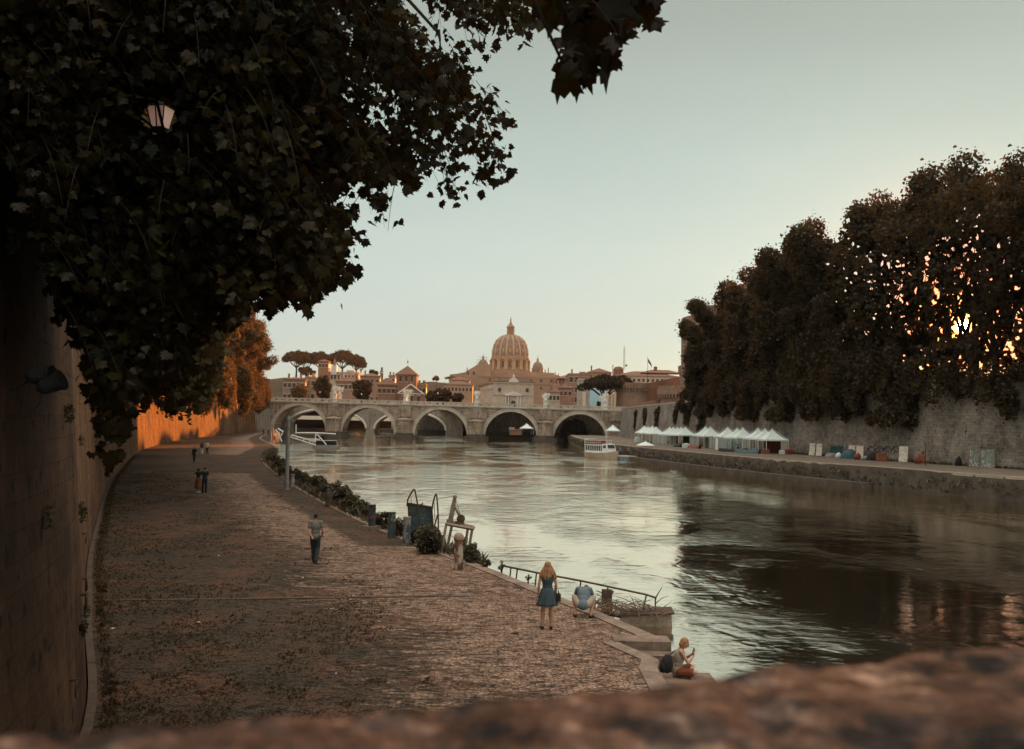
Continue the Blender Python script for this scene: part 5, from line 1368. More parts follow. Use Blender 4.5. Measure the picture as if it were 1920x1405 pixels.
# ------------------------------------------------------------------ people
def shapes_mesh(name, shapes, mat, voxel, parent, grow=0.0, smooth=4):
    """capsules ('c',p0,r0,p1,r1) and ellipsoids ('e',c,(rx,ry,rz)[,rot]) fused into one continuous skin"""
    m = MB()
    for s in shapes:
        if s[0] == 'c':
            a, b = Vector(s[1]), Vector(s[3]); r0, r1 = s[2]+grow, s[4]+grow
            m.tube([a, a.lerp(b,.5), b], [r0, (r0+r1)/2, r1], 10); m.ball(a, r0, 10, 6); m.ball(b, r1, 10, 6)
        else:
            m.ball(s[1], tuple(q+grow for q in s[2]), 16, 10, s[3] if len(s) > 3 else None)
    o = m.build(name, mat, parent, smooth=True)
    md = o.modifiers.new('fuse','REMESH'); md.mode = 'VOXEL'; md.voxel_size = voxel; md.use_smooth_shade = True
    if smooth: sm = o.modifiers.new('soft','SMOOTH'); sm.factor = .5; sm.iterations = smooth
    return o
def hand(w, d, up, s=1.0, curl=.5):
    """palm, four unequal bent fingers and a thumb from the side of the palm"""
    w, d, up = Vector(w), Vector(d).normalized(), Vector(up).normalized(); side = d.cross(up).normalized(); S = []
    c = w + d*.045*s; S.append(('c', w, .022*s, w+d*.075*s, .024*s)); S.append(('c', w+d*.03*s+side*.018*s, .016*s, w+d*.075*s+side*.022*s, .014*s)); S.append(('c', w+d*.03*s-side*.018*s, .016*s, w+d*.075*s-side*.022*s, .013*s))
    for k, L_ in ((-1.5,.058),(-.5,.072),(.5,.076),(1.5,.066)):
        b = w + d*.085*s + side*k*.019*s; m1 = b + (d*(1-curl*.3)-up*curl*.6).normalized()*L_*.55*s; m2 = m1 + (d*(1-curl)-up*curl*1.3).normalized()*L_*.45*s
        S += [('c', b, .0095*s, m1, .0085*s), ('c', m1, .0085*s, m2, .007*s)]
    b = w + d*.03*s + side*.028*s; m1 = b + (d*.6+side*.7-up*.3).normalized()*.04*s; S += [('c', b, .012*s, m1, .010*s), ('c', m1, .010*s, m1+(d*.9+side*.1-up*.4).normalized()*.03*s, .008*s)]
    return S
def head(c, f, s=1.0):
    """c = head centre, f = facing direction (unit, horizontal-ish)"""
    c, f = Vector(c), Vector(f).normalized(); q = f.to_track_quat('Y','Z').to_matrix()
    P = lambda x,y,z: c + q@Vector((x,y,z))*s
    return [('e', c, (.075*s,.093*s,.105*s), q), ('e', P(0,.018,-.06), (.055*s,.065*s,.06*s), q), ('c', P(0,.088,.005), .011*s, P(0,.104,-.025), .015*s),
            ('e', P(.077,-.005,-.01), (.012*s,.022*s,.032*s), q), ('e', P(-.077,-.005,-.01), (.012*s,.022*s,.032*s), q), ('c', P(-.02,.083,-.055), .008*s, P(.02,.083,-.055), .008*s)], P
def limb(a, b, c, r):
    return [('c', a, r[0], b, r[1]), ('c', b, r[1]*1.02, c, r[2]), ('c', Vector(b).lerp(Vector(c),.25), r[1]*1.12, Vector(b).lerp(Vector(c),.6), r[1]*.85)]
def foot(an, d, s=1.0):
    an, d = Vector(an), Vector(d).normalized(); return [('c', an, .042*s, an+Vector((0,0,-.05)), .045*s), ('c', an+Vector((0,0,-.055))-d*.03, .036*s, an+d*.14*s+Vector((0,0,-.063)), .030*s)]
PD = dict(pel=(0,0,.93), che=(0,.0,1.27), nek=(0,0,1.47), hd=(0,.02,1.61), sh=(.175,0,1.40), el=(.23,-.02,1.12), wr=(.25,.04,.88), hip=(.09,0,.90), kn=(.10,.02,.50), an=(.10,0,.09))
def person(name_label, loc, rz, h=1.72, pose=None, top='shirt', top_mat=None, bottom='trousers', bot_mat=None, hair='short', hair_mat=None, shoe_mat=None, voxel=.014, female=False, hands=True, group=None, face=(0,1,0), sleeve=.55, extra=None, skin=None):
    t = thing('person', name_label, 'person', loc, rz, group); s = h/1.72; t.scale = (s,s,s)
    J = {}
    for k, v in PD.items():
        if k in ('pel','che','nek','hd'): J[k] = Vector(v)
        else: J[k+'L'] = Vector((-v[0],v[1],v[2])); J[k+'R'] = Vector(v)
    for k, v in (pose or {}).items(): J[k] = Vector(v)
    sk = .88 if female else 1.0
    up = (J['che']-J['pel']).normalized(); q = up.to_track_quat('Z','Y').to_matrix()
    sh_ax = (J['shR']-J['shL']).normalized(); fw = up.cross(sh_ax)*-1
    Q = Matrix((sh_ax, up.cross(sh_ax), up)).transposed()
    torso = [('e', J['pel'], (.155*(1.04 if female else .97), .115, .135), Q), ('e', J['pel'].lerp(J['che'],.5), (.135*sk,.10*sk,.17), Q), ('e', J['che'], (.165*sk,.112,.19), Q), ('c', J['shL'], .062*sk, J['shR'], .062*sk), ('c', J['che']+up*.08, .07, J['nek'], .052*sk)]
    arms = limb(J['shL'], J['elL'], J['wrL'], (.052*sk,.040*sk,.027*sk)) + limb(J['shR'], J['elR'], J['wrR'], (.052*sk,.040*sk,.027*sk))
    legs = limb(J['hipL'], J['knL'], J['anL'], (.088,.056,.038)) + limb(J['hipR'], J['knR'], J['anR'], (.088,.056,.038))
    hs, P = head(J['hd'], face)
    fd = {'L': J.get('fdL', Vector((-.1,1,0))), 'R': J.get('fdR', Vector((.1,1,0)))}
    body = torso + [('c', J['nek'], .050*sk, J['hd'], .045*sk)] + hs + arms + legs + foot(J['anL'], fd['L']) + foot(J['anR'], fd['R'])
    if hands:
        for k in 'LR':
            d = (J['wr'+k]-J['el'+k]).normalized(); d = J.get('hd'+k, d); u = J.get('hu'+k, Vector((0,1,0)) if abs(d.y) < .8 else Vector((0,0,1)))
            body += hand(J['wr'+k], d, u, .95, .6)
    shapes_mesh('body', body, skin or MAT['skin'], voxel, t, 0, 2)
    g_ = .011
    if top_mat:
        al = []
        for k in 'LR': al.append(('c', J['sh'+k], .055*sk, J['sh'+k].lerp(J['el'+k], sleeve), .050*sk))
        if sleeve > 1:
            for k in 'LR': al[-1 if k == 'R' else -2] = ('c', J['sh'+k], .055*sk, J['el'+k], .045*sk); al.append(('c', J['el'+k], .045*sk, J['wr'+k], .034*sk))
        ts = torso[:4] if sleeve >= .2 else torso[:3]
        shapes_mesh(top, ts + (al if sleeve >= .2 else []), top_mat, voxel, t, g_+.004, 3)
    if bot_mat:
        if bottom == 'trousers':
            shapes_mesh(bottom, [torso[0]] + limb(J['hipL'],J['knL'],J['anL'],(.092,.064,.056)) + limb(J['hipR'],J['knR'],J['anR'],(.092,.064,.056)), bot_mat, voxel, t, .012, 2)
        elif bottom == 'shorts':
            shapes_mesh(bottom, [torso[0]] + [('c', J['hip'+k], .095, J['hip'+k].lerp(J['kn'+k],.75), .085) for k in 'LR'], bot_mat, voxel, t, .012, 2)
        elif bottom in ('skirt','dress_skirt'):
            m = MB(); N_ = 36; rows_ = 9; z0 = 1.06; z1 = J.get('hem', Vector((0,0,.56))).z
            for i in range(rows_+1):
                f_ = i/rows_; z = z0+(z1-z0)*f_; r = .135+.13*f_**.75
                for k in range(N_):
                    a = 2*math.pi*k/N_; w = 1+.10*f_*math.sin(a*7+.6)+.05*f_*math.sin(a*13); m.v.append((J['pel'].x+r*w*math.cos(a), J['pel'].y+r*w*.82*math.sin(a), z+.012*f_*math.sin(a*5)))
            for i in range(rows_):
                for k in range(N_): m.f.append((i*N_+k,(i+1)*N_+k,(i+1)*N_+(k+1)%N_,i*N_+(k+1)%N_)); m.mi.append(0)
            o = m.build(bottom, bot_mat, t, smooth=True); md = o.modifiers.new('t','SOLIDIFY'); md.thickness = .006
    if shoe_mat:
        for k in 'LR': shapes_mesh('shoe', [x for x in foot(J['an'+k], fd[k])][1:], shoe_mat, voxel, t, .010, 1)
    hm = hair_mat
    f3 = Vector(face).normalized()
    if hair == 'short': shapes_mesh('hair', [('e', P(0,-.022,.028), (.079,.088,.092), f3.to_track_quat('Y','Z').to_matrix())], hm, voxel, t, .004, 1)
    elif hair == 'bob':
        qq = f3.to_track_quat('Y','Z').to_matrix()
        shapes_mesh('hair', [('e', P(0,-.03,.03), (.086,.096,.098), qq), ('e', P(0,-.055,-.04), (.082,.065,.09), qq), ('c', P(-.07,.0,.02), .022, P(-.075,.02,-.09), .016), ('c', P(.07,.0,.02), .022, P(.075,.02,-.09), .016)], hm, voxel, t, .003, 1)
    elif hair == 'long':
        S_ = [('e', P(0,-.025,.03), (.090,.10,.10))]; r_ = random.Random(2)
        for k in range(46):
            a = r_.uniform(math.pi*.93, math.pi*2.07); rr_ = r_.uniform(.05,.10); x0 = rr_*math.cos(a); y0 = -.02+.8*rr_*math.sin(a); L_ = r_.uniform(.24,.40); p0 = P(x0,y0,.0)
            spread = 1.0+r_.uniform(.3,1.05); p1 = P(x0*spread, y0-.02, -L_*.4); p2 = P(x0*spread*1.15+r_.uniform(-.03,.03), y0-.035, -L_*.75); p3 = P(x0*spread*1.1+r_.uniform(-.03,.03), y0-.03, -L_)
            S_ += [('c', p0, .022, p1, .022), ('c', p1, .022, p2, .018), ('c', p2, .018, p3, .007)]
        shapes_mesh('hair', S_, hm, .009, t, 0, 1)
    if extra: extra(t, J, P)
    return t
M_hair_b = simple('blond_hair', (.30,.15,.07), .55, .35, 14, bump=.006); M_hair_d = simple('dark_hair', (.02,.014,.01), .6, .3, 14)
M_denim = simple('blue_denim', (.042,.068,.082), .85, .3, 6, bump=.003); M_dark = simple('dark_trousers', (.03,.035,.04), .85, .3, 6); M_grey = simple('grey_cotton', (.15,.145,.13), .85, .2, 5, bump=.003)
M_black = simple('black_cotton', (.018,.018,.02), .85, .3, 6); M_rust = simple('rust_skirt', (.15,.045,.022), .85, .25, 5); M_steel = simple('washed_blue_cotton', (.11,.15,.175), .85, .18, 6, bump=.003)
M_white = simple('white_cotton', (.55,.5,.45), .85, .12, 6); M_tan = simple('tan_shorts', (.30,.25,.19), .85, .2, 5); M_sand = simple('sand_cotton', (.30,.24,.19), .85, .2, 6); M_shoe = simple('dark_shoe', (.02,.018,.017), .6, .2, 8)
# 1 standing woman
def bag(t, J, P):
    m = MB(); m.box((.30,.05,.80),(.10,.22,.19)); m.tube([(.30,.13,.89),(.29,.02,1.0),(.30,-.05,.89)], .009, 6); o = m.build('handbag', M_shoe, t); md = o.modifiers.new('b','BEVEL'); md.width = .02; md.segments = 2
p = G(1025,1179,ZB); person('woman with long blond curly hair and blue dress standing with her back turned', (p.x,p.y,ZB), R(4), 1.70, dict(elL=(-.225,-.03,1.12), elR=(.225,-.02,1.12), wrR=(.235,.06,.90), wrL=(-.235,.02,.88), hem=(0,0,.60), anL=(-.115,0,.09), anR=(.115,0,.09)), 'bodice', M_denim, 'skirt', M_denim, 'long', M_hair_b, M_shoe, .011, True, sleeve=0, extra=bag)
# 2 squatting man, back to us, bent down so far that his head is hidden
p = G(1093,1158,ZB)
person('man in a washed blue T-shirt squatting with bowed head on the quay edge', (p.x,p.y,ZB), R(-8), 1.76,
    dict(pel=(0,-.02,.34), che=(.0,.19,.60), nek=(.02,.33,.71), hd=(.05,.42,.66), shL=(-.155,.24,.70), shR=(.155,.24,.70), elL=(-.245,.36,.50), elR=(.245,.36,.50), wrL=(-.16,.46,.34), wrR=(.16,.47,.34), hipL=(-.11,.0,.34), hipR=(.11,.0,.34), knL=(-.27,.27,.50), knR=(.27,.27,.50), anL=(-.20,.02,.09), anR=(.20,.02,.09), fdL=(-.35,1,0), fdR=(.35,1,0)),
    'shirt', M_steel, 'shorts', M_tan, 'short', M_hair_d, M_shoe, .011, False, face=(0,.75,-.66), sleeve=.6)
# 3 seated woman with phone and rucksack, in profile, facing right and a little away
def pack(t, J, P):
    S_ = [('e', (-.25,-.13,.30), (.145,.12,.21)), ('e', (-.34,-.15,.24), (.09,.10,.14)), ('e', (-.23,-.12,.47), (.09,.08,.06))]
    shapes_mesh('rucksack', S_, M_black, .012, t, 0, 3)
    m = MB(); m.tube([(-.20,-.05,.48),(-.06,-.02,.60),(.03,.0,.50),(-.05,-.02,.28)], .014, 6); m.build('strap', M_black, t)
def phone(t, J, P):
    m = MB(); m.box((.37,.02,.585),(.014,.078,.150),R(8)); o = m.build('phone', MAT['metal_dark'], t); md = o.modifiers.new('b','BEVEL'); md.width = .004
    pack(t, J, P)
    for s_ in (-1,1):
        m = MB(); m.ball(P(.030*s_,.088,.012), .011, 8, 6); m.build('eye', MAT['metal_dark'], t)
p = D(1272,1254,22.25)
person('blond woman in a pale tank top sitting cross-legged with phone and rucksack', (p.x-.02, 22.25, 1.12), R(-6), 1.70,
    dict(pel=(0,0,.13), che=(.045,0,.46), nek=(.10,0,.66), hd=(.165,0,.765), shL=(.07,.165,.60), shR=(.07,-.165,.60), elL=(.20,.21,.37), elR=(.23,-.20,.36), wrL=(.35,.06,.52), wrR=(.36,-.07,.50), hipL=(.03,.10,.12), hipR=(.03,-.10,.12), knL=(.36,.27,.17), knR=(.38,-.26,.17), anL=(.28,-.12,.08), anR=(.30,.14,.07), fdL=(.3,-1,0), fdR=(.3,1,0), hdL=(.1,-.35,1), hdR=(.1,.35,1), huL=(-1,0,0), huR=(-1,0,0)),
    'tank_top', M_sand, 'shorts', M_rust, 'bob', M_hair_b, None, .010, True, face=(1,0,-.55), sleeve=0, extra=phone)
# 4 walking man
p = G(590,1056,ZB)
person('man in a grey T-shirt and dark trousers walking away alone across the cobbles', (p.x,p.y,ZB), R(6), 1.80,
    dict(anL=(-.05,.16,.09), knL=(-.08,.14,.50), anR=(.05,-.16,.12), knR=(.085,.02,.50), elL=(-.24,-.05,1.13), wrL=(-.13,-.14,.95), elR=(.25,-.03,1.13), wrR=(.22,.13,.96)),
    'shirt', M_grey, 'trousers', M_dark, 'short', M_hair_d, M_shoe, .012)
# 5,6 the couple
p = G(371,924,ZB); person('woman in a rust-coloured long skirt, left one of the embracing couple', (p.x,p.y,ZB), R(-20), 1.66,
    dict(elL=(-.27,.10,1.22), wrL=(-.12,.30,1.34), elR=(.25,.12,1.24), wrR=(.22,.32,1.40), hem=(0,0,.30)), 'shirt', M_black, 'skirt', M_rust, 'bob', M_hair_d, MAT['fabric_white'], .016, True, hands=False, sleeve=.5)
p = G(383,924,ZB); person('man in dark clothes standing close beside the woman in the rust skirt', (p.x,p.y,ZB), R(30), 1.72,
    dict(elL=(-.26,.14,1.22), wrL=(-.30,.34,1.30)), 'shirt', M_black, 'trousers', M_black, 'short', M_hair_d, M_shoe, .016, hands=False, sleeve=.6)
# 7-9 farther walkers
p = G(364,867,ZB); person('walker all in black on the path between the couple and the two farthest walkers', (p.x,p.y,ZB), R(170), 1.78, dict(anL=(-.08,.12,.09), anR=(.08,-.12,.1)), 'shirt', M_black, 'trousers', M_dark, 'short', M_hair_d, M_shoe, .02, hands=False, sleeve=1.2)
p = G(378,853,ZB); person('walker in pale trousers, left one of the two farthest walkers', (p.x,p.y,ZB), R(10), 1.68, dict(anL=(-.08,.1,.09), anR=(.08,-.1,.1)), 'shirt', M_dark, 'trousers', M_white, 'bob', M_hair_d, M_shoe, .02, True, hands=False, sleeve=1.2)
p = G(388,852,ZB); person('walker in a white shirt and dark trousers, right one of the two farthest walkers', (p.x,p.y,ZB), R(-10), 1.76, dict(anL=(-.08,-.1,.09), anR=(.08,.1,.1)), 'shirt', M_white, 'trousers', M_black, 'short', M_hair_d, M_shoe, .02, hands=False, sleeve=.6)
def small_person(px, pyb, zb, lab, rz, tm, bm_, y=None, h=1.72):
    p = G(px, pyb, zb) if y is None else D(px, pyb, y); person(lab, (p.x,p.y,zb), rz, h, None, 'shirt', tm, 'trousers', bm_, 'short', M_hair_d, None, .035, hands=False, sleeve=.8)
small_person(494,816,ZB,'tiny figure by the pale abutment at the far end of the left bank',0,M_black,M_dark)
small_person(503,817,ZB,'tiny figure to the right of another one by the pale abutment',0,M_dark,M_dark)
small_person(514,826,ZB,'small figure in light clothes next to the white jetty gate',0,M_white,M_dark)

# ------------------------------------------------------------------ bollards and the post
def bollard(px, pyb, pyt, hw, label, mats, dome=False, plinth=False, z=ZB):
    b = G(px, pyb, z); sc = F_PX/b.y; h = (pyb-pyt)/sc; r = hw/sc; t = thing('bollard', label, 'bollard', b, rnd.uniform(0,3), 'bollards along the left quay edge')
    z0 = 0
    if plinth: m = MB(); m.box((0,0,.09),(r*4,r*3.4,.22)); m.build('plinth', MAT['kerb'], t); z0 = .2
    m = MB(); m.lathe([(r*1.06,0),(r,.05),(r*.97,h*.78),(r*1.0,h*.80)] if dome else [(r*1.04,z0-.02),(r,z0+.05),(r*.96,h-.06),(r*1.06,h-.05),(r*1.06,h),(0,h+.01)], (0,0,0), 20); m.build('shaft', mats[0], t, smooth=False)
    if dome: m = MB(); m.lathe([(r*1.0,h*.8),(r*1.10,h*.815),(r*1.10,h*.87),(r*1.0,h*.93),(r*.75,h*.975),(r*.4,h*.995),(0,h)], (0,0,0), 20); m.build('cap', mats[1], t, smooth=True)
    elif mats[1]: m = MB(); m.lathe([(r*1.03,h*.45),(r*1.03,h*.58),],(0,0,0),20,cap=False); m.build('band', mats[1], t)
def peel(name, a, b, c):
    t = NT(name); p = t.obj((1,1,.6)); n = t.noise(p, 3.2, 5, .6); n2 = t.noise(p, 1.7, 4, .6)
    col = t.ramp(n, [(.42, a), (.50, b)]); col = t.mix(t.ramp(n2, [(.52,(0,0,0)),(.58,(1,1,1))]), col, c); return t.done(col, .8, t.bump(n, .5, .02))
bollard(859,1068,1000,8.6,'weathered white bollard with a rounded rusty red cap, nearest to the viewer',[peel('peeling_white_paint',(.38,.31,.26),(.16,.08,.05),(.05,.035,.03)), peel('peeling_red_cap',(.17,.05,.03),(.28,.2,.16),(.03,.03,.03))],dome=True)
bollard(762,1022,970,7.4,'bollard with blue graffiti stains beside the leaning panel',[peel('blue_stained_paint',(.03,.07,.11),(.22,.20,.17),(.06,.05,.045)), None])
bollard(734,1009,961,7.2,'bollard with white vertical smears, second before the leaning panel',[peel('smeared_paint',(.06,.045,.04),(.04,.07,.08),(.30,.28,.25)), None])
bollard(697,994,947,6.8,'dark blue-grey bollard on a square stone plinth',[peel('dark_blue_paint',(.035,.055,.06),(.025,.03,.035),(.10,.07,.06)), peel('red_stripe',(.14,.05,.04),(.05,.04,.04),(.03,.03,.03))],plinth=True)
bollard(616,950,912,5.8,'brown striped bollard in the shrubs between the post and the plinth bollard',[peel('brown_paint',(.09,.06,.045),(.035,.03,.028),(.14,.11,.09)), peel('brown_stripe',(.04,.03,.025),(.10,.06,.05),(.03,.03,.03))])
bollard(547,918,890,4.6,'short pale bollard just right of the grey post',[peel('pale_paint',(.28,.25,.22),(.16,.13,.11),(.1,.08,.07)), None])
b = G(537,919,ZB); gp = thing('metal_post', 'tall grey metal post standing alone at the quay edge', 'post', b)
H_ = (919-781)/F_PX*b.y
m = MB(); m.lathe([(.26,0),(.26,.05),(.17,.06),(.165,.6),(.15,.65),(.145,H_-.35),(.19,H_-.34),(.19,H_-.2),(.13,H_-.18),(.11,H_),(0,H_+.02)],(0,0,0),14); m.build('pole', MAT['metal_grey'], gp)
m = MB(); m.box((0,0,H_*.62),(.5,.08,.10)); m.box((.1,0,H_*.94),(.5,.12,.12)); m.build('bracket', MAT['metal_grey'], gp)

# ------------------------------------------------------------------ leaning panel with hoop rails; winch frame; sunken gangway with railing
o0 = D(790,1030,42.3); kx = 42.3/F_PX
Pp = lambda px, py, dy=0: Vector(((px-790)*kx, dy, (1030-py)*kx + (px-790)*kx*.02))
gw = thing('boarding_ramp', 'raised boarding ramp: a leaning blue-grey perforated panel between two pointed hoop rails', 'ramp', (o0.x, 42.3, o0.z))
def panel_mat():
    t = NT('perforated_panel'); v = t.N('TexVoronoi', Vector=t.obj((1,.2,1)), Scale=5.5, Randomness=.35)
    holes = t.ramp(v.outputs['Distance'], [(.13,(.75,.7,.6)),(.18,(.0,.0,.0))]); n = t.noise(t.obj(), 2.5, 4)
    base = t.ramp(n, [(.35,(.055,.085,.095)),(.65,(.12,.16,.17))]); c = t.mix(t.math('MULTIPLY', holes, t.ramp(n,[(.45,(0,0,0)),(.6,(1,1,1))])), base, (.55,.50,.42)); return t.done(c, .7)
m = MB(); q = [Pp(764,946),Pp(806,953),Pp(812,1000,.3),Pp(816,1034,.5),Pp(772,1034,.5),Pp(766,980,.2)]
n6 = len(q); vs_ = [v+Vector((0,-.04,0)) for v in q] + [v+Vector((0,.04,0)) for v in q]
m.add(vs_, [tuple(range(n6))[::-1], tuple(range(n6,2*n6))] + [(i,(i+1)%n6,n6+(i+1)%n6,n6+i) for i in range(n6)]); m.build('panel', panel_mat(), gw)
m = MB()
for a, b in (((764,945),(807,952)),((764,945),(767,985)),((767,985),(772,1030)),((807,952),(811,990)),((811,990),(815,1030))): m.tube([Pp(*a,-.05),Pp(*b,-.05+(.5 if b[1]>1000 else 0))], .045, 6)
m.build('frame', MAT['rust'], gw)
def hoop(P, nm='hoop_rail'):
    m = MB(); m.tube(P, .035, 6); return m.build(nm, MAT['rust'], gw)
hoop([Pp(762,950,-.1),Pp(763,938,-.15),Pp(768,928,-.2),Pp(774,918.5,-.25),Pp(776,918.5,-.28),Pp(779,930,-.3),Pp(784,955,-.3),Pp(788,985,-.3),Pp(790,1005,-.25)])
hoop([Pp(808,960,-.1),Pp(810,945,-.15),Pp(813,933,-.2),Pp(815,927,-.25),Pp(817,928,-.28),Pp(819,945,-.3),Pp(821,970,-.3),Pp(822,1000,-.3),Pp(822,1020,-.25)])
m = MB(); m.tube([Pp(782,950,-.3),Pp(772,972,-.2)], .03, 6); m.tube([Pp(820,965,-.3),Pp(813,990,-.2)], .03, 6); m.tube([Pp(769,932,-.2),Pp(772,960,-.25)], .014, 5); m.tube([Pp(812,940,-.2),Pp(817,1000,-.3)], .014, 5); m.tube([Pp(783,948,-.3),Pp(792,945,-.3),Pp(791,942,-.3)], .03, 6); m.build('brace', MAT['rust'], gw)

o1 = D(850,1040,38.5); k1 = 38.5/F_PX
Q_ = lambda px, py, dy=0: Vector(((px-850)*k1, dy, (1040-py)*k1 + (px-850)*k1*.02))
wf_ = thing('winch_frame', 'rusty winch frame: table of slanted legs with an inclined mast and a pulley wheel', 'winch', (o1.x, 38.5, o1.z))
m = MB()
def beam(m, a, b, r): m.tube([a,b], r, 4)
for a, b in (((836,982,0),(826,1045,-.3)),((845,986,.6),(834,1045,.6)),((884,994,0),(877,1042,-.2)),((875,992,.6),(869,1040,.6))): 
    mm = MB(); beam(mm, Q_(*a), Q_(*b), .055); mm.build('leg', MAT['concrete'], wf_)
beam(m, Q_(834,983,0), Q_(887,993,0), .07); beam(m, Q_(842,982,.6), Q_(887,993,.6), .06); beam(m, Q_(836,983,0), Q_(842,982,.6), .06); beam(m, Q_(886,993,0), Q_(887,993,.6), .05); m.box(Q_(841,979,.2),(.22,.4,.14)); m.build('table_frame', MAT['concrete'], wf_)
m = MB(); m.tube([Q_(842,982,.2), Q_(850,935,.2)], [.105,.075], 8); m.ball(Q_(850,934,.2), .085, 10, 6); m.build('mast', MAT['concrete'], wf_)
m = MB(); beam(m, Q_(849,950,.2), Q_(868,985,.2), .05); m.build('strut', MAT['concrete'], wf_)
m = MB(); c_ = Q_(862,975,.2); m.tube([c_+Vector((0,-.09,0)), c_+Vector((0,.09,0))], .17, 16); m.tube([c_+Vector((0,-.12,0)), c_+Vector((0,.12,0))], .05, 8); m.box(c_+Vector((-.05,0,-.14)),(.32,.2,.08)); m.build('pulley', MAT['rust'], wf_)
m = MB(); m.tube([Q_(850,933,.2), Q_(866,984,.1)], .010, 5); m.tube([Q_(850,933,.2), Q_(820,938,.5), Q_(793,947,1)], .008, 5); m.build('cable', MAT['rust'], wf_)

pa_ = G(941,1074,ZB); ya = pa_.y + .25
def RR(px, py, y): return D(px, py, y)
rl = thing('gangway', 'rusty gangway with a long sloping handrail sinking into the river by a broken pontoon', 'gangway', (0,0,0))
top = [(942,1061,ya),(1004,1073.5,ya-.1),(1090,1089.5,ya-.2),(1140,1100,ya-.3),(1211,1115,ya-.45),(1229,1121,ya-.5)]
T = [RR(*q) for q in top]
m = MB(); m.tube(T + [RR(1230,1123,ya-.5)], .035, 8); m.build('handrail', MAT['rust'], rl)
def at_px(px):
    for a, b in zip(top, top[1:]):
        if a[0] <= px <= b[0]: f_ = (px-a[0])/(b[0]-a[0]); return RR(a[0]+(b[0]-a[0])*f_, a[1]+(b[1]-a[1])*f_, a[2]+(b[2]-a[2])*f_)
for i, (px, dx, L_) in enumerate(((942.5,-6,.85),(958,-4,.95),(970,-5,1.0),(1006,-5,1.0),(1043,-4,1.0),(1089,-5,1.0),(1140,-5,1.0),(1212,-11,1.0),(1230,0,.4))):
    a = at_px(min(px,1228.9)); m = MB(); m.tube([a, a+Vector((dx*ya/F_PX, 0, -L_))], .026, 6); m.build('post', MAT['rust'], rl)
m = MB(); a = RR(1118,1108,ya-.3); b = RR(1143,1116,ya-.3); m.tube([a,b], .016, 5); m.tube([a+Vector((0,0,-.13)),b+Vector((0,0,-.13))], .016, 5)
l0 = T[0]+Vector((0,0,-.98)); l1 = RR(1208,1165,ya-.5)
m.tube([l0,l1], .06, 6); m.tube([RR(1118,1128,ya-.6),RR(1172,1146,ya-.9),RR(1220,1147,ya-.9)], .022, 5); m.build('lower_rail', MAT['rust'], rl)
m = MB(); n_ = 16
for k in range(n_):
    a = l0.lerp(l1,(k+.1)/n_); b = l0.lerp(l1,(k+.92)/n_); vs_ = [a+Vector((0,.05,0)), b+Vector((0,.05,0)), b+Vector((0,1.2,0)), a+Vector((0,1.2,0))]; vs_ += [v+Vector((0,0,-.05)) for v in vs_]
    m.add(vs_, [(0,1,2,3),(7,6,5,4),(0,4,5,1),(1,5,6,2),(2,6,7,3),(3,7,4,0)])
m.build('deck', MAT['dry_wood'], rl)
pt = thing('broken_pontoon', 'tilted concrete pontoon block lying in the water at the end of the railing', 'pontoon', tuple(G(1213,1174,0)), R(-4))
m = MB(); m.box((0,.5,-.05),(1.72,1.1,.85),0,('Y',R(-4))); o = m.build('hull', MAT['concrete'], pt); md = o.modifiers.new('b','BEVEL'); md.width = .03; md.segments = 2
m = MB(); m.box((.03,.5,.395),(1.80,1.16,.05),0,('Y',R(-4))); m.build('rim', MAT['rust'], pt)
rd = random.Random(12); m = MB(); c0 = RR(1178,1156,ya-1.0)
for k in range(110):
    c_ = c0 + Vector((rd.uniform(-1.4,1.1), rd.uniform(-.3,.9), rd.uniform(-.12,.35))); q = rd.uniform(0,6.28); L_ = rd.uniform(.3,1.1); e = c_+Vector((L_*math.cos(q), L_*.5*math.sin(q), rd.uniform(-.1,.45)*L_*1.4)); md_ = c_.lerp(e,.5)+Vector((0,0,.06)); m.tube([c_,md_,e],[.020,.014,.005],5)
m.tube([RR(1230,1120,ya-.6),RR(1242,1100,ya-.6)],[.03,.008],5); m.tube([RR(1150,1108,ya-.4),RR(1138,1134,ya-.4)],.03,5)
o = m.build('driftwood', MAT['dry_wood']); tag(o, 'tangle of bare driftwood twigs between the railing and the concrete pontoon', 'driftwood')
m = MB(); a = RR(1139,1112,ya-.5); m.box((a.x,a.y+.2,a.z-.35),(.34,.3,.85)); o = m.build('mooring_block', MAT['rust']); tag(o, 'dark upright mooring block behind the squatting man', 'block')

# ------------------------------------------------------------------ jetty on the far left bank
jt = thing('jetty', 'white truss gangway with a dark floating barge below the left arch', 'jetty', (0,0,0))
yj = 196
J_ = lambda px, py, dy=0: D(px, py, yj+dy)
for nm, segs, mt_, r in (('truss', [((545,820),(592,835)),((547,816),(592,829)),((545,820),(547,816)),((556,824),(558,820)),((568,828),(570,823)),((580,831),(582,826))], 'metal_white', .13), ('rail', [((553,812),(592,812)),((592,812),(629,814)),((592,812),(591,830)),((593,813),(612,834)),((555,796),(555,812)),((573,824),(600,824))], 'metal_white', .12), ('gate', [((517,806),(521,812)),((521,804),(531,810)),((522,812),(528,828)),((530,812),(520,826)),((541,800),(541,822))], 'metal_white', .16)):
    m = MB()
    for a, b in segs: m.tube([J_(*a), J_(*b)], r, 5)
    m.build(nm, MAT[mt_], jt)
bg = thing('barge', 'low dark floating barge at the end of the white gangway', 'barge', tuple(G(612,841,0)))
m = MB(); m.extrude_y([(-2.6,-.3),(2.6,-.3),(2.9,.75),(-2.9,.75)], -2, 2); m.build('hull', MAT['metal_grey'], bg)
m = MB(); m.box((-1.2,0,1.8),(1.9,2.4,2.0)); m.box((1.0,.5,1.3),(2.2,1.8,1.0)); m.build('deckhouse', MAT['metal_dark'], bg)
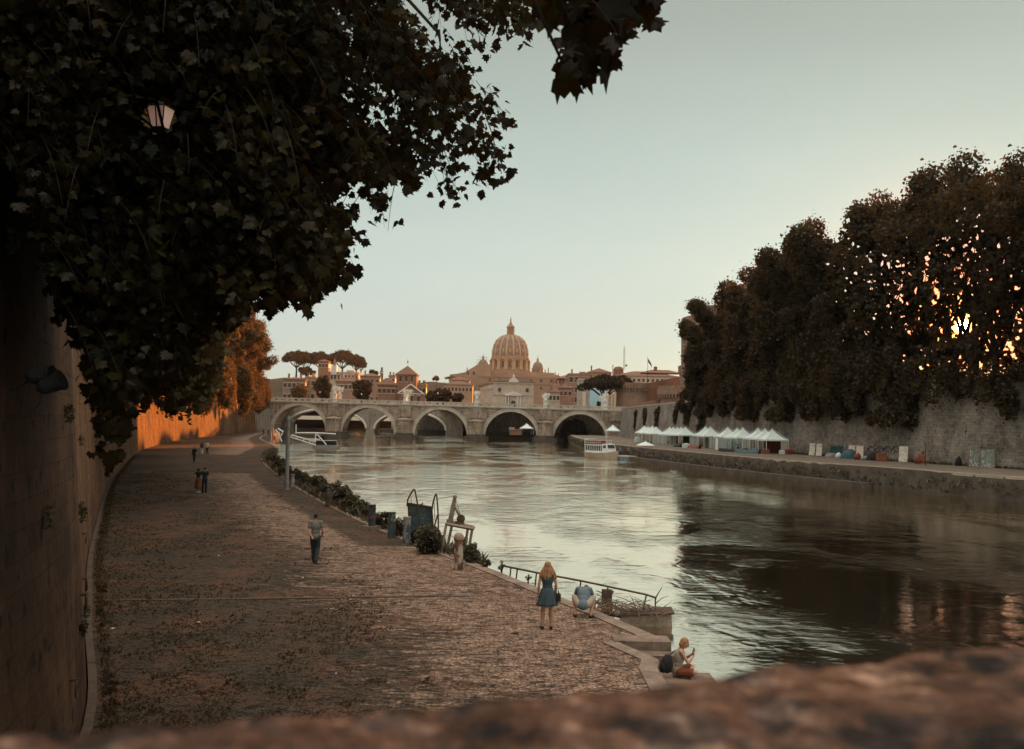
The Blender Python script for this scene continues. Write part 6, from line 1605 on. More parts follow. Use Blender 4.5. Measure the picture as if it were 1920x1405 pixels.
m = MB(); m.tube([(-2.7,-1.9,.8),(-2.7,-1.9,1.8),(2.7,-1.9,1.8),(2.7,-1.9,.8)], .06, 5); m.build('rail', MAT['metal_white'], bg)

# ------------------------------------------------------------------ tents
def gazebo_proto():
    t = thing('gazebo', 'x', 'gazebo'); W_ = 2.0; He = 2.35; Ha = 3.95
    m = MB(); N_ = 9; ring = []
    for k in range(N_+1):
        f_ = k/N_; r = W_*(1-f_)+.02; z = He + (Ha-He)*(f_**1.55*.85+f_*.15); ring.append((r,z))
    for r, z in ring: m.v += [(-r,-r,z),(r,-r,z),(r,r,z),(-r,r,z)]
    for i in range(N_):
        for k in range(4): m.f.append((i*4+k,i*4+(k+1)%4,(i+1)*4+(k+1)%4,(i+1)*4+k)); m.mi.append(0)
    m.f.append((3,2,1,0)); m.mi.append(0); m.lathe([(.03,Ha-.1),(.03,Ha+.22),(0,Ha+.3)],(0,0,0),6); m.build('roof', MAT['fabric_white'], t)
    m = MB()
    for k in range(4):
        q = R(45+90*k); x, y = W_*math.copysign(1,math.cos(q)), W_*math.copysign(1,math.sin(q)); m.box((x*.5 if False else x, 0, He-.12),(.012,2*W_,.24)) if k % 2 == 0 else None
        m.box((0, y, He-.12),(2*W_,.012,.24)) if k in (0,2) else None
    m.build('valance', MAT['fabric_white'], t)
    for sx_ in (-1,1):
        for sy_ in (-1,1):
            m = MB(); m.box((sx_*(W_-.03),sy_*(W_-.03),He/2),(.07,.07,He)); m.build('leg', MAT['metal_white'], t)
    m = MB()
    for s in (-1,1):
        for y in (-W_,W_):
            m.tube([(s*W_,y,He),(0,y*.0+y*0,Ha+.12)], .03, 4)
    m.build('stay', MAT['metal_white'], t)
    return t
gz = gazebo_proto(); gfirst = True
WT = resample([(p.x,p.y) for p in off(WRr, -4.2, ZQ-.5, lambda y: ZQ-.4, -1, .1)], 2)
def tent_at(px, d=0):
    for a, b in zip(WT, WT[1:]):
        if not (60 < a.y < 337): continue
        fa = proj(a.x,a.y,ZQ)[0]-px; fb = proj(b.x,b.y,ZQ)[0]-px
        if fa*fb <= 0: f_ = abs(fa)/(abs(fa)+abs(fb)+1e-9); dd = (b-a).normalized(); return a.lerp(b,f_), math.atan2(dd.y,dd.x)
groups = [('the bridge-end pair',[1118,1125]),('the single tent right of the bridge-end pair',[1149]),('the group of four',[1208,1215,1222.5,1229.5]),('the group of five',[1255,1262,1269.5,1277,1284.5]),('the middle pair',[1322.5,1331.7]),('the lone tent with white side walls',[1364]),('the pair after the white-walled tent',[1381.7,1392.5]),('the last three at the right end',[1421,1434,1447.5])]
sides = []; tents = {}
for gname, pxs in groups:
    n_ = len(pxs)
    for i, px in enumerate(pxs):
        res = tent_at(px)
        if res is None: 
            print('no tent', px); continue
        p, ang = res
        if gname.startswith('the bridge'): p = Vector((D(px,800,300).x, 300-8*i)); ang = R(90)
        if gname.startswith('the single'): p = Vector((D(px,800,285).x, 285)); ang = R(90)
        pos_ = ordn[i] + ' from the bridge in ' if n_ > 1 else ''
        lab = f'white pagoda tent, {pos_}{gname}'; lc = (p.x,p.y,ZQ); rz = ang-R(90)
        if gfirst: gz.location = lc; gz.rotation_euler = (0,0,rz); gz['label'] = lab; gz['group'] = 'white pagoda tents along the right quay'; gfirst = False
        else: dup(gz, lc, rz+rnd.uniform(-.04,.04), lab, (rnd.uniform(.96,1.02),rnd.uniform(.96,1.02),rnd.uniform(.96,1.05)), 'white pagoda tents along the right quay')
        tents[px] = (p, rz)
# side walls, counters and goods: each stall's interior
def loc_t(px, x, y, z): p, rz = tents[px]; v = Matrix.Rotation(rz,3,'Z')@Vector((x,y,0)); return (p.x+v.x, p.y+v.y, ZQ+z)
def side_panel(px, lab, mat, x0=-.9, w=2.2, face='near', h=2.1):
    p, rz = tents[px]; m = MB()
    N_ = 14
    for k in range(N_+1):
        x = -w/2+w*k/N_; yy = .05*math.sin(k*1.7); m.v += [(x,yy,.02),(x,yy,h)]
    for k in range(N_): m.f.append((2*k,2*k+2,2*k+3,2*k+1)); m.mi.append(0)
    o = m.build('side_curtain', mat); md = o.modifiers.new('t','SOLIDIFY'); md.thickness = .03
    if face == 'near': o.location = loc_t(px, x0+1.0, -1.93, 0); o.rotation_euler = (0,0,rz)
    else: o.location = loc_t(px, 1.9, 0, 0); o.rotation_euler = (0,0,rz+R(90))
    tag(o, lab, 'curtain', 'side curtains of the market tents')
side_panel(1229.5,'grey curtain closing the near side of the group of four tents',MAT['screen_panel'],-.7,3.0)
side_panel(1284.5,'grey curtain on the near side of the group of five tents',MAT['screen_panel'],.2,1.8)
side_panel(1255,'buff curtain at the bridge side of the group of five tents',MAT['cream'],-.6,2.0)
side_panel(1331.7,'large pale grey curtain on the near side of the middle pair of tents',MAT['screen_panel'],-.4,3.2)
side_panel(1322.5,'beige curtain inside the middle pair of tents',MAT['cream'],-.9,2.2)
side_panel(1364,'crumpled white curtain of the lone white-walled tent',MAT['fabric_white'],-.9,3.4)
side_panel(1392.5,'beige curtain in the pair right of the white-walled tent',MAT['screen_panel'],-1.2,1.6)
side_panel(1447.5,'narrow pale curtain in the nearest tent of the row',MAT['cream'],.2,1.1)
side_panel(1434,'dark red backdrop curtain behind the last three tents',MAT['red'],0,3.4,'far')
side_panel(1447.5,'dark red curtain at the back of the nearest tent',MAT['red'],0,3.4,'far')
side_panel(1421,'dark red curtain at the back of the first of the last three tents',MAT['red'],0,3.4,'far')
side_panel(1269.5,'dark backdrop in the middle tent of the group of five',MAT['metal_dark'],0,3.6,'far')
side_panel(1277,'dark backdrop in the fourth tent of the group of five',MAT['metal_dark'],0,3.6,'far')
side_panel(1215,'dark backdrop in the second tent of the group of four',MAT['pink'],0,3.6,'far')
def stall_table(px, x, y, lab, top_mat, rz_=0, w=1.8):
    t = thing('stall_table', lab, 'table', loc_t(px,x,y,0), tents[px][1]+rz_, 'tables of the market tents')
    m = MB(); m.box((0,0,.75),(.8,w,.05)); m.build('table_top', top_mat, t)
    for sx_ in (-1,1):
        for sy_ in (-1,1): m = MB(); m.box((sx_*.35,sy_*(w/2-.06),.36),(.05,.05,.72)); m.build('leg', MAT['metal_dark'], t)
def crate(px, x, y, z, lab, mat, s=(.5,.5,.35)):
    t = thing('crate', lab, 'crate', loc_t(px,x,y,z), tents[px][1]+rnd.uniform(-.3,.3), 'crates and goods at the market tents')
    m = MB(); a, b, c = s
    for k in range(3): 
        zz = c*(k+.5)/3; m.box((0,-b/2,zz),(a,.03,c/3-.03)); m.box((0,b/2,zz),(a,.03,c/3-.03)); m.box((-a/2,0,zz),(.03,b-.04,c/3-.03)); m.box((a/2,0,zz),(.03,b-.04,c/3-.03))
    m.box((0,0,.02),(a-.06,b-.06,.03)); m.build('slats', mat, t)
    m = MB(); r_ = random.Random(int(px*10+x*7))
    for k in range(9): m.ball((r_.uniform(-a*.32,a*.32), r_.uniform(-b*.32,b*.32), c*.85), .10*a/.5, 6, 4)
    m.build('contents', mat, t)
stall_table(1447.5,-1.4,0,'table with goods under the nearest tent',MAT['orange']); stall_table(1434,-1.3,0,'blue-topped table under the second tent from the right end',MAT['blue']); stall_table(1421,-1.3,0,'blue-topped table under the third tent from the right end',MAT['blue'])
stall_table(1392.5,-1.3,.2,'table under the right tent of the pair beside the white-walled tent',MAT['blue']); stall_table(1284.5,-1.3,.1,'pale table under the nearest tent of the group of five',MAT['cream']); stall_table(1229.5,-1.3,.1,'pale table under the nearest tent of the group of four',MAT['cream'])
crate(1447.5,-1.9,-1.5,0,'orange crate at the front corner of the nearest tent',MAT['orange'],(1.0,1.0,.7)); crate(1447.5,.6,-2.3,0,'white crate beside the nearest tent post',MAT['fabric_white'],(.8,.6,.6)); crate(1447.5,1.7,-2.6,0,'red crate right of the nearest tent',MAT['red'],(1.2,.8,.7))
crate(1434,-2.2,-.4,0,'blue crate in front of the second tent from the right',MAT['blue'],(1,.8,.6)); crate(1421,-2.2,0,0,'teal crate in front of the third tent from the right',MAT['teal'],(1,.8,.6)); crate(1392.5,-1.6,-1.3,0,'blue-and-white crate at the tent right of the white-walled one',MAT['blue'],(.9,.8,.8)); crate(1208,-1.9,-1.0,0,'white crate at the bridge end of the group of four tents',MAT['fabric_white'],(1.3,1,1.1)); crate(1331.7,-4.6,1.0,0,'white sack-filled crate standing on the quay before the middle pair of tents',MAT['fabric_white'],(1.2,1,.8))
# white doors / boards by the white-walled tent
def board(px, pyb, hpx, wpx, lab, mat, y=None, lean=12, name='display_board', group='display boards leaning along the right wall', rz=None):
    # stands against the wall at its foot
    best = None
    for a, b in zip(WRr, WRr[1:]):
        n = Vector(((b-a).y, -(b-a).x)).normalized()*-1; a2 = a+n*1.0; b2 = b+n*1.0
        fa = proj(a2.x,a2.y,ZQ)[0]-px; fb = proj(b2.x,b2.y,ZQ)[0]-px
        if a2.y > 60 and fa*fb <= 0: f_ = abs(fa)/(abs(fa)+abs(fb)); p = a2.lerp(b2,f_); best = (p, math.atan2((b-a).y,(b-a).x))
    p, ang = best
    if y is not None: p = Vector((D(px,850,y).x, y))
    h = hpx/F_PX*p.y*1.03; w = wpx/F_PX*p.y*1.15
    t = thing(name, lab, 'board', (p.x,p.y,ZQ), (ang+R(180)+R(38)) if rz is None else rz, group)
    m = MB(); m.box((0,0,h/2),(w,.06,h),0,('X',-R(lean))); m.build('panel', mat, t)
    m = MB(); 
    for s in (-1,1): m.box((s*(w/2+.02),-.01,h/2),(.07,.09,h+.06),0,('X',-R(lean)))
    for s in (0,1): 
        zz = h/2 + (s-.5)*(h+.02); m.box((0,-.01+math.sin(R(lean))*(zz-h/2),h/2+(zz-h/2)*math.cos(R(lean))),(w+.1,.09,.07),0,('X',-R(lean)))
    m.build('frame', MAT['dry_wood'], t)
board(1523,848,23,10,'pale printed board, left one of the first pair past the tents',MAT['poster_a']); board(1536,849,23,10,'pale printed board, right one of the first pair past the tents',MAT['poster_a'])
board(1597,852,25,11,'board with reddish print, left one of the second pair',MAT['poster_b']); board(1612,853,25,12,'board with reddish print, right one of the second pair',MAT['poster_b'])
board(1694,860,29,14,'single pale board with a dark corner, beyond the black wall scribble',MAT['poster_a']); board(1829,868,32,18,'dark green-grey board, left one of the farthest right pair',MAT['poster_c']); board(1852,870,33,20,'green-grey board with a pale shape, right one of the farthest right pair',MAT['poster_c'])
board(1344,842,22,6,'narrow white door leaf standing before the white-walled tent',MAT['fabric_white'],y=tents[1364][0].y-1,lean=2,group=None)
# graffiti on the right wall: thin painted strokes just proud of the face
def on_wall(px, py):
    d = ray(px, py)
    for a, b in zip(WRr, WRr[1:]):
        pa2 = proj(a.x,a.y,ZQ)[0]-px; pb2 = proj(b.x,b.y,ZQ)[0]-px
        if a.y > 60 and pa2*pb2 <= 0:
            f_ = abs(pa2)/(abs(pa2)+abs(pb2)); q = a.lerp(b,f_); dd = (b-a).normalized(); n = Vector((-dd.y, dd.x)); P = D(px,py,q.y); t_ = (P.z-ZQ+.5)*.10
            q = q - n*(t_-.04); return Vector((q.x,q.y,P.z))
def gink(name, col): return simple(name, col, .8, .15, 2)
m = MB(); MAT['ink'] = gink('black_graffiti', (.03,.03,.03))
for c in (1632,1647,1662,1677):
    P = [on_wall(c-8+16*k/8, 846-9*math.sin(math.pi*k/8)) for k in range(9)]; m.tube([p_ for p_ in P if p_], .07, 4)
    P = [on_wall(c-3+6*k/6, 849-4*math.sin(math.pi*k/6)) for k in range(7)]; m.tube([p_ for p_ in P if p_], .05, 4)
tag(m.build('graffiti', MAT['ink']), 'looping black scribble sprayed on the right wall behind the red bin', 'graffiti')
m = MB()
for k in range(9):
    x = 1556+2.6*k; m.tube([on_wall(x, 852-2*(k%3)), on_wall(x+1.5, 836+3*(k%2)), on_wall(x+3, 848)], .16, 4)
tag(m.build('graffiti', MAT['teal']), 'teal block lettering sprayed on the right wall left of the reddish boards', 'graffiti')
# clutter along the wall
def at_wall(px, d=2.2):
    best = None
    for a, b in zip(WRr, WRr[1:]):
        n = Vector((-(b-a).y,(b-a).x)).normalized()
        for f_ in (0,.25,.5,.75):
            q = a.lerp(b,f_)+n*d
            if q.y < 60 or q.y > 330: continue
            e = abs(proj(q.x,q.y,ZQ)[0]-px)
            if best is None or e < best[0]: best = (e, q)
    return best[1]
p = at_wall(1652,2.6); bn = thing('red_bin', 'stubby red-brown bin standing on the quay below the black scribble', 'bin', (p.x,p.y,ZQ)); m = MB(); m.box((0,0,.52),(1.25,.9,1.0)); o = m.build('tub', MAT['orange'], bn); md = o.modifiers.new('b','BEVEL'); md.width = .08; md.segments = 2
m = MB(); m.box((0,0,1.08),(1.32,.98,.10)); m.box((0,-.5,1.0),(.5,.06,.08)); o = m.build('lid', MAT['orange'], bn); md = o.modifiers.new('b','BEVEL'); md.width = .04
def dome_tent(px, w, h, lab, mat):
    p = at_wall(px,2.0); t = thing('camping_tent', lab, 'tent', (p.x,p.y,ZQ), rnd.uniform(-.4,.4)); m = MB(); prof_ = [(w/2*math.cos(a*math.pi/16)**.8 if a < 8 else 0, h*math.sin(a*math.pi/16)) for a in range(9)]; m.lathe(prof_,(0,0,0),12,sx=1.2,sy=.8); m.build('canopy', mat, t)
    m = MB(); m.tube([(1.22*r*math.cos(R(10)), .82*r*math.sin(R(10)), z+.01) for r, z in prof_], .03, 4); m.build('tent_pole', MAT['metal_dark'], t)
dome_tent(1592,2.0,1.35,'dark green dome tent in front of the reddish boards',MAT['teal']); dome_tent(1641,2.4,1.2,'dark dome tent left of the red-brown bin',MAT['metal_dark']); dome_tent(1560,1.9,.7,'low grey heap of cloth under the teal graffiti',MAT['metal_grey'])
p = at_wall(1560,2.9)
def sack(px, d, w, h, lab, mat):
    p = at_wall(px,d); r_ = random.Random(px); m = MB(); m.ball((0,0,h*.45),(w*.5,w*.35,h*.55),10,7); m.ball((w*.12,0,h*.95),(w*.14,w*.12,h*.18),8,5); m.ball((-w*.3,.1,h*.25),(w*.25,w*.2,h*.3),8,5); o = m.build('sack', mat, smooth=True); o.location = (p.x,p.y,ZQ); tag(o, lab, 'sack')
sack(1722,2.4,1.0,1.1,'red-brown bundle on the quay left of the thin pole',MAT['red']); sack(1625,2.8,1.3,.6,'pale low sack in front of the second pair of boards',MAT['metal_grey']); sack(1572,2.8,.9,.8,'whitish bundle below the teal graffiti',MAT['fabric_white']); sack(1797,1.2,.8,1.1,'dark bundle against the wall left of the green-grey boards',MAT['metal_dark']); sack(1606,3.2,1.0,.9,'red bundle at the foot of the reddish boards',MAT['red'])
p = at_wall(1736,5.5); po = thing('thin_pole','thin dark pole on the right quay edge with a red cloth tied to it','pole',(p.x,p.y,ZQ)); m = MB(); m.tube([(0,0,-.1),(0,0,2.9)],[.07,.05],6); m.build('pole_shaft', MAT['rust'], po); m = MB(); m.ball((-.3,0,.75),(.35,.15,.55),8,6); m.ball((-.32,0,1.6),(.25,.15,.25),8,6); m.build('cloth', MAT['red'], po)
# rowing boats lying on the quay
def rowboat(px, d, L_, lab, mat, rz):
    p = at_wall(px, d); t = thing('upturned_boat', lab, 'boat', (p.x,p.y,ZQ), rz, 'boats lying on the right quay'); m = MB(); N_ = 10
    for k in range(N_+1):
        f_ = k/N_; w = .75*math.sin(math.pi*min(1,max(0,.06+f_*.90)))**.6; h = .5+.12*abs(f_-.5)
        for q in range(7): a = math.pi*q/6; m.v.append((L_*(f_-.5), w*math.cos(a), h*math.sin(a)*.95))
    for k in range(N_):
        for q in range(6): a = k*7+q; m.f.append((a,a+7,a+8,a+1)); m.mi.append(0)
    m.build('hull', mat, t, smooth=True); m = MB(); m.tube([(L_*(k/8-.5)*.96,0,.50+.12*abs(k/8-.5)) for k in range(9)], .05, 5); m.build('keel', MAT['dry_wood'], t)
rowboat(1300,8.0,7,'red-brown upturned boat lying before the group of five tents',MAT['red'],R(100)); rowboat(1270,8.5,5,'dark upturned boat left of the red-brown one',MAT['metal_dark'],R(96)); rowboat(1372,8.8,6,'dark boat on the quay edge before the white-walled tent',MAT['metal_dark'],R(118)); rowboat(1400,8.2,6,'grey boat beside the dark one on the quay edge',MAT['teal'],R(116))
# people of the right bank
for px, y, lab, a, b in ((1236,228,'stallholder in a white shirt between the groups of four and five tents',M_white,M_dark),(1271,205,'person in a white shirt standing before the group of five tents',M_white,M_black),(1383,163,'person in blue at the table right of the white-walled tent',M_steel,M_dark)):
    p = D(px,840,y); small_person(px,840,ZQ,lab,R(180),a,b,y=y)
# floating dock with umbrella, people, railing
dk = thing('floating_dock','floating dock with blue floats moored between boat and quay','dock',(0,0,0))
ydk = 184
d0 = G(1160,862,.0); d0.y = ydk
def X_(px, y=ydk): return D(px,850,y).x
m = MB(); m.box(((X_(1160)+X_(1248))/2,ydk+1.5,.55),(X_(1248)-X_(1160),3.4,.25)); m.build('deck', MAT['cream'], dk)
for a, b, mt_ in ((1162,1180,'blue'),(1182,1189,'rust'),(1190,1205,'blue'),(1207,1222,'metal_dark'),(1224,1247,'metal_dark')):
    m = MB(); m.box(((X_(a)+X_(b))/2,ydk+1.4,.1),(X_(b)-X_(a)-.1,3.0,.62)); m.build('float', MAT[mt_], dk)
m = MB()
for px in range(1186,1250,8): m.tube([(X_(px),ydk+2.9,.6),(X_(px),ydk+2.9,1.75)], .04, 5)
for z in (1.2,1.75): m.tube([(X_(1186),ydk+2.9,z),(X_(1249),ydk+2.9,z)], .04, 5)
m.build('railing', MAT['metal_grey'], dk)
m = MB(); m.tube([(X_(1232),ydk+2.5,.7),(X_(1262,196),196,ZQ+.1)], .12, 5); m.tube([(X_(1232),ydk+3.5,.7),(X_(1262,197),197,ZQ+.1)], .12, 5); m.build('ramp', MAT['metal_grey'], dk)
um = thing('umbrella','white square umbrella open over the floating dock','umbrella',(X_(1212),ydk+1.4,.68)); m = MB(); m.tube([(0,0,0),(0,0,2.75)], .05, 6); m.build('pole', MAT['metal_white'], um); m = MB(); m.lathe([(1.75,2.02),(1.7,2.12),(.9,2.45),(.1,2.78)],(0,0,0),8); m.build('canopy', MAT['fabric_white'], um)
for i,(px,dx,c_) in enumerate(((1203,'left','metal_white'),(1222,'right','metal_white'))):
    t = thing('bistro_table', f'small white table on the dock, {dx} of the umbrella pole', 'table', (X_(px),ydk+1.0,.68)); m = MB(); m.lathe([(.4,.7),(.4,.74)],(0,0,0),12); m.build('table_top', MAT[c_], t); m = MB(); m.tube([(0,0,0),(0,0,.7)],.04,6); m.lathe([(.22,0),(.2,.03)],(0,0,0),10); m.build('leg', MAT[c_], t)
for px, lab, a, b in ((1162,'person in a blue top standing on the dock next to the boat',M_steel,M_dark),(1178,'person in dark clothes on the dock, right of the one in blue',M_grey,M_black),(1232,'person on the dock near its ramp',M_dark,M_dark)):
    small_person(px,862,.68,lab,R(160),a,b,y=ydk+1.2)
# tour boat
bo = thing('tour_boat','white river tour boat with red seats on its open upper deck','boat',(G(1128,858,0).x, 190, 0), R(-56)); bo.scale = (.64,.74,.9)
# local: +x bow. hull lofted from sections
m = MB(); secs = [(-7.0,1.7,1.15),(-5,1.95,1.1),(0,2.05,1.1),(3.5,1.95,1.2),(5.6,1.35,1.4),(7.0,.45,1.65),(7.5,.06,1.75)]
for x, w, h in secs: m.v += [(x-.35*(x>5),-w*.72,-.3),(x,-w,h),(x,w,h),(x-.35*(x>5),w*.72,-.3)]
for i in range(len(secs)-1):
    a, b = i*4, i*4+4
    for k in range(4): m.f.append((a+k,a+(k+1)%4,b+(k+1)%4,b+k)); m.mi.append(0)
m.f.append((3,2,1,0)); m.mi.append(0); m.f.append((24,25,26,27)); m.mi.append(0); m.build('hull', MAT['cream'], bo)
m = MB(); m.box((-2.3,0,1.3),(7.6,3.5,.5)); m.box((-2.3,0,2.75),(7.8,3.7,.16))
for k in range(9): 
    for s in (-1,1): m.box((-6.0+k*.93,s*1.72,2.1),(.13,.10,1.2))
m.box((-6.1,0,2.1),(.1,3.4,1.2)); m.build('cabin', MAT['metal_white'], bo)
m = MB(); m.box((-2.3,0,2.1),(7.4,3.3,1.15)); m.build('cabin_glass', MAT['boat_glass'], bo)
m = MB(); m.extrude_y([(1.6,1.1),(4.6,1.1),(4.2,2.3),(3.6,3.1),(1.6,3.1)],-1.45,1.45); wh_ = m.build('wheelhouse', MAT['metal_white'], bo)
m = MB(); m.add([(4.33,-1.2,2.2),(4.33,1.2,2.2),(3.83,1.2,2.95),(3.83,-1.2,2.95)],[(0,1,2,3)]); m.box((2.9,-1.47,2.5),(1.2,.04,.6)); m.box((2.9,1.47,2.5),(1.2,.04,.6)); m.build('windscreen', MAT['boat_glass'], wh_)
sm_ = MB(); sm_.box((0,0,.42),(.42,.42,.06)); sm_.box((-.2,0,.72),(.05,.42,.5)); 
for a in (-1,1):
    for b in (-1,1): sm_.box((a*.17,b*.17,.2),(.04,.04,.4))
sm_ = sm_.mesh('seat', MAT['orange'])
for k in range(8):
    for j in (-1.2,-.4,.4,1.2): o = link('seat', sm_, bo); o.location = (-5.6+k*.85, j, 2.83)
m = MB()
for k in range(9):
    for s in (-1,1): m.tube([(-6.1+k*.96,s*1.82,2.83),(-6.1+k*.96,s*1.82,3.8)], .03, 5)
for s in (-1,1): 
    for z in (3.3,3.8): m.tube([(-6.1,s*1.82,z),(1.6,s*1.82,z)], .03, 5)
m.build('railing', MAT['metal_white'], bo)
m = MB(); m.tube([(-6.6,-1.5,1.1),(-6.9,-1.5,4.0),(-6.9,1.5,4.0),(-6.6,1.5,1.1)], .07, 6); m.box((-6.0,0,4.05),(2.0,3.2,.08)); m.build('stern_arch', MAT['metal_white'], bo)
m = MB(); m.tube([(1.8,0,3.1),(1.8,0,5.2)], .05, 6); m.box((1.8,0,4.7),(.1,1.2,.08)); m.build('mast', MAT['metal_white'], bo)
# things seen under the right arch
p = D(978,828,360)
g2 = dup(gz, (D(987,820,366).x,366,1.9), R(10), 'white pagoda tent seen through the fourth arch of the bridge', (1.15,1.15,1.05))
hut = thing('kiosk','low brown and white kiosk beside the tent under the fourth arch','kiosk',(D(966,820,364).x,364,1.7)); m = MB(); m.box((0,0,1.0),(4.4,2.4,2.0)); m.build('wall', MAT['pink'], hut); m = MB(); m.box((-1.3,0,2.3),(2.2,2.5,1.1)); m.box((.3,0,2.05),(4.8,2.8,.12)); m.build('roof', MAT['cream'], hut)
# street lamps on the bridge and behind
def lampost(px, pyt, y, zb, lab):
    p = D(px,pyt,y); t = thing('street_lamp', lab, 'street lamp', (p.x,y,zb), 0, 'street lamps beyond the bridge'); H_ = p.z-zb; m = MB(); m.lathe([(.16,0),(.09,.8),(.06,H_-.4),(.10,H_-.35)],(0,0,0),8); m.build('post', MAT['metal_dark'], t); m = MB(); m.lathe([(.16,H_-.35),(.24,H_-.05),(.05,H_+.25)],(0,0,0),8); m.build('lantern', MAT['glass_lamp'], t)
lampost(821,737,356,ZS-.9,'lamp post in front of the rounded dark tree'); lampost(950,740,356,ZS-.9,'left lamp post before the arched hospital door'); lampost(955,739,356,ZS-.9,'lamp post right beside another one at the hospital door'); lampost(600,735,356,ZS-.5,'thin lamp post before the tall olive tree'); lampost(678,739,356,ZS-.5,'lamp post before the lower dark tree'); lampost(1150,737,356,ZS-.9,'lamp post under the umbrella pines')
# people on the bridge approach at right
for i, px in enumerate((1196,1201,1211,1216,1223,1229,1233,1240,1247)):
    pass

# ------------------------------------------------------------------ lantern in the foliage, floodlights, wall rings
yl = 17.0; pl = D(301,222,yl)
ll = thing('street_lamp','old street lantern with pale glass panes half hidden in the dark foliage','street lamp', pl)
m = MB(); s4 = .707
rt, rb_, zt, zb2 = .25, .155, .19, -.19
for k in range(4):
    q = R(45+90*k-12); m.tube([(rb_*math.cos(q),rb_*math.sin(q),zb2),(rt*math.cos(q),rt*math.sin(q),zt)], .012, 5)
q_ = [R(45+90*k-12) for k in range(4)]
for r, z in ((rb_,zb2),(rt,zt)): 
    for k in range(4): m.tube([(r*math.cos(q_[k]),r*math.sin(q_[k]),z),(r*math.cos(q_[(k+1)%4]),r*math.sin(q_[(k+1)%4]),z)], .014, 5)
m.tube([(((rb_*math.cos(q_[2])+rb_*math.cos(q_[3]))/2),((rb_*math.sin(q_[2])+rb_*math.sin(q_[3]))/2)-.005,zb2),((rt*math.cos(q_[2])+rt*math.cos(q_[3]))/2,(rt*math.sin(q_[2])+rt*math.sin(q_[3]))/2-.005,zt)],.012,5)
m.lathe([(rt*1.2,zt),(rt*1.1,zt+.05),(.12,zt+.22),(.05,zt+.28),(.03,zt+.36),(0,zt+.38)],(0,0,0),4,a0=R(45-12)); m.lathe([(.05,zb2-.1),(.13,zb2-.06),(.17,zb2-.01)],(0,0,0),8); m.build('lantern_frame', MAT['metal_dark'], ll)
m = MB()
vs_ = [(rb_*.97*math.cos(a),rb_*.97*math.sin(a),zb2+.01) for a in q_] + [(rt*.97*math.cos(a),rt*.97*math.sin(a),zt-.01) for a in q_]
m.add(vs_, [(k,(k+1)%4,4+(k+1)%4,4+k) for k in range(4)] + [(3,2,1,0)]); m.build('pane', MAT['glass_lamp'], ll)
wx = xaty(WLr, yl) - pl.x - .9
m = MB(); m.tube([(0,0,-.28),(-.3,0,-.55),(wx*.5,0,-.7),(wx,0,-1.2)], .03, 6); m.tube([(-.2,0,-.45),(-.6,0,-.9),(wx*.6,0,-1.1)], .015, 5); m.build('bracket', MAT['metal_dark'], ll)
fp = D(88,712,9.3); ff = thing('floodlight','pair of dark floodlights on a bracket on the near left wall','floodlight', fp); ff.scale = (.7,.7,.7)
for s, (dx,dz,ry) in enumerate(((-.08,.05,R(8)),(.10,-.06,R(-14)))):
    m = MB(); m.lathe([(.06,-.2),(.11,-.12),(.13,.1),(.15,.12),(.15,.15),(0,.15)],(0,0,0),14); o = m.build('lamp_head', MAT['metal_dark'], ff); o.location = (dx,-.05*s,dz); o.rotation_euler = (0,R(80)+ry,0)
m = MB(); m.tube([(-.25,0,-.02),(.2,0,-.02)], .02, 6); m.tube([(-.25,0,-.02),(-.55,.1,-.15)], .025, 6); m.tube([(-.1,0,-.05),(-.05,-.02,-.28),(-.2,.05,-.45)], .008, 5); m.build('bracket', MAT['metal_dark'], ff)
for i, (y, z) in enumerate(((17.5,3.6),(21.5,3.2),(15.2,2.7),(27,3.5))):
    x = xaty(WLr,y); q = x - .08*(z-ZB+.4); dd = math.atan2(xaty(WLr,y+1)-xaty(WLr,y-1), 2)
    t = thing('mooring_ring', ['iron mooring ring high on the near left wall','iron mooring ring midway along the near left wall','lowest iron mooring ring on the near left wall','farthest iron mooring ring on the near left wall'][i], 'ring', (q+.06,y,z), -dd, 'mooring rings on the left wall')
    m = MB(); P = [(.05,.13*math.cos(2*math.pi*k/16),-.13+.13*math.sin(2*math.pi*k/16)) for k in range(17)]; m.tube(P,.018,6,cap=False); m.build('ring', MAT['rust'], t); m = MB(); m.tube([(-.06,0,.01),(.07,0,.01)],.03,6); m.build('bolt', MAT['rust'], t)
# small plants rooted in the joints of the left wall
for i, (y, z) in enumerate(((12,9.2),(13.5,5.5),(16,7.0),(17,3.2),(19,5.0),(20.5,2.8),(24,4.6),(28,6.2))):
    x = xaty(WLr,y) - .08*(z-ZB+.4); r_ = random.Random(300+i); bl = [(.04,r_.uniform(-.05,.05),-.10+r_.uniform(-.05,.05),.06,.10,.15) for _ in range(4)]
    o = link('wall_plant', cloud_mesh('wall_plant', bl, 12, .055, MAT['leaf_shrub'], 300+i)); o.location = (x+.03,y,z)
    tag(o, f'small tuft of leaves rooted in the left wall, {ordn[i]} of the scattered ones', 'wall plant', 'tufts rooted in the left wall'); 
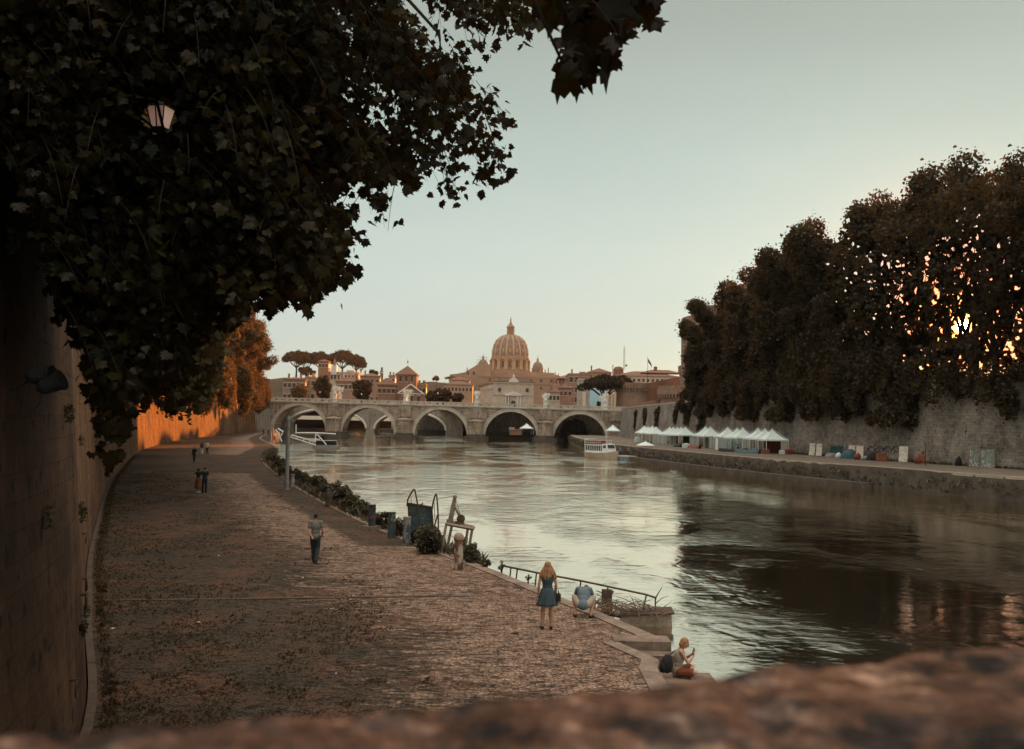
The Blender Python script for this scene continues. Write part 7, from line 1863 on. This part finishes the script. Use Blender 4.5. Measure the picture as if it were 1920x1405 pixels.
# ------------------------------------------------------------------ the parapet right in front of the camera
ZP = 6.60
PE = [G(px,py,ZP) for px,py in ((-500,1470),(-100,1402),(150,1374),(400,1352),(620,1334),(800,1316),(1000,1296),(1240,1272),(1400,1252),(1550,1236),(1700,1218),(1830,1208),(1960,1214),(2300,1222),(2900,1230))]
PEr = resample([(p.x,p.y) for p in PE], .02)
pw = thing('stone_parapet','blurred rough stone parapet right in front of the camera','parapet',(0,0,0))
m = MB(); NN = 60; uvp = []
for i, p in enumerate(PEr):
    for k in range(NN+5):
        if k < 5: yy, z = p.y+.004*0, ZP-.30+.06*k*.98
        else: f_ = (k-5)/(NN-1); yy, z = p.y - (p.y-.28)*f_, ZP
        e = min(1,(k-4)/3) if k >= 5 else 1
        if k == 4: z = ZP-.035
        if k == 5: yy -= .02; 
        n_ = noise.noise(Vector((p.x*5,yy*5,z*5)))*.014 + noise.noise(Vector((p.x*17,yy*17,z*9)))*.008 + noise.noise(Vector((p.x*48,yy*48,z*30)))*.003
        if k >= 5: z += n_
        else: yy += n_
        m.v.append((p.x,yy,z))
n = NN+5
for i in range(len(PEr)-1):
    for k in range(n-1): a = i*n+k; m.f.append((a,a+1,a+n+1,a+n)[::-1]); m.mi.append(0)
def pmat():
    t = NT('pitted_travertine'); p = t.pos(); n1 = t.noise(p, 11, 4, .6, .6); n2 = t.noise(p, 30, 5, .7); n3 = t.noise(p, 60, 3, .6)
    c = t.ramp(t.math('ADD', t.math('MULTIPLY', n1, .55), t.math('MULTIPLY', n2, .45)), [(.41,(.010,.007,.006)),(.48,(.04,.026,.021)),(.56,(.10,.066,.052)),(.65,(.36,.25,.19))])
    return t.done(c, .85, t.bump(t.math('ADD', n2, n3), .8, .02), spec=.2)
m.build('coping', pmat(), pw, smooth=True)
m = MB(); q = [(PEr[0].x,PEr[0].y-.06),(PEr[-1].x,PEr[-1].y-.06),(PEr[-1].x,PEr[-1].y-.5),(PEr[0].x,PEr[0].y-.28)]
pts_ = [(p.x,p.y-.05) for p in PEr[::10]] ; m.prism([(PEr[0].x,.2),(PEr[-1].x,.2)] + pts_[::-1], -1, ZP-.26); m.build('wall', MAT['concrete'], pw)
